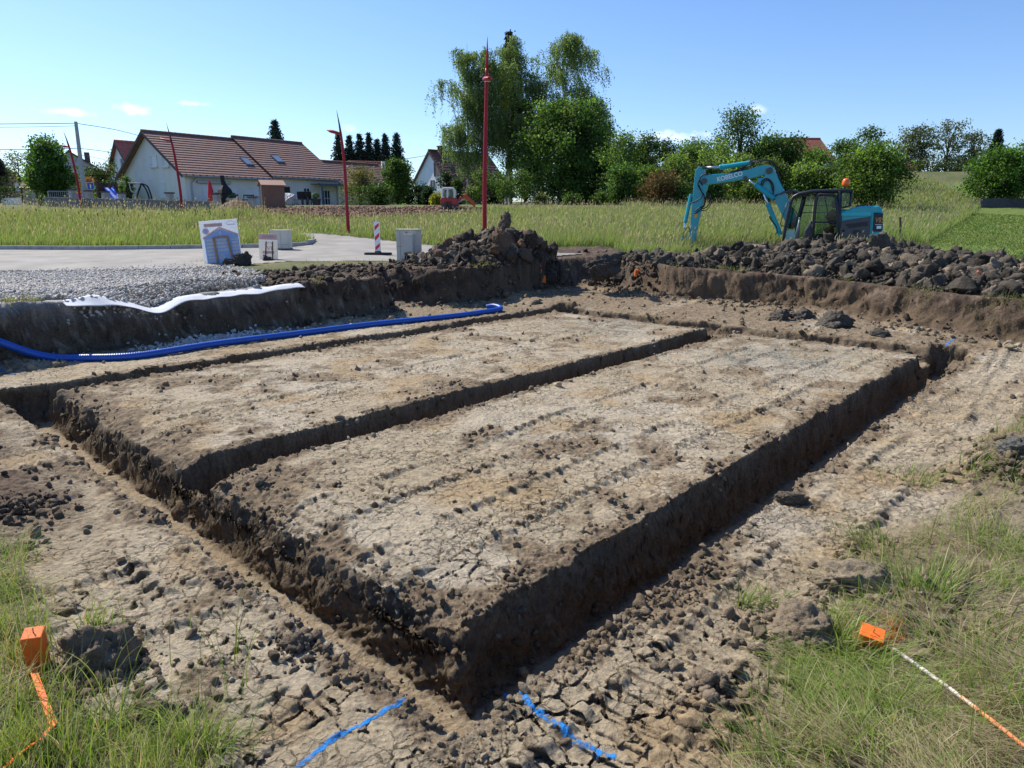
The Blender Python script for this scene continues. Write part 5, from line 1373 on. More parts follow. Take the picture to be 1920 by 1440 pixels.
    ub = sil([(300, 240), (345, 213), (560, 196), (690, 168), (800, 133), (875, 135), (893, 160), (880, 205), (842, 205), (760, 230), (690, 248), (560, 266), (430, 286), (345, 297), (308, 288)], YB, .26, 'upper_boom', TURQ)
    for a, c, r in [(320, 265, .10), (660, 240, .07), (862, 180, .12), (890, 412, .07), (1050, 640, .11), (315, 153, .06), (710, 108, .06)]:
        q = L3(a, c, YB); b = MB(); b.tube([(q.x, YB - EY - .19, q.z), (q.x, YB - EY + .19, q.z)], r, 14); b.build('pivot_pin', GREYP, t, bevel=.01)
    q = L3(423, 271, YB - .13); letters('KOBELCO', .20, WHT, t, (q.x, YB - EY - .134, q.z), (R(90), -math.atan2(28, 122), 0), (1.0, 1.1, 1), .006)
    dip = sil([(243, 178), (268, 148), (318, 150), (322, 205), (352, 232), (345, 310), (300, 480), (270, 600), (240, 770), (195, 790), (190, 740), (208, 560), (230, 300)], YB, .22, 'arm', TURQ)
    b = MB(); b.prism([L(*p, YB) for p in [(238, 545), (262, 540), (260, 572), (236, 576)]], YB - EY - .116, YB - EY - .109); b.build('warning_sticker', mat('sticker_orange', (.85, .38, .03), rough=.5, var=0), t)
    def ram(a, bb, c, r, name, y=YB):
        A, B, Cc = L3(*a, y), L3(*bb, y), L3(*c, y)
        m = MB(); m.tube([B, Cc], r, 12); m.tube([B.lerp(Cc, .02), B.lerp(Cc, -.04)], r * 1.15, 12); cy = m.build(name, TURQ, t, smooth=False, bevel=.006)
        m = MB(); m.tube([A, B.lerp(Cc, .15)], r * .52, 10); m.build('piston_rod', CHROME, cy, smooth=True)
    ram((318, 154), (455, 150), (712, 112), .085, 'arm_cylinder')
    ram((132, 742), (158, 600), (206, 375), .075, 'bucket_cylinder', YB)
    ram((690, 258), (745, 298), (898, 412), .085, 'adjusting_cylinder', YB - .22)
    ram((815, 372), (850, 465), (952, 716), .085, 'lift_cylinder', YB - .22)
    for p_ in ((222, 720, .055), (150, 815, .07)): m = MB(); m.tube([L3(112, 756, YB), L3(p_[0], p_[1], YB)], p_[2], 8); m.build('bucket_link', TURQ, t)
    bk = MB(); bk.prism([L(*p, YB) for p in [(140, 828), (180, 800), (240, 795), (262, 822), (330, 815), (345, 830), (300, 880), (255, 930), (190, 948), (140, 925), (130, 880)]], YB - EY - .42, YB - EY + .42)
    bk.build('bucket', STEEL, t, bevel=.03)
    b = MB()
    for k in range(5): b = MB(); b.box((L(340, 824, YB)[0] + .05, YB - EY - .36 + .18 * k, L(340, 824, YB)[1]), (.22, .06, .05)); b.build('bucket_tooth', STEEL, t, bevel=.01)
    # hoses
    hs = [([(300, 300), (275, 255), (300, 215), (345, 210)], -.16), ([(268, 300), (290, 350), (318, 400), (310, 470), (270, 490), (235, 520)], -.17), ([(275, 250), (262, 300), (300, 380), (250, 430), (195, 452)], -.19),
          ([(330, 340), (345, 400), (365, 430), (340, 480), (300, 500)], .05), ([(325, 345), (355, 390), (375, 440), (340, 500), (290, 515)], .10), ([(330, 400), (322, 450), (300, 490), (235, 540)], -.15),
          ([(560, 190), (620, 160), (700, 120), (790, 88), (850, 95), (900, 130), (930, 210), (960, 310)], -.02), ([(560, 196), (640, 165), (720, 125), (800, 95), (860, 100), (905, 140), (940, 230), (975, 330)], -.10), ([(600, 180), (660, 150), (760, 96), (830, 86), (890, 110), (925, 170), (945, 250)], .06),
          ([(345, 212), (430, 222), (520, 200), (600, 178), (690, 165)], -.10), ([(350, 222), (440, 228), (540, 205), (640, 172)], .0),
          ([(790, 300), (800, 262), (840, 245), (880, 275), (895, 320), (890, 380)], -.19), ([(800, 305), (815, 270), (845, 258), (875, 290), (885, 350)], -.21), ([(860, 560), (880, 600), (915, 640), (925, 690), (912, 715)], -.30), ([(905, 390), (950, 370), (1000, 350), (1040, 352)], -.2),
          ([(140, 700), (170, 655), (190, 660), (188, 690)], -.12), ([(1040, 480), (1080, 520), (1100, 560), (1090, 610)], -.18)]
    for pts, dy in hs:
        pl = catmull([tuple(L3(a, c, YB + dy)) for a, c in pts], 6)
        b = MB(); b.tube(pl, .021, 6); b.build('hose', HOSE, t, smooth=True)
excavator()

# ------------------------------------------------------------------ the small red digger in the field
def mini():
    Y = 45.0; s = 140 / 1920
    o = P(780 + 900 * s, 330 + 950 * s, Y); o.z = float(nat(np.array(o.x), np.array(o.y))) - .05
    t = thing('mini_excavator', 'small red digger with a white cab working in the brown field', 'excavator', o)
    dz = o.z - (P(780 + 900 * s, 330 + 950 * s, Y).z)
    def L(zx, zy): q = P(780 + zx * s, 330 + zy * s, Y) - o; return (q.x, q.z + dz * .8)
    RP = mat('red_paint', (.50, .035, .035), rough=.4, var=.1, scale=4, dirt=.3, dirtcol=(.3, .1, .08)); RO = mat('orange_red_paint', (.62, .085, .025), rough=.4, var=.1)
    WP = mat('white_paint', (.78, .78, .76), rough=.4, var=.05)
    def sil(pts, y0, y1, name, m, bevel=.03, parent=t):
        b = MB(); b.prism([L(*p) for p in pts], y0, y1); return b.build(name, m, parent, bevel=bevel)
    for y0 in (-.75, .45): sil([(560, 900), (600, 870), (700, 855), (1200, 850), (1290, 875), (1300, 915), (1250, 950), (650, 950), (560, 930)], y0, y0 + .3, 'track', TRACKM)
    sil([(650, 640), (690, 610), (860, 610), (1080, 640), (1085, 760), (1060, 790), (660, 760)], -.7, .7, 'body', RP, .05)
    sil([(650, 745), (1090, 770), (1090, 830), (680, 830)], -.68, .68, 'base', GREYP)
    b = MB()
    for yy in (-.6, .35):
        for pts in ([(700, 610), (700, 400), (720, 370), (960, 370), (1000, 420), (1010, 610)], [(830, 610), (835, 380)]): b.tube([Vector((L(*p)[0], yy, L(*p)[1])) for p in pts], .06, 8)
    b.build('cab_frame', WP, t); sil([(695, 400), (705, 362), (960, 362), (990, 395)], -.64, .39, 'cab_roof', WP)
    sil([(845, 600), (850, 410), (960, 405), (1000, 600)], -.6, -.585, 'pane', GGLASS, 0); sil([(700, 590), (710, 410), (820, 405), (825, 590)], -.6, -.585, 'pane', GGLASS, 0); sil([(700, 590), (700, 480), (820, 480), (820, 590)], -.58, -.56, 'cab_panel', WP, 0)
    sil([(850, 600), (850, 410), (990, 405), (1000, 600)], .33, .35, 'pane', GGLASS, 0); sil([(760, 600), (770, 470), (800, 470), (830, 560), (900, 570), (900, 605)], -.35, .1, 'seat', SEAT)
    sil([(1060, 650), (1100, 610), (1200, 530), (1270, 505), (1320, 530), (1480, 690), (1540, 860), (1520, 905), (1460, 800), (1290, 630), (1240, 620), (1120, 700), (1080, 720)], -.1, .1, 'boom', RO)
    b = MB(); b.tube([Vector((L(1080, 740)[0], -.2, L(1080, 740)[1])), Vector((L(1240, 640)[0], -.14, L(1240, 640)[1]))], .06, 8); b.build('lift_cylinder', CHROME, t)
    b = MB(); b.tube([Vector((L(1320, 520)[0], 0, L(1320, 520)[1])), Vector((L(1450, 660)[0], 0, L(1450, 660)[1]))], .07, 8); b.build('arm_cylinder', HOSE, t)
    sil([(1520, 830), (1600, 850), (1720, 840), (1720, 900), (1620, 930), (1530, 915)], -.3, .3, 'bucket', STEEL)
    b = MB()
    for k in (0, 1): b.tube([Vector((L(780 + 110 * k, 950)[0], -.8, L(780, 950)[1])), Vector((L(810 + 90 * k, 700)[0], -.8, L(810, 700)[1]))], .07, 8)
    b.tube([Vector((L(800, 870)[0], -.8, L(800, 870)[1])), Vector((L(960, 870)[0], -.8, L(960, 870)[1]))], .08, 8); b.build('blade_arm', TRACKM, t)
    b = MB(); b.tube([Vector((L(1040, 650)[0], -.2, L(1040, 600)[1])), Vector((L(1110, 520)[0], -.2, L(1110, 520)[1])), Vector((L(1200, 540)[0], -.1, L(1200, 560)[1]))], .07, 8); b.build('hose', HOSE, t)
mini()
# ------------------------------------------------------------------ houses
def plaster(name, col): return mat(name, col, rough=.92, var=.06, scale=1.2, bump=.004, bscale=60, dirt=.25, dirtcol=tuple(c * .78 for c in col))
CREAM = plaster('cream_render', (.74, .73, .70)); CREAM2 = plaster('warm_render', (.66, .61, .54)); WHITEW = plaster('white_render', (.78, .80, .83)); PEACH = plaster('peach_render', (.56, .36, .25)); GREYW = plaster('grey_render', (.42, .43, .45))
TILE = mat('roof_tile', (.22, .122, .10), rough=.8, var=.3, scale=5, dirt=.5, dirtcol=(.15, .085, .072)); TILE2 = mat('roof_tile_red', (.36, .12, .085), rough=.8, var=.25, scale=5); TILE3 = mat('roof_tile_brown', (.21, .10, .08), rough=.8, var=.3, scale=5)
TIMB = mat('dark_fascia', (.07, .04, .032), rough=.7, var=.2); ZINC = mat('zinc_pipe', (.35, .36, .38), rough=.45, metal=.6, var=.1)
SHUT = mat('white_shutter', (.72, .75, .78), rough=.5, var=.03); DGL = mat('dark_window', (.03, .035, .042), rough=.08, var=0, spec=.7); SKYL = mat('roof_light', (.16, .24, .34), rough=.06, var=0, spec=.8)

class House:
    """gabled house: local x along the ridge, y across it, origin at a ground corner"""
    def __init__(s, name, label, a, b, width, wall, eave, rise, wallm, tilem, courses=16, over=.45, gover=.35, units=None, cat='house', base=None, fover=None):
        s.a, s.b = Vector((a[0], a[1], 0)), Vector((b[0], b[1], 0)); s.L = (s.b - s.a).length; s.W = width
        s.rz = math.atan2(b[1] - a[1], b[0] - a[0]); s.e, s.r = eave, rise
        zb = base if base is not None else min(float(nat(np.array(p[0]), np.array(p[1]))) for p in (a, b))
        s.o = Vector((a[0], a[1], zb)); s.t = thing(name, label, cat, s.o, s.rz)
        s.Mi = (Matrix.Translation(s.o) @ Matrix.Rotation(s.rz, 4, 'Z')).inverted()
        L, W, e, r = s.L, s.W, eave, rise
        m = MB(); d = -.6
        m.add([(0, 0, d), (L, 0, d), (L, W, d), (0, W, d), (0, 0, e), (L, 0, e), (L, W, e), (0, W, e), (0, W / 2, e + r), (L, W / 2, e + r)],
              [(0, 1, 5, 4), (2, 3, 7, 6), (0, 4, 8, 7, 3), (1, 2, 6, 9, 5), (4, 5, 9, 8), (7, 8, 9, 6)])
        m.build('wall', wallm, s.t)
        s.k = r / (W / 2); units = units or [(0, L, 0)]
        for x0, x1, dz in units:
            x0 -= gover if x0 == 0 else 0; x1 += gover if x1 == L else 0
            for side in (0, 1):
                m = MB(); n = courses; th = .09
                for i in range(n):
                    f0, f1 = i / n, (i + 1) / n
                    ov = fover if (fover is not None and side == 0) else over
                    y0 = mix(-ov, W / 2, f0); y1 = mix(-ov, W / 2, min(1, f1 + .25 / n)) if i < n - 1 else W / 2
                    z0 = e + s.k * y0 + dz + .10; z1 = e + s.k * y1 + dz + .10
                    q = [(y0, z0 + .075), (y1, z1 + .01), (y1, z1 - .05), (y0, z0 - .03)]
                    vs = []
                    for x in (x0, x1):
                        for (yy, zz) in q: vs.append((x, yy if side == 0 else W - yy, zz))
                    fs = [(0, 1, 5, 4), (1, 2, 6, 5), (2, 3, 7, 6), (3, 0, 4, 7), (0, 3, 2, 1), (4, 5, 6, 7)]
                    if side: fs = [f[::-1] for f in fs]
                    m.add(vs, fs)
                rf = m.build('roof', tilem, s.t)
                if side == 0:
                    s.roof = rf
                    m = MB()
                    y = W / 2; z = e + r + dz + .16
                    xx = x0
                    while xx < x1 - .05: m.tube([(xx, y, z), (min(x1, xx + .42), y, z + .012)], .11, 8); xx += .40
                    m.build('ridge_tile', tilem, rf)
                    ov = fover if fover is not None else over; m = MB(); m.tube([(x0, -ov - .05, e - s.k * ov + dz + .05), (x1, -ov - .05, e - s.k * ov + dz + .05)], .06, 8); m.build('gutter', ZINC, rf)
                    for x in (x0 - .012, x1 + .012):
                        for sd in (0, 1):
                            m = MB(); ov = fover if (fover is not None and sd == 0) else over
                            A = (x, -ov if not sd else W + over, e - s.k * ov + dz + .03); B = (x, W / 2, e + r + dz + .03)
                            m.add([(A[0] - .02, A[1], A[2] - .14), (A[0] + .02, A[1], A[2] - .14), (A[0] + .02, A[1], A[2] + .12), (A[0] - .02, A[1], A[2] + .12), (B[0] - .02, B[1], B[2] - .14), (B[0] + .02, B[1], B[2] - .14), (B[0] + .02, B[1], B[2] + .12), (B[0] - .02, B[1], B[2] + .12)],
                                  [(0, 1, 5, 4), (1, 2, 6, 5), (2, 3, 7, 6), (3, 0, 4, 7), (0, 3, 2, 1), (4, 5, 6, 7)])
                            m.build('verge_board', TIMB, rf)
                    m = MB(); n = int((x1 - x0) / .55)
                    for i in range(n):
                        x = x0 + .3 + i * (x1 - x0 - .6) / max(1, n - 1); m.box((x, -over * .5, e - s.k * over * .5 + dz - .03), (.10, over + .06, .12))
                    m.build('rafter_end', TIMB, rf)
    def hit(s, px, py, plane):
        """local point of a sight line on 'front' (y=0), 'gable' (x=0) or 'slope'"""
        a, f, c = ray(px, py); o = s.Mi @ Vector((0, 0, CZ)); d = (s.Mi.to_3x3() @ Vector((a, f, c)))
        if plane == 'front': t = -o.y / d.y
        elif plane == 'gable': t = -o.x / d.x
        else: t = (s.e + s.k * o.y + .17 - o.z) / (d.z - s.k * d.y)
        return o + d * t
    def rect(s, px0, py0, px1, py1, plane):
        p, q = s.hit(px0, (py0 + py1) / 2, plane), s.hit(px1, (py0 + py1) / 2, plane)
        m0, m1 = s.hit((px0 + px1) / 2, py0, plane), s.hit((px0 + px1) / 2, py1, plane)
        return p, q, m0.z, m1.z
    def opening(s, name, px0, py0, px1, py1, plane, m, frame=SHUT, bars=0, sill=True, kids='pane'):
        p, q, z1, z0 = s.rect(px0, py0, px1, py1, plane)
        ax = 'x' if plane == 'front' else 'y'
        u0, u1 = sorted((getattr(p, ax), getattr(q, ax))); w, h = u1 - u0, z1 - z0; uc, zc = (u0 + u1) / 2, (z0 + z1) / 2
        def bx(b, u, z, w_, h_, dep, off):
            if plane == 'front': b.box((u, off, z), (w_, dep, h_))
            else: b.box((off, u, z), (dep, w_, h_))
        b = MB(); f = .075
        for (u, z, w_, h_) in [(u0 + f / 2, zc, f, h), (u1 - f / 2, zc, f, h), (uc, z1 - f / 2, w - 2 * f, f), (uc, z0 + f / 2, w - 2 * f, f)]: bx(b, u, z, w_, h_, .08, -.03)
        for k in range(bars): bx(b, u0 + w * (k + 1) / (bars + 1), zc, .05, h - 2 * f, .06, -.03)
        if bars > 1: bx(b, uc, z0 + h * .45, w - 2 * f, .05, .055, -.03)
        o = b.build(name, frame, s.t)
        b = MB(); bx(b, uc, zc, w - 2 * f, h - 2 * f, .03, -.005); b.build(kids, m, o)
        if sill:
            b = MB(); bx(b, uc, z0 - .05, w + .16, .08, .16, -.08); b.build('sill', CREAM2, o)
        return o

def corner(px, Y): q = P(px, 385, Y); return (q.x, q.y)
def houses():
    a, b = corner(352, 54), corner(637, 65.5)
    L = math.hypot(b[0] - a[0], b[1] - a[1])
    h = House('long_house', 'long cream semi-detached house with a stepped brown tiled roof and two roof windows', a, b, 10.2, 0, 2.42, 3.15, CREAM, TILE, 17, .55, .45, units=[(0, L * .50, 0), (L * .50, L, .22)], base=2.86)
    for k, r_ in enumerate([(283, 291, 295, 313), (306, 291, 317, 313)]): h.opening('window', *r_, 'gable', SHUT)
    h.opening('door', 299, 342, 311, 372, 'gable', SHUT, sill=False)
    h.opening('patio_door', 380, 347, 398, 384, 'front', SHUT, bars=1, sill=False); h.opening('patio_door', 387.5, 348, 399, 384, 'front', DGL, bars=1, sill=False, frame=mat('white_frame', (.8, .8, .8), rough=.4)) if False else None
    h.opening('window', 432, 350, 444, 368, 'front', SHUT); h.opening('window', 473, 352, 486, 367, 'front', SHUT)
    h.opening('window', 532, 350, 543, 361, 'front', DGL, frame=TIMB, bars=1, sill=False); h.opening('window', 568, 352, 581, 368, 'front', DGL, bars=1)
    h.opening('patio_door', 603, 356, 619, 385, 'front', DGL, bars=2, sill=False)
    p, q, z1, z0 = h.rect(368, 338, 430, 346, 'front'); m = MB(); m.box(((p.x + q.x) / 2, -.14, (z0 + z1) / 2), (q.x - p.x, .26, .22)); m.build('awning_box', ZINC, h.t, bevel=.03)
    m = MB(); p = h.hit(362, 326, 'front'); m.tube([(p.x, -.45, h.e - .28), (p.x - .1, -.15, h.e - .55), (p.x - .25, -.08, h.e - .8), (p.x - .25, -.08, 0)], .055, 8); m.build('downpipe', ZINC, h.t)
    m = MB(); x = h.L - .25; m.tube([(x, -.45, h.e - .2), (x, -.1, h.e - .6), (x, -.08, 0)], .055, 8); m.build('downpipe', ZINC, h.t)
    for r_ in [(452, 297, 474, 311), (510, 297.5, 532, 311)]:
        c = [h.hit(px, py, 'slope') for px, py in [(r_[0], r_[1]), (r_[2] - 8, r_[1]), (r_[2], r_[3]), (r_[0] + 9, r_[3])]]
        x0, x1 = (c[0].x + c[3].x) / 2, (c[1].x + c[2].x) / 2; y0, y1 = c[2].y, c[0].y; dz = .22 if x0 > h.L * .5 else 0
        zz = lambda y: h.e + h.k * y + .17 + dz
        def sl(m, x0, x1, y0, y1, lo, hi):
            m.add([(x0, y0, zz(y0) + lo), (x1, y0, zz(y0) + lo), (x1, y1, zz(y1) + lo), (x0, y1, zz(y1) + lo), (x0, y0, zz(y0) + hi), (x1, y0, zz(y0) + hi), (x1, y1, zz(y1) + hi), (x0, y1, zz(y1) + hi)], [(3, 2, 1, 0), (4, 5, 6, 7), (0, 1, 5, 4), (1, 2, 6, 5), (2, 3, 7, 6), (3, 0, 4, 7)])
        m = MB(); sl(m, x0, x1, y0, y1, -.05, .09); f = m.build('roof_window', GREYP, h.t)
        m = MB(); sl(m, x0 + .1, x1 - .1, y0 + .08, y1 - .08, .091, .105); m.build('pane', SKYL, f)
    # pergola
    p, q, z1, z0 = h.rect(588, 350, 634, 386, 'front'); BL = mat('blue_grey_wood', (.11, .15, .21), rough=.7, var=.15)
    t = thing('pergola', 'blue grey wooden porch frame over the glazed door of the long house', 'pergola', h.t.location, h.rz); m = MB()
    for x in (p.x, q.x): m.box((x, -1.3, z1 / 2 - .1), (.12, .12, z1 + .2)); m.build('post', BL, t); m = MB()
    m.box(((p.x + q.x) / 2, -1.3, z1 + .06), (q.x - p.x + .4, .16, .14)); m.build('beam', BL, t); m = MB()
    m.box(((p.x + q.x) / 2, -.72, z1 + .17), (q.x - p.x + .5, 1.4, .05)); m.build('canopy', BL, t)
    # annex roof at the right end
    c = corner(640, 68); d = corner(735, 77)
    House('garage', 'low brown roofed annex joined to the right end of the long house', c, (c[0] + 4.4, c[1] + 5.0), 6, 0, 2.3, 1.9, CREAM2, TILE, 12, .4, .3, base=2.95)
    # white house left behind
    e = corner(262, 66)
    w = House('white_house', 'white house with grey drainpipes half hidden behind the long house gable', e, (e[0] + 6, e[1] + 7), 6.5, 0, 2.6, 3.2, WHITEW, TILE2, 12, .3, .3, base=3.0)
    m = MB()
    for py in (276, 291): 
        pass
    for f in (.30, .42): m = MB(); m.tube([(-.1, w.W * f, 0), (-.1, w.W * f, 4.3)], .09, 8); m.build('drainpipe', ZINC, w.t)
    # white gabled house by the birches
    a = corner(840, 75); g = math.radians(40)
    w = House('white_house', 'white gabled house with a brown shutter and chimney beside the birches', a, (a[0] + 7.8 * math.cos(g), a[1] + 7.8 * math.sin(g)), 6.4, 0, 3.2, 3.0, WHITEW, TILE3, 16, .4, .2, base=2.6, fover=1.9)
    w.opening('window', 814, 304, 826, 331, 'gable', mat('brown_shutter', (.17, .13, .13), rough=.7), frame=mat('grey_frame', (.2, .19, .2)), sill=False); w.opening('window', 808, 338, 815, 352, 'gable', DGL, frame=GREYP, sill=False)
    m = MB(); m.box((1.2, 2.7, 6.2), (.7, .6, 1.1)); m.box((1.2, 2.7, 6.78), (.85, .75, .10)); m.build('chimney', mat('dark_brick', (.12, .08, .07), rough=.9, var=.3), w.roof)
    # red roof in front of the spruces
    a = corner(667, 98)
    w = House('red_house', 'house with a plain red roof in front of the row of spruces', a, (a[0] + 5.2, a[1] + 2), 7, 0, 2.8, 2.7, WHITEW, TILE2, 14, .4, .3, base=3.9)
    m = MB(); m.box((4.4, 1.6, 5.0), (.5, .5, 1.3)); m.build('chimney', WHITEW, w.roof)
    # left edge houses
    a = corner(58, 110)
    w = House('peach_house', 'peach coloured house with a red roof at the left edge', a, (a[0] - 7, a[1] + 7.1), 7, 0, 2.6, 2.5, PEACH, TILE2, 14, .3, .2, base=4.7)
    a = corner(47, 95); b = corner(86, 95)
    w = House('peach_house', 'low peach annex with a dark red roof beside the leafy street tree', a, b, 5, 0, 2.0, 1.9, PEACH, TILE, 10, .3, .2, base=3.9)
    a = corner(165, 105)
    w = House('grey_house', 'grey gabled house with a brick chimney far behind the power pole', (a[0] + 3.0, a[1]), (a[0] - 1.2, a[1] + 7), 8, 0, 4.2, 2.6, GREYW, TILE, 12, .4, .3, base=4.2)
    m = MB(); m.box((1.8, 1.8, 6.2), (.7, .7, 1.5)); m.build('chimney', mat('dark_brick', (.12, .08, .07)), w.roof)
    # right hand roofs behind the hedge
    a = corner(1476, 82)
    w = House('house', 'house with a red tiled roof and white gable rising behind the hedge', (a[0], a[1]), (a[0] + 5.1, a[1] + .4), 8, 0, 4.6, 2.7, WHITEW, TILE2, 22, .3, .15, base=3.6)
    a = corner(1672, 92)
    w = House('house', 'small pink red roof showing at the foot of the distant birches', (a[0], a[1]), (a[0] + 3.3, a[1] + .5), 5, 0, 2.0, 1.6, WHITEW, TILE2, 8, .3, .15, base=5.2)
    return h
HOUSE = houses()

def place(px, py, Y, f=nat):
    q = P(px, py, Y); return Vector((q.x, q.y, float(f(np.array(q.x), np.array(q.y)))))
# garden wall and its pillars
def garden():
    a, b = place(88, 380, 49), place(400, 388, 43.5)
    n = 26; m = MB(); L = (b - a).length; ang = math.atan2(b.y - a.y, b.x - a.x)
    for i in range(n):
        p = a.lerp(b, (i + .5) / n); z = float(nat(np.array(p.x), np.array(p.y))); m.box((p.x, p.y, z + .12), (L / n - .004, .22, .95), ang)
    tag(m.build('garden_wall', mat('grey_block', (.17, .17, .18), rough=.95, var=.2, scale=3)), 'low dark grey garden wall in front of the long house', 'wall')
    m = MB()
    for i in range(n):
        p = a.lerp(b, (i + .5) / n); z = float(nat(np.array(p.x), np.array(p.y))); m.box((p.x, p.y, z + .62), (L / n - .004, .28, .05), ang)
    tag(m.build('wall_coping', CONC), 'pale coping along the low grey garden wall', 'coping')
    names = ['grey concrete pillar left of the leaning red lamp', 'grey concrete pillar between the power pole and the road sign', 'grey concrete pillar left of the blue slide', 'grey concrete pillar right of the blue slide', 'dark capped pillar in front of the gable door', 'pale pillar beside the closed red parasol', 'grey pillar left of the brown shed']
    for (px, top), lb in zip([(134, 357), (165, 359), (196, 361), (227, 363), (317, 363), (405, 365), (472, 371)], names):
        f = (px - 88) / 312; p = a.lerp(b, min(f, 1.25)); z = float(nat(np.array(p.x), np.array(p.y))); q = P(px, top, p.y)
        t = thing('pillar', lb, 'pillar', (q.x, p.y + .05, z), ang, 'pillars of the garden wall')
        m = MB(); hh = max(.7, q.z - z); m.box((0, 0, hh / 2), (.34, .34, hh)); m.build('shaft', CONC, t, bevel=.02); m = MB(); m.box((0, 0, hh + .04), (.44, .44, .09)); m.build('cap', mat('dark_cap', (.08, .08, .085)), t)
garden()
def shed():
    q = place(512, 388, 47.5); t = thing('garden_shed', 'brown metal garden shed with a low gable roof in front of the long house', 'shed', q, .50)
    BR = mat('shed_brown', (.20, .105, .07), rough=.55, var=.12, scale=3); BD = mat('shed_dark', (.085, .072, .06), rough=.6, var=.1)
    m = MB(); w, d, e, r = 1.35, 1.5, 1.42, .28
    m.add([(-w / 2, -d / 2, -.3), (w / 2, -d / 2, -.3), (w / 2, d / 2, -.3), (-w / 2, d / 2, -.3), (-w / 2, -d / 2, e), (w / 2, -d / 2, e), (w / 2, d / 2, e), (-w / 2, d / 2, e), (-w / 2, 0, e + r), (w / 2, 0, e + r)], [(0, 1, 5, 4), (2, 3, 7, 6), (0, 4, 8, 7, 3), (1, 2, 6, 9, 5), (4, 5, 9, 8), (7, 8, 9, 6)])
    m.build('wall', BR, t)
    m = MB()
    for y in np.linspace(-d / 2 + .12, d / 2 - .12, 8): m.box((-w / 2 - .012, y, e / 2), (.024, .05, e - .02))
    m.box((-w / 2 - .02, 0, e / 2 + .05), (.03, .75, e + .02)); m.build('door', BD, t)
    m = MB()
    for x in np.linspace(-w / 2 + .1, w / 2 - .1, 8): m.box((x, -d / 2 - .01, e / 2), (.05, .02, e))
    m.build('panel_rib', BR, t)
    m = MB()
    for s in (-1, 1):
        y0, y1 = s * (d / 2 + .12), 0; z0, z1 = e - .03, e + r + .03
        m.add([(-w / 2 - .12, y0, z0), (w / 2 + .12, y0, z0), (w / 2 + .12, y1, z1), (-w / 2 - .12, y1, z1), (-w / 2 - .12, y0, z0 + .05), (w / 2 + .12, y0, z0 + .05), (w / 2 + .12, y1, z1 + .05), (-w / 2 - .12, y1, z1 + .05)], [(3, 2, 1, 0), (4, 5, 6, 7), (0, 1, 5, 4), (1, 2, 6, 5), (2, 3, 7, 6), (3, 0, 4, 7)])
    m.build('roof', mat('shed_roof', (.36, .20, .13), rough=.5, var=.1), t)
shed()
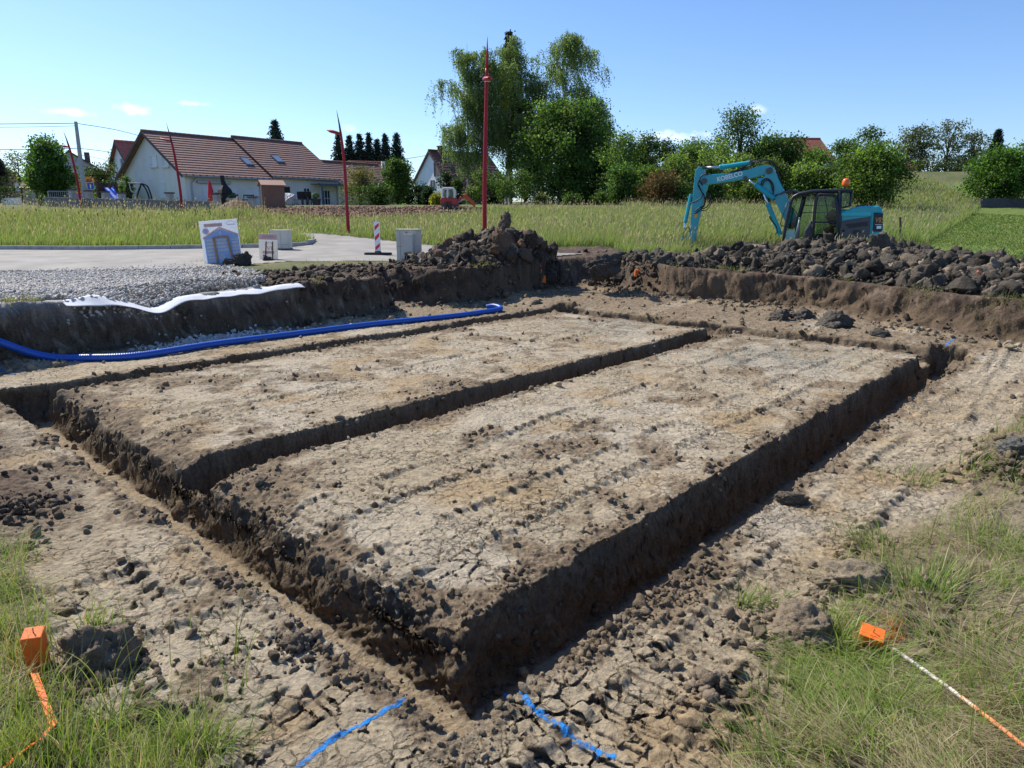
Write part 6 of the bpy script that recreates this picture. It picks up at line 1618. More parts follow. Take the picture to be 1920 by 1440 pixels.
def yard():
    q = place(397, 385, 51); t = thing('parasol', 'closed red parasol on the terrace of the long house', 'parasol', q); RDF = mat('red_cloth', (.60, .03, .045), rough=.8, var=.1)
    m = MB(); m.tube([(0, 0, 0), (0, 0, 1.75)], .025, 8); m.build('pole', CONC, t); m = MB(); m.tube([(0, 0, .25), (.0, 0, .4), (.02, 0, 1.0), (0, 0, 1.6), (0, 0, 1.72)], [.16, .24, .19, .09, .03], 10); m.build('canopy', RDF, t); m = MB(); m.box((0, 0, .04), (.5, .5, .09)); m.build('base', CONC, t, bevel=.02)
    q = place(424, 385, 52); t = thing('barbecue', 'dark brick garden barbecue with a tapering chimney', 'barbecue', q); BK = mat('soot', (.025, .023, .024), rough=.85, var=.2)
    m = MB(); m.box((0, 0, .45), (1.25, .7, .9)); m.build('hearth', BK, t, bevel=.03); m = MB(); m.tube([(0, 0, .85), (0, 0, 1.1), (0, 0, 1.42), (-.08, 0, 1.75)], [.58, .50, .20, .15], 4); m.build('hood', BK, t); m = MB(); m.box((-.08, 0, 1.9), (.22, .22, .42)); m.build('flue', BK, t)
    q = place(450, 386, 51.5); t = thing('planter', 'pale stone planter with a small bush left of the shed', 'planter', q); m = MB(); m.box((-.4, 0, .2), (.9, .5, .62)); m.build('trough', CONC, t, bevel=.03)
    m = MB()
    for k in range(14): m.ball((-.4 + random.uniform(-.35, .35), random.uniform(-.15, .15), .55 + random.uniform(0, .2)), random.uniform(.06, .13), n=6, m=5)
    m.build('plant', mat('planter_green', (.05, .075, .02), rough=.7), t)
    q = place(466, 388, 49.5); t = thing('garden_bench', 'small dark framed bench left of the brown shed', 'bench', q); m = MB(); m.box((0, 0, .42), (.75, .4, .05)); m.build('seat', BK, t); m = MB(); m.box((0, .2, .72), (.75, .04, .08)); m.box((-.35, .2, .55), (.05, .04, .4)); m.box((.35, .2, .55), (.05, .04, .4)); m.build('backrest', BK, t)
    for x in (-.34, .34): m = MB(); m.box((x, 0, .2), (.05, .4, .42)); m.build('leg', BK, t)
    for k, (px, lb) in enumerate([(563, 'dark garden chair, leftmost of the set on the terrace'), (572, 'dark garden chair in the middle of the terrace set'), (582, 'dark rounded garden chair nearest the plant pot')]):
        q = place(px, 387, 58); t = thing('garden_chair', lb, 'chair', q, .4 * k, 'dark chairs on the right hand terrace'); m = MB(); m.box((0, 0, .45), (.55, .5, .06)); m.build('seat', BK, t, bevel=.02); m = MB(); m.box((0, .24, .78), (.55, .06, .62)); m.build('backrest', BK, t, bevel=.03)
        for sx in (-.22, .22):
            for sy in (-.2, .2): m = MB(); m.box((sx, sy, .21), (.06, .06, .44)); m.build('leg', BK, t)
    q = place(594, 388, 58); t = thing('plant_pot', 'plant pot with a small leafy plant before the porch', 'plant pot', q); m = MB(); m.tube([(0, 0, 0), (0, 0, .5)], [.28, .40], 12); m.build('pot', mat('dark_pot', (.06, .05, .045)), t); m = MB()
    for k in range(10): m.ball((random.uniform(-.25, .25), random.uniform(-.2, .2), .65 + random.uniform(-.05, .3)), random.uniform(.08, .15), n=6, m=5)
    m.build('plant', mat('planter_green2', (.09, .14, .04), rough=.7), t)
    q = place(548, 388, 52); t = thing('tarpaulin_pile', 'grey and white covered pile right of the brown shed', 'covered pile', q); V, F = lump(3, 91, 8, .2); np_mesh('cover', V * np.array([.45, .4, .55]) + np.array([0, 0, .4]), F, mat('tarpaulin', (.35, .35, .37), rough=.6, var=.4, scale=4), smooth=True, parent=t)
    # slide and climbing tower
    BLU = mat('slide_blue', (.02, .13, .62), rough=.3, var=.05); Y = 50
    q = place(205, 378, Y); t = thing('play_tower', 'dark wooden play tower with a bright blue slide in the garden', 'play tower', q)
    z = q.z
    def W(px, py, dy=0): v = P(px, py, Y + dy) - q; return v
    m = MB(); pl = [W(203, 352, 0), W(207, 357, -.3), W(212, 366, -.7), (W(216, 372, -1.0)), W(222, 374, -1.3)]
    vs = []; fs = []
    for p in pl:
        for dx, dz in ((-.28, .12), (-.24, 0), (.24, 0), (.28, .12), (.28, -.05), (-.28, -.05)): vs.append((p.x + dx * .9, p.y + dx * .35, p.z + dz))
    for i in range(len(pl) - 1):
        for k in range(6): fs.append((i * 6 + k, i * 6 + (k + 1) % 6, i * 6 + 6 + (k + 1) % 6, i * 6 + 6 + k))
    m.add(vs, fs); m.build('slide', BLU, t, smooth=False)
    for dx, dy in ((-.5, 0), (.35, 0), (-.5, .9), (.35, .9)): m = MB(); m.box((dx - .2, dy, .75), (.12, .12, 1.9)); m.build('post', DWOOD, t)
    m = MB(); m.box((-.28, .45, .72), (1.0, 1.0, .08)); m.build('deck', DWOOD, t); m = MB()
    for k in range(6): m.box((-.72 + .17 * k, .98, 1.2), (.13, .04, .9)); m.box((-.80, .1 + .17 * k, 1.2), (.04, .13, .9))
    m.build('side_boards', DWOOD, t)
    # swing frame with curved legs
    Y = 51; q = place(266, 380, Y); t = thing('swing_frame', 'dark garden swing frame with curved legs left of the gable', 'swing', q); BK2 = BK
    def W(px, py, dy=0): return P(px, py, Y + dy) - q
    m = MB(); m.tube([W(240, 343), W(265, 344)], .05, 8); m.build('crossbar', CONC, t)
    for pts in ([(265, 344), (272, 352), (278, 365), (282, 384)], [(265, 344), (275, 348), (280, 357), (284, 370), (285, 384)], [(265, 344), (261, 356), (256, 372), (254, 384)], [(240, 343), (236, 360), (233, 382)], [(240, 343), (245, 362), (248, 382)]):
        m = MB(); m.tube(catmull([tuple(W(*p)) for p in pts], 5), .055, 8); m.build('leg', BK2, t)
    m = MB(); m.tube(catmull([tuple(W(242, 344)), tuple(W(246, 358)), tuple(W(255, 360)), tuple(W(263, 346))], 6), .04, 6); m.build('hammock', mat('pale_cloth', (.45, .47, .48), rough=.8), t)
    # road signs
    q = place(174, 378, 52); t = thing('road_sign', 'square blue dead end road sign on a grey post', 'road sign', q, .1); BS = mat('sign_blue_film', (.02, .09, .42), rough=.4, var=.05); WS = mat('sign_white_film', (.8, .82, .84), rough=.4, var=0); RS = mat('sign_red_film', (.6, .03, .03), rough=.4, var=0)
    top = P(174, 342, 52).z - q.z; s = .5
    m = MB(); m.tube([(0, .04, -.2), (0, .04, top)], .03, 8); m.build('post', ZINC, t)
    m = MB(); m.box((0, 0, top - s / 2), (s, .02, s)); pn = m.build('panel', WS, t); m = MB(); m.box((0, -.0125, top - s / 2), (s * .9, .004, s * .9)); m.build('panel_face', BS, pn)
    m = MB(); m.box((0, -.017, top - s * .56), (.085, .004, s * .55)); m.box((.04, -.019, top - s * .42), (.03, .004, .12)); m.build('symbol', WS, pn); m = MB(); m.box((0, -.020, top - s * .22), (.20, .006, .075)); m.build('symbol_bar', RS, pn)
    q = place(37, 375, 62); t = thing('road_sign', 'back of a grey triangular road sign at the far left', 'road sign', q, -.5); m = MB(); m.tube([(0, 0, 0), (0, 0, 1.9)], .03, 8); m.build('post', ZINC, t); m = MB(); m.prism([(-.45, 1.2), (.45, 1.2), (.28, 1.85), (-.28, 1.85)], -.05, -.03); m.build('panel', ZINC, t)
    # far left fences
    a, b = place(4, 374, 60), place(39, 375, 58); t = thing('picket_fence', 'short white picket fence in front of the dark hedge', 'fence', a); m = MB(); d = b - a; n = 18
    for i in range(n): p = d * (i / (n - 1)); m.box((p.x, p.y, .28), (.07, .03, .6))
    m.build('pickets', WHITE, t); m = MB(); m.tube([(0, .03, .4), (d.x, d.y + .03, d.z + .4)], .025, 4); m.tube([(0, .03, .15), (d.x, d.y + .03, d.z + .15)], .025, 4); m.build('rail', WHITE, t)
    a, b = place(50, 376, 62), place(90, 376, 56); m = MB(); d = b - a; m.box((a.x + d.x / 2, a.y + d.y / 2, a.z + .45), (math.hypot(d.x, d.y), .12, 1.3), math.atan2(d.y, d.x)); tag(m.build('board_fence', mat('grey_boards', (.10, .11, .13), rough=.8, var=.2)), 'dark grey board fence left of the leafy street tree', 'fence')
    q = place(112, 378, 50); t = thing('garden_gate', 'pale metal garden gate in front of the leafy street tree', 'gate', q, .25); m = MB(); w = 1.3
    for x in (-w / 2, w / 2): m.tube([(x, 0, 0), (x, 0, 1.0)], .035, 6)
    m.tube([(-w / 2, 0, 1.0), (w / 2, 0, 1.0)], .035, 6); m.build('gate_frame', ZINC, t); m = MB()
    for k in range(9): m.tube([(-w / 2 + w * (k + 1) / 10, 0, .15), (-w / 2 + w * (k + 1) / 10, 0, .98)], .014, 5)
    m.build('gate_bars', ZINC, t)
    # wire strung over the beds, the pole and its lines
    Y = 52; q = place(160, 376, Y); top = P(142, 228, Y)
    m = MB(); base = q - Vector((0, 0, .3)); m.tube([tuple(base), tuple(base.lerp(top, .5)), tuple(top)], [.19, .15, .11], 8); tag(m.build('power_pole', mat('pole_concrete', (.40, .40, .40), rough=.85, var=.15)), 'leaning grey concrete power pole at the left', 'power pole')
    WI = mat('wire', (.03, .03, .035), rough=.6)
    def wire(pts, lb, r=.022):
        m = MB(); m.tube([tuple(v) for v in catmull([tuple(p) for p in pts], 8)], r, 5); tag(m.build('power_line', WI), lb, 'power line', 'power lines at the left')
    A = P(142, 231, Y); wire([P(-60, 233, 48), P(60, 232, 50), A], 'upper power line running left from the top of the concrete pole'); wire([A, P(215, 243, 58), P(275, 258, 64)], 'power line running from the pole top to the long house gable')
    B = P(147, 278, Y); wire([P(-60, 281, 48), P(50, 280, 50), B], 'lower power line running left from the middle of the pole'); wire([B, P(190, 283, 62), P(228, 290, 76)], 'lower power line running right behind the yellowish tree')
    wire([P(-60, 239, 48), P(60, 238, 50), P(143, 236, Y)], 'thin second line just under the upper power line on the left', .014)
    wire([P(148, 290, Y), P(190, 298, 66), P(220, 306, 80)], 'lowest thin line running right from the pole', .016)
    wire([P(760, 298, 90), P(785, 294, 90), P(812, 289, 88)], 'thin line running to the chimney of the white gabled house', .03)
    m = MB(); q = place(1905, 380, 45.5); m.box((q.x, q.y, q.z + .15), (5.2, .2, .75), .12); tag(m.build('retaining_wall', mat('dark_wall', (.075, .072, .078), rough=.9, var=.25)), 'low dark wall under the round bush at the right edge', 'wall')
yard()
def dirt_heap():
    q = place(447, 399, 42.5); g = np.linspace(-1, 1, 70); X, Y = np.meshgrid(g, g); rr = np.hypot(X, Y)
    Z = np.clip(1 - rr, 0, 1) ** .9 * .85 + .09 * fbm(X * 1, Y * 1, 6, 3, 701) * (rr < .95) - .1 * ss(.85, 1, rr); px = X * 1.75; py = Y * 1.6
    r_, c_ = X.shape; ix = np.arange((r_ - 1) * c_).reshape(r_ - 1, c_)[:, :-1]; F = np.stack([ix, ix + 1, ix + 1 + c_, ix + c_], -1).reshape(-1, 4)
    o = np_mesh('earth_heap', np.stack([px, py, Z], -1).reshape(-1, 3), F, CLAY, smooth=True, col=np.broadcast_to(np.array([.15, .085, .055], np.float32), (X.size, 3))); o.location = q; tag(o, 'brown heap of loose earth in front of the long house', 'earth heap')
    n = 5200; x, y = polar(n * 3, 30, 50, -R(28), R(0), 1); k = poly_in(x, y, BROWN); x, y = x[k][:n], y[k][:n]; n = len(x)
    o = scatter('soil_clods', np.stack([x, y, nat(x, y)], 1), RNG.uniform(.03, .15, n), CLAY, np.array([.19, .11, .07]) * RNG.uniform(.55, 1.5, n)[:, None], sub=0, seed=61, rough=.3); tag(o, 'brown clods of the freshly turned field before the houses', 'soil clods', kind='stuff')
dirt_heap()
# ------------------------------------------------------------------ trees, bushes, hedges
LEAF = mat('foliage', attr=True, rough=.55, var=0, spec=.3, trans=.45, tcol=(1.25, 1.42, .62))
NEEDLE = mat('needles', attr=True, rough=.7, var=0, spec=.2, trans=.1)
BARK = mat('bark', (.085, .065, .05), rough=.9, var=.35, scale=6, bump=.01, bscale=20); BIRCHB = mat('birch_bark', (.42, .41, .39), rough=.85, var=.3, scale=5, dirt=.7, dirtcol=(.06, .055, .05))

def leaf_quads(pos, size, col, droop=0, aspect=.62, up=.4, g=RNG):
    n = len(pos); d = g.normal(size=(n, 3)); d[:, 2] = d[:, 2] * (1 - droop) - droop * 2.2; d /= np.linalg.norm(d, axis=1, keepdims=True)
    nn = g.normal(size=(n, 3)); nn[:, 2] += up * 2; e = np.cross(d, nn); e /= np.linalg.norm(e, axis=1, keepdims=True) + 1e-9
    s = np.asarray(size)[:, None] if np.ndim(size) else size
    a = pos + d * s; l = pos + d * s * .45 + e * s * aspect * .5; r = pos + d * s * .45 - e * s * aspect * .5
    V = np.stack([pos, r, a, l], 1); F = np.arange(n * 4).reshape(n, 4); C = np.repeat(col[:, None, :], 4, 1)
    return V.reshape(-1, 3), F, C.reshape(-1, 3)

def sphere_pts(n, g, bias=.45):
    d = g.normal(size=(n, 3)); d /= np.linalg.norm(d, axis=1, keepdims=True); return d * (bias + (1 - bias) * g.random(n) ** .6)[:, None]

def broadleaf(name, label, px, Y, top, width, base=None, cols=((.05, .095, .018),), lobes=9, clumps=150, per=34, leaf=.2, seed=1, trunk=.12, bottom=.12, cat='tree', clear=0, group=None, shape=1.0, gaps=.0, bark=None, csize=.085):
    """crown of leafy clumps on several lobes; px, top, width in photo pixels at distance Y"""
    g = np.random.default_rng(seed); q = P(px, 385, Y); z0 = float(nat(np.array(q.x), np.array(q.y)))
    hh = P(px, top, Y).z - z0; W = width * Y / FPX
    t = thing(name, label, cat, (q.x, q.y, z0), 0, group)
    cz0, cz1 = hh * (bottom + clear), hh; cc = []
    for k in range(lobes):
        f = (k + .5) / lobes; zz = cz0 + (cz1 - cz0) * (f ** .9)
        prof = math.sin(math.pi * min(1, (.12 + .80 * f))) ** (.7 / shape)
        a = k * 2.4 + seed; rr = W / 2 * prof
        lr = min(W * .30, (cz1 - cz0) * .30) * (9 / max(9, lobes)) ** .45 * g.uniform(.65, 1.25) * (.55 + .5 * prof)
        off = max(0, rr - lr * .8) * g.uniform(.45, 1.12); cc.append((math.cos(a) * off, math.sin(a) * off * .8, min(zz, cz1 - lr * .8), lr))
    cl = []
    for (x, y, z, lr) in cc:
        m = int(clumps * (lr ** 2) / sum(c[3] ** 2 for c in cc)) + 3
        p = sphere_pts(m, g) * lr * np.array([1, 1, .85]) + np.array([x, y, z]); cl.append(p)
    cl = np.concatenate(cl); cl = cl[cl[:, 2] > cz0 * .6]
    if gaps: cl = cl[g.random(len(cl)) > gaps]
    n = len(cl); cs = g.uniform(.7, 1.5, n) * csize * W * .9 + .06
    tone = g.uniform(.55, 1.6, n); kc = np.array(cols)[g.integers(0, len(cols), n)]
    pos = np.repeat(cl, per, 0) + g.normal(size=(n * per, 3)) * np.repeat(cs, per)[:, None] * np.array([1, 1, .7])
    col = np.repeat(kc * tone[:, None], per, 0) * g.uniform(.75, 1.3, n * per)[:, None]
    pos[:, 2] = np.maximum(pos[:, 2], .05)
    V, F, C = leaf_quads(pos, g.uniform(.6, 1.25, n * per) * leaf, col, g=g)
    np_mesh('crown', V, F, LEAF, col=C, parent=t)
    b = MB(); r = trunk
    if hh > 1.2:
        b.tube([(0, 0, -.3), (.05 * W * .1, 0, hh * .25), (.0, .0, hh * .7)], [r * 1.25, r, r * .35], 8)
        for (x, y, z, lr) in cc: b.tube([(0, 0, max(.1, min(z * .5, hh * .45))), (x * .5, y * .5, z * .8), (x, y, z)], [r * .5, r * .3, r * .1], 6)
    else:
        for k in range(6): a = k * 1.05; b.tube([(0, 0, -.1), (math.cos(a) * W * .15, math.sin(a) * W * .15, hh * .4), (math.cos(a) * W * .28, math.sin(a) * W * .28, hh * .75)], [r * .5, r * .3, r * .1], 5)
    b.build('trunk' if cat == 'tree' else 'stems', bark or BARK, t)
    return t

def birch(label, px, Y, top, width, seed, tpx=None, strands=330, lean=.0, dark=1.0, low=.34, trunk=.13, bark=None, skew=0, hang=(.8, 2.4), name='birch_tree'):
    g = np.random.default_rng(seed); tpx = tpx or px; q = P(tpx, 385, Y); z0 = float(nat(np.array(q.x), np.array(q.y))); hh = P(px, top, Y).z - z0; W = width * Y / FPX
    dx = (px - tpx) * Y / FPX
    t = thing(name, label, 'tree', (q.x, q.y, z0)); b = MB()
    pl = [(0, 0, -.3), (dx * .15 + .08, 0, hh * .3), (dx * .5, .1, hh * .6), (dx, 0, hh * .97)]
    tr = catmull(pl, 8); n = len(tr); b.tube(tr, [trunk * (1 - .93 * i / n) for i in range(n)], 8)
    starts = []
    for k in range(58):
        f = low + .02 + (.96 - low) * g.random() ** .9; i = int(f * (n - 1)); p = tr[i]; a = g.random() * 6.28
        prof = math.sin(math.pi * min(1, .22 + .75 * (f - low) / (1 - low))) ** .75
        rr = W / 2 * prof * g.uniform(.5, 1.25); e = p + Vector((math.cos(a) * rr + skew * rr, math.sin(a) * rr * .8, rr * g.uniform(.25, .8)))
        e.z = min(e.z, hh * 1.0); mm = p.lerp(e, .55) + Vector((0, 0, .25 * rr)); br = catmull([tuple(p), tuple(mm), tuple(e)], 4)
        b.tube(br, [trunk * .32 * (1 - .85 * j / len(br)) * (1.1 - f) + .012 for j in range(len(br))], 5)
        starts += [(v, f) for v in br[2:]] + [(br[-1], f)] * 3
    b.build('trunk', bark or BIRCHB, t)
    P0, C0_, S0 = [], [], []
    for _ in range(strands):
        s, f = starts[g.integers(0, len(starts))]; ln = g.uniform(*hang) * (1.15 - .55 * f); m = int(ln / .085) + 3
        tt = np.linspace(0, 1, m); o = np.array(s) + g.normal(size=3) * np.array([.28, .28, .16])
        sx, sy = g.normal(lean + .10, .22), g.normal(0, .2)
        p = o + np.stack([sx * tt * ln * .55, sy * tt * ln * .5, .12 * np.sin(tt * 3) - ln * tt ** 1.25], 1) + g.normal(size=(m, 3)) * .055
        tone = g.uniform(.6, 1.35); c = np.array([.185, .245, .095]) * tone * dark * g.uniform(.8, 1.2, (m, 1))
        P0.append(p); C0_.append(c); S0.append(g.uniform(.12, .22, m))
    p = np.concatenate(P0); p[:, 2] = np.maximum(p[:, 2], hh * low * .62); V, F, C = leaf_quads(p, np.concatenate(S0), np.concatenate(C0_), droop=.55, aspect=.5, g=g)
    np_mesh('crown', V, F, LEAF, col=C, parent=t); return t

def conifer(name, label, px, Y, top, width, seed, base=.06, col=(.022, .042, .022), levels=17, group=None, droop=.35, layered=0, per=13):
    g = np.random.default_rng(seed); q = P(px, 385, Y); z0 = float(nat(np.array(q.x), np.array(q.y))); hh = P(px, top, Y).z - z0; W = width * Y / FPX
    t = thing(name, label, 'tree', (q.x, q.y, z0), 0, group); b = MB(); b.tube([(0, 0, -.3), (0, 0, hh * .98)], [.02 * hh, .01], 7); b.build('trunk', BARK, t)
    PP, CC, SS = [], [], []
    levels = levels * 2
    for k in range(levels):
        f = base + (1 - base) * (k / levels) ** .9; z = hh * f; rad = W / 2 * (1 - f) ** .8 * g.uniform(.82, 1.12) + .12; nb = max(5, int(11 * (1 - f) + 4))
        for j in range(nb):
            a = j * 6.283 / nb + g.uniform(-.3, .3) + k; ln = rad * g.uniform(.65, 1.12); m = per; tt = np.linspace(.08, 1, m)
            lift = layered * .25 * ln; zj = z + g.uniform(-.5, .5) * hh * (1 - base) / levels
            c = np.stack([np.cos(a) * tt * ln, np.sin(a) * tt * ln, zj - droop * ln * tt ** 1.5 + lift * tt + .10 * ln * np.sin(tt * 3)], 1)
            for rep_ in range(3):
                PP.append(c + g.normal(size=(m, 3)) * np.array([.10, .10, .06]) * (1 + ln * .5)); CC.append(np.array(col) * g.uniform(.6, 1.5) * g.uniform(.8, 1.2, (m, 1))); SS.append(g.uniform(.28, .6, m) * (.5 + .5 * min(1.5, ln)))
    p = np.concatenate(PP); V, F, C = leaf_quads(p, np.concatenate(SS), np.concatenate(CC), droop=.25, aspect=.45, g=g); np_mesh('crown', V, F, NEEDLE, col=C, parent=t); return t

def trees():
    DG, MG, LG = (.066, .122, .028), (.115, .185, .042), (.18, .25, .065)
    # birch group
    birch('left weeping birch with a slim pale trunk before the white gabled house', 880, 70, 72, 104, 901, tpx=877, strands=1700, low=.24)
    birch('tall birch with a dark trunk just right of the red lamp post', 915, 69, 78, 80, 902, tpx=903, strands=950, low=.40, bark=BARK, trunk=.17, dark=.85)
    birch('tall birch with two pale stems in the middle of the birch group', 968, 70, 58, 106, 903, tpx=948, strands=1700, low=.3)
    birch('slender pale stemmed birch leaning inside the birch group', 935, 72, 110, 70, 904, tpx=955, strands=700, low=.36, dark=.9)
    birch('loose airy birch standing above the big dark maple', 1062, 68, 50, 128, 905, tpx=1048, strands=1500, low=.45, lean=.35, skew=.15)
    birch('drooping birch on the right flank of the big dark maple', 1112, 70, 180, 60, 906, tpx=1100, strands=600, low=.40, lean=.5)
    birch('drooping birch filling the middle between the pale stems and the maple', 1012, 69, 128, 84, 908, tpx=1000, strands=900, low=.30)
    birch('low hanging birch in front of the upper right of the maple', 1085, 66, 150, 90, 909, tpx=1070, strands=700, low=.45, lean=.3)
    conifer('pine_tree', 'dark narrow pine rising through the birch group', 955, 73, 58, 78, 907, base=.42, col=(.028, .046, .022), levels=16, droop=.2)
    broadleaf('maple_tree', 'big dark dense maple right of the birches', 1062, 64, 188, 184, cols=(DG, MG, DG), lobes=30, clumps=620, per=46, leaf=.25, gaps=.12, seed=911, trunk=.3, bottom=.04, csize=.045)
    broadleaf('maple_tree', 'dark rounded tree between the big maple and the hedge', 1112, 66, 225, 95, cols=(DG, MG), lobes=10, clumps=260, per=40, leaf=.23, seed=912, trunk=.2, bottom=.02, csize=.06)
    broadleaf('maple_tree', 'dark leafy tree behind the pale birch stems', 985, 70, 190, 78, cols=(DG, MG), lobes=10, clumps=220, per=38, leaf=.22, seed=913, trunk=.16, bottom=.06, csize=.06)
    for k, (px, top, w, Y, lb) in enumerate([(1010, 300, 110, 76, 'dark undergrowth behind the birch trunks'), (1085, 300, 120, 75, 'dark undergrowth behind the big maple'), (1150, 272, 90, 70, 'dark green bush filling the gap right of the maple group'), (1190, 268, 80, 68, 'bushy tree behind the left end of the hedge'), (1300, 270, 110, 70, 'dark back row of bushes left of the tallest hedge tree'), (1450, 275, 110, 70, 'dark back row of bushes right of the tallest hedge tree'), (930, 325, 90, 78, 'dark shrubs beside the white gabled house under the birches')]):
        broadleaf('bush', lb, px, Y, top, w, cols=(DG, (.045, .085, .02)), lobes=8, clumps=170, per=32, leaf=.24, seed=1060 + k, bottom=.0, cat='bush', csize=.08)
    # young trees in front
    SA = [(945, 338, 42, (.10, .16, .035), 'young bright green tree left of the big maple'), (978, 318, 46, (.085, .14, .03), 'taller young tree at the left foot of the big maple'), (1014, 366, 24, (.16, .17, .075), 'pale sapling before the dark maple shade'), (1072, 366, 34, (.07, .12, .03), 'small round sapling in the meadow before the maple'), (1128, 360, 32, (.075, .13, .03), 'small sapling right of the maple shade'), (885, 352, 30, (.12, .17, .04), 'bright green shrub under the left birch'), (905, 318, 46, (.07, .12, .03), 'leafy shrub in front of the brown roof under the birches')]
    for k, (px, top, w, c, lb) in enumerate(SA): broadleaf('young_tree', lb, px, 56, top, w, cols=(c, tuple(v * .7 for v in c)), lobes=5, clumps=34, per=22, leaf=.17, seed=920 + k, trunk=.035, bottom=.22, csize=.10)
    # the mixed hedge on the right of the maple
    HD = [(1165, 248, 90, 57, MG), (1205, 252, 60, 59, (.055, .095, .022)), (1245, 262, 66, 60, (.06, .10, .022)), (1290, 258, 70, 60, MG), (1335, 268, 70, 58, LG), (1380, 203, 108, 62, (.070, .115, .026)), (1430, 250, 74, 60, MG), (1475, 256, 66, 60, (.06, .10, .025)), (1520, 278, 66, 58, MG),
          (1165, 310, 64, 53, DG), (1215, 315, 66, 53, MG), (1265, 290, 70, 55, LG), (1320, 298, 70, 53, (.09, .13, .03)), (1385, 290, 76, 53, LG), (1440, 300, 74, 52, (.10, .14, .035)), (1500, 310, 76, 51, LG), (1545, 316, 60, 50, (.08, .12, .03)), (1330, 335, 50, 50, DG), (1420, 345, 56, 49, (.085, .13, .025))]
    HL = ['tall leafy bush at the left end of the mixed hedge', 'tall bush second from the left in the back of the hedge', 'leafy bush in the back of the hedge above the brown bush', 'broad bush in the back of the hedge before the crown of the tall tree', 'pale green bush left under the tall hedge tree', 'tallest round topped tree of the mixed hedge behind the excavator arm', 'bush right under the tallest hedge tree', 'bush in front of the red tiled roof on the right', 'bush before the white gable of the right hand house',
          'dark low bush beside the maple shade at the hedge foot', 'low bush behind the brown shrub', 'pale bush right above the brown shrub', 'yellow green bush under the left end of the excavator boom', 'yellow green bush behind the excavator boom', 'light bush behind the boom elbow of the excavator', 'light bush behind the excavator cab', 'light bush at the right end of the hedge behind the cab', 'dark low bush under the excavator boom', 'fresh green bush right of the excavator lift cylinder']
    for k, ((px, top, w, Y, c), lb) in enumerate(zip(HD, HL)): broadleaf('tree' if k == 5 else 'bush', lb, px, Y, top, w, cols=(c, tuple(v * .72 for v in c), tuple(v * 1.2 for v in c)), lobes=8 if k != 5 else 13, clumps=150 if k != 5 else 270, per=34, leaf=.20, seed=940 + k, trunk=.10 if k != 5 else .2, bottom=.0, cat='tree' if k == 5 else 'bush', csize=.075 if k != 5 else .055, group='bushes of the mixed hedge' if k != 5 else None, gaps=.12)
    broadleaf('bush', 'rusty brown withered bush in front of the hedge', 1238, 49, 323, 84, cols=((.14, .068, .035), (.10, .055, .03), (.085, .08, .03)), lobes=8, clumps=130, per=32, leaf=.15, seed=970, bottom=.0, cat='bush', csize=.075)
    broadleaf('bush', 'dark green bush leaning on the brown withered bush', 1278, 48.5, 342, 44, cols=(DG, MG), lobes=5, clumps=70, per=32, leaf=.15, seed=971, bottom=.0, cat='bush', csize=.08)
    broadleaf('tree', 'round bright green tree right above the excavator tail', 1627, 44, 274, 136, cols=((.115, .175, .034), (.075, .13, .024), (.14, .20, .045)), lobes=14, clumps=420, per=40, leaf=.17, seed=972, trunk=.14, bottom=.0, csize=.05)
    broadleaf('tree', 'spiky young tree top behind the round bright green tree', 1618, 58, 236, 60, cols=((.075, .12, .03),), lobes=7, clumps=70, per=26, leaf=.19, seed=973, trunk=.08, bottom=.3, csize=.06)
    broadleaf('bush', 'dark trees left of the round tree behind the white gable', 1575, 72, 262, 56, cols=(DG,), lobes=7, clumps=130, per=30, leaf=.22, seed=974, bottom=.0, cat='bush', csize=.08)
    # the ridge behind the meadow
    RG = (.135, .15, .09)
    for k, (px, top, w, lb) in enumerate([(1690, 240, 66, 'airy grey green tree left on the meadow ridge'), (1715, 232, 66, 'airy tree second from the left on the meadow ridge'), (1762, 225, 76, 'tallest airy grey tree on the meadow ridge'), (1808, 246, 60, 'greyish tree right of the tallest one on the ridge')]):
        broadleaf('tree', lb, px, 98, top, w, cols=(RG, (.065, .08, .045), (.10, .115, .05)), lobes=14, clumps=190, per=17, leaf=.27, seed=980 + k, trunk=.17, bottom=.14, csize=.045, gaps=.28)
    conifer('spruce_tree', 'lone dark conifer on the ridge left of the round bush', 1850, 96, 242, 40, 985, col=(.03, .045, .03))
    for k, (px, top, w, lb) in enumerate([(1660, 290, 60, 'low dark thicket left of the small pink roof'), (1730, 300, 70, 'low thicket below the airy trees on the ridge'), (1790, 298, 66, 'low thicket under the greyish trees on the ridge'), (1838, 285, 56, 'low thicket below the lone conifer on the ridge'), (1900, 296, 60, 'thicket behind the round bush at the right edge')]):
        broadleaf('bush', lb, px, 94, top, w, cols=((.05, .07, .03), (.065, .085, .035)), lobes=6, clumps=80, per=22, leaf=.26, seed=990 + k, bottom=.0, cat='bush', csize=.08)
    broadleaf('bush', 'round dense green bush above the dark wall at the right edge', 1876, 47, 279, 128, cols=((.07, .14, .02), (.052, .105, .017), (.095, .17, .03)), lobes=13, clumps=380, per=40, leaf=.17, seed=995, trunk=.1, bottom=.02, cat='bush', csize=.05)
    broadleaf('tree', 'pale tree top cut by the right edge behind the round bush', 1935, 70, 262, 70, cols=(MG,), lobes=7, clumps=110, per=26, leaf=.2, seed=996, bottom=.1)
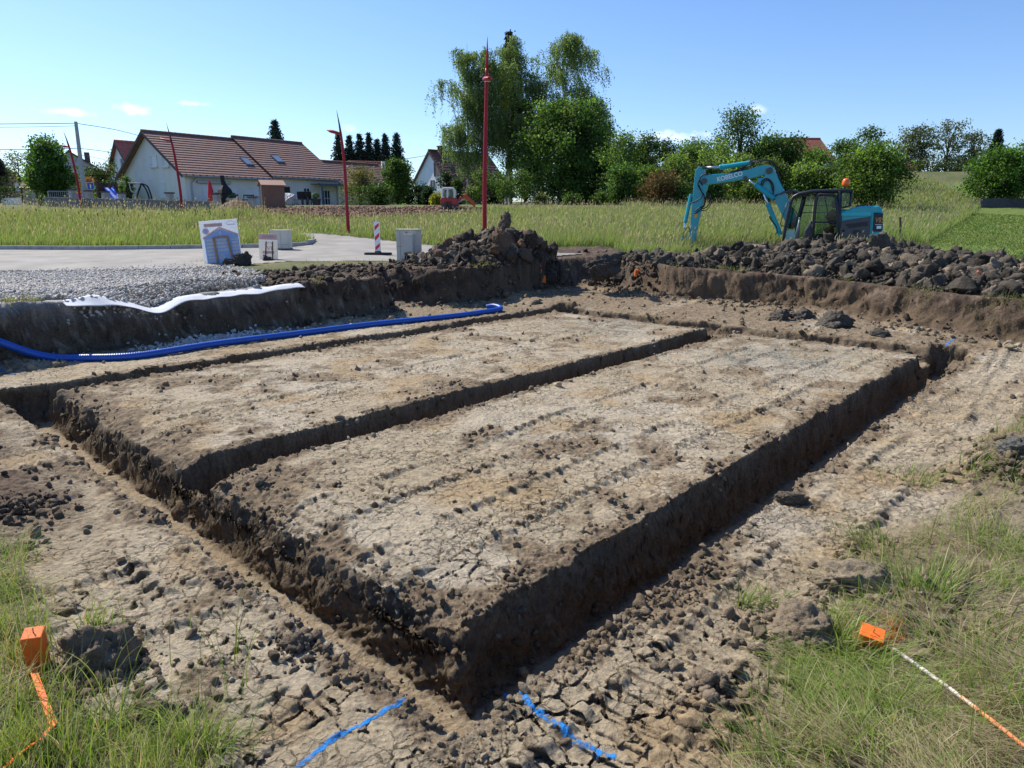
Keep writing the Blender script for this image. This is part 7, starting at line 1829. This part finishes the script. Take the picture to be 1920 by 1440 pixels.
    # spruces behind the red roof
    for k, (px, top, w) in enumerate([(641, 250, 52), (662, 252, 50), (680, 248, 54), (697, 248, 52), (712, 258, 44), (727, 248, 50), (748, 247, 58)]):
        conifer('spruce_tree', ['spruce at the left end of the dark row behind the red roof', 'second spruce from the left in the dark row', 'third spruce from the left in the dark row', 'spruce in the middle of the dark row', 'shortest spruce in the dark row', 'second spruce from the right in the dark row', 'spruce at the right end of the dark row'][k], px, 108, top, w, 1000 + k, col=(.026, .050, .034), group='row of dark spruces behind the red roof', levels=15, per=9)
    conifer('cedar_tree', 'flat branched blue green cedar above the roof ridge of the long house', 527, 92, 224, 66, 1010, base=.30, col=(.045, .078, .055), droop=.12, layered=.4, levels=13, per=14)
    # between the houses
    broadleaf('weeping_tree', 'bright green weeping tree left of the white gabled house', 746, 68, 300, 58, cols=((.07, .12, .022), (.055, .10, .02)), lobes=10, clumps=190, per=34, leaf=.2, seed=1020, trunk=.12, bottom=.05, csize=.06)
    broadleaf('bush', 'olive brown feathery shrub above the clipped hedge', 676, 60, 311, 64, cols=((.17, .145, .065), (.13, .115, .05)), lobes=7, clumps=130, per=34, leaf=.15, seed=1021, bottom=.05, cat='bush', csize=.08)
    for k, (px, top, w, Y, c, lb) in enumerate([(712, 345, 60, 57, (.05, .085, .018), 'green bush between the olive shrub and the weeping tree'), (785, 348, 56, 66, (.028, .055, .014), 'dark domed shrub left in front of the white gable'), (803, 352, 26, 64, (.02, .04, .012), 'dark narrow clipped shrub in front of the white gable'), (838, 322, 36, 68, (.018, .036, .014), 'dark bush against the corner of the white gabled house'), (858, 336, 22, 64, (.07, .10, .03), 'columnar pale green conifer beside the dark bush'), (818, 366, 22, 58, (.30, .28, .04), 'small yellow shrub behind the red digger')]):
        broadleaf('bush', lb, px, Y, top, w, cols=(c, tuple(v * .75 for v in c)), lobes=6, clumps=90, per=32, leaf=.16, seed=1030 + k, bottom=.0, cat='bush', csize=.075)
    # left side
    broadleaf('maple_tree', 'leafy dark green street tree left of the power pole', 103, 54, 258, 92, cols=((.065, .13, .022), (.05, .105, .02), (.09, .165, .03)), lobes=14, clumps=330, per=38, leaf=.19, seed=1040, trunk=.13, bottom=.10, csize=.055, shape=.8)
    broadleaf('bush', 'grey green rounded tree right of the power pole', 192, 64, 306, 72, cols=((.045, .07, .03), (.06, .085, .035)), lobes=8, clumps=160, per=32, leaf=.19, seed=1041, bottom=.0, cat='tree', csize=.07)
    broadleaf('tree', 'yellowish green tree against the white house behind the gable', 235, 70, 284, 50, cols=((.10, .12, .035), (.07, .09, .025)), lobes=8, clumps=120, per=28, leaf=.2, seed=1042, bottom=.12, csize=.06)
    broadleaf('bush', 'orange red shrub beside the power pole', 168, 58, 333, 34, cols=((.26, .10, .04),), lobes=4, clumps=34, per=26, leaf=.15, seed=1043, bottom=.3, cat='bush')
    broadleaf('bush', 'dark hedge bush behind the play tower', 205, 56, 342, 46, cols=(DG,), lobes=5, clumps=80, per=30, leaf=.16, seed=1044, bottom=.0, cat='bush'); broadleaf('bush', 'flowering pale bush right of the play tower', 232, 58, 340, 32, cols=((.20, .23, .14), (.08, .12, .03)), lobes=5, clumps=60, per=28, leaf=.15, seed=1045, bottom=.0, cat='bush')
    broadleaf('bush', 'dark green shrub in front of the white house wall', 246, 57, 330, 20, cols=(DG,), lobes=4, clumps=30, per=26, leaf=.15, seed=1046, bottom=.2, cat='bush')
    broadleaf('tree', 'thin grey green tree behind the peach house roof', 45, 105, 284, 52, cols=(RG,), lobes=8, clumps=90, per=16, leaf=.28, seed=1047, bottom=.2, gaps=.2); broadleaf('tree', 'dull green tree at the left edge behind the peach house', 8, 104, 300, 50, cols=((.05, .07, .035),), lobes=8, clumps=110, per=20, leaf=.28, seed=1048, bottom=.1)
    conifer('pine_tree', 'flat topped pine at the far left edge', 6, 100, 280, 40, 1049, base=.55, col=(.02, .03, .02), levels=8, layered=.5, droop=.05)
    broadleaf('tree', 'small dark street tree left of the leafy one', 72, 52, 318, 34, cols=(DG, MG), lobes=5, clumps=60, per=28, leaf=.17, seed=1050, trunk=.05, bottom=.45)
def hedge(label, a, b, h, w, col, seed):
    g = np.random.default_rng(seed); p0, p1 = place(*a), place(*b); L = (p1 - p0).length; d = (p1 - p0) / L; n = int(L * 330)
    s = g.random(n) * L; fy = g.uniform(-1, 1, n); fz = g.random(n); face = g.integers(0, 3, n)
    fy = np.where(face == 0, -1 + g.random(n) * .25, np.where(face == 1, 1 - g.random(n) * .3, fy)); fz = np.where(face == 2, 1 - g.random(n) * .12, fz)
    x = p0.x + d.x * s - d.y * fy * w / 2; y = p0.y + d.y * s + d.x * fy * w / 2; z = nat(x, y) + fz * h * (1 + .06 * fbm(s, fy, .8, 2, seed))
    V, F, C = leaf_quads(np.stack([x, y, z], 1) + g.normal(size=(n, 3)) * .05, g.uniform(.1, .2, n), np.array(col) * g.uniform(.6, 1.5, n)[:, None], g=g)
    tag(np_mesh('hedge', V, F, LEAF, col=C), label, 'hedge')
trees()
hedge('clipped green hedge right of the porch of the long house', (640, 388, 56), (738, 389, 56), 1.42, 1.3, (.055, .095, .018), 1101)
hedge('dark clipped hedge in front of the peach house', (-30, 376, 60), (47, 377, 60), 1.5, 1.4, (.030, .050, .014), 1102)
hedge('low clipped hedge under the white gabled house', (775, 376, 65), (842, 377, 66), 1.0, 1.2, (.035, .06, .016), 1103)
# ------------------------------------------------------------------ light, sky, camera
SUN_AZ, SUN_EL = R(140), R(46)
SD = Vector((math.cos(SUN_AZ) * math.cos(SUN_EL), math.sin(SUN_AZ) * math.cos(SUN_EL), math.sin(SUN_EL)))
sl = bpy.data.lights.new('sun', 'SUN'); sl.energy = 4.6; sl.angle = R(.53); sl.color = (1, .94, .84)
so = put('sun', sl); so.rotation_euler = (-SD).to_track_quat('-Z', 'Y').to_euler(); so.location = (0, 0, 60)
w = bpy.data.worlds.new('World'); SC.world = w; w.use_nodes = True
N, L = w.node_tree.nodes, w.node_tree.links
sky = N.new('ShaderNodeTexSky'); sky.sky_type = 'NISHITA'; sky.sun_disc = False
sky.sun_elevation = SUN_EL; sky.sun_rotation = math.pi / 2 - SUN_AZ
sky.air_density = 1.0; sky.dust_density = .6; sky.ozone_density = 1.6; sky.altitude = 300
tc = N.new('ShaderNodeTexCoord'); sep = N.new('ShaderNodeSeparateXYZ'); L.new(tc.outputs['Generated'], sep.inputs[0])
ramp = N.new('ShaderNodeValToRGB'); L.new(sep.outputs['Z'], ramp.inputs[0])
e = ramp.color_ramp.elements; e[0].position = 0; e[0].color = (.72, .83, 1.03, 1); e[1].position = .5; e[1].color = (.56, .74, 1.0, 1); k_ = e.new(.16); k_.color = (.66, .80, 1.02, 1)
mul = N.new('ShaderNodeVectorMath'); mul.operation = 'MULTIPLY'; L.new(sky.outputs[0], mul.inputs[0]); L.new(ramp.outputs[0], mul.inputs[1])
# a few wisps of cloud low in the sky
prev = mul.outputs[0]
for px, py, wx, wy, a_ in [(125, 209, .030, .0055, .55), (250, 205, .026, .0075, .7), (363, 195, .020, .004, .6), (1262, 256, .05, .008, .5), (1422, 207, .014, .006, .35), (655, 241, .012, .006, .25)]:
    rx, rf, rz = ray(px, py); d = Vector((rx, rf, rz)).normalized()
    h = Vector((d.y, -d.x, 0)).normalized(); v = h.cross(d)
    sub = N.new('ShaderNodeVectorMath'); sub.operation = 'SUBTRACT'; L.new(tc.outputs['Generated'], sub.inputs[0]); sub.inputs[1].default_value = d
    nz = N.new('ShaderNodeTexNoise'); nz.inputs['Scale'].default_value = 60; nz.inputs['Detail'].default_value = 6; L.new(tc.outputs['Generated'], nz.inputs['Vector'])
    da = N.new('ShaderNodeVectorMath'); da.operation = 'DOT_PRODUCT'; L.new(sub.outputs[0], da.inputs[0]); da.inputs[1].default_value = (h + v * .12) / wx
    db = N.new('ShaderNodeVectorMath'); db.operation = 'DOT_PRODUCT'; L.new(sub.outputs[0], db.inputs[0]); db.inputs[1].default_value = v / wy
    cmb = N.new('ShaderNodeCombineXYZ'); L.new(da.outputs['Value'], cmb.inputs[0]); L.new(db.outputs['Value'], cmb.inputs[1])
    ln = N.new('ShaderNodeVectorMath'); ln.operation = 'LENGTH'; L.new(cmb.outputs[0], ln.inputs[0])
    ad = N.new('ShaderNodeMath'); ad.operation = 'MULTIPLY_ADD'; ad.inputs[1].default_value = 2.2; ad.inputs[2].default_value = -1.1; L.new(nz.outputs['Fac'], ad.inputs[0])
    sm = N.new('ShaderNodeMath'); sm.operation = 'ADD'; L.new(ln.outputs['Value'], sm.inputs[0]); L.new(ad.outputs[0], sm.inputs[1])
    mr = N.new('ShaderNodeMapRange'); mr.inputs['From Min'].default_value = 1.0; mr.inputs['From Max'].default_value = .2; mr.inputs['To Min'].default_value = 0; mr.inputs['To Max'].default_value = a_
    L.new(sm.outputs[0], mr.inputs['Value'])
    mx = N.new('ShaderNodeMix'); mx.data_type = 'RGBA'; L.new(mr.outputs['Result'], mx.inputs['Factor']); L.new(prev, mx.inputs['A']); mx.inputs['B'].default_value = (8.2, 8.6, 9.2, 1); prev = mx.outputs['Result']
L.new(prev, N['Background'].inputs[0]); N['Background'].inputs[1].default_value = .125
cd = bpy.data.cameras.new('camera'); cam = put('camera', cd); SC.camera = cam
cd.sensor_width = 36; cd.lens = 36 * FPX / 1920; cd.clip_end = 6000; cd.clip_start = .05
cam.location = (0, 0, CZ); cam.rotation_euler = (math.pi / 2 - PITCH, 0, 0)
vs = SC.view_settings; vs.view_transform = 'Standard'; vs.look = 'None'; vs.exposure = .5; vs.gamma = 1
SC.render.resolution_x, SC.render.resolution_y = 1024, 768
SC.cycles.max_bounces = 6; SC.cycles.transparent_max_bounces = 12
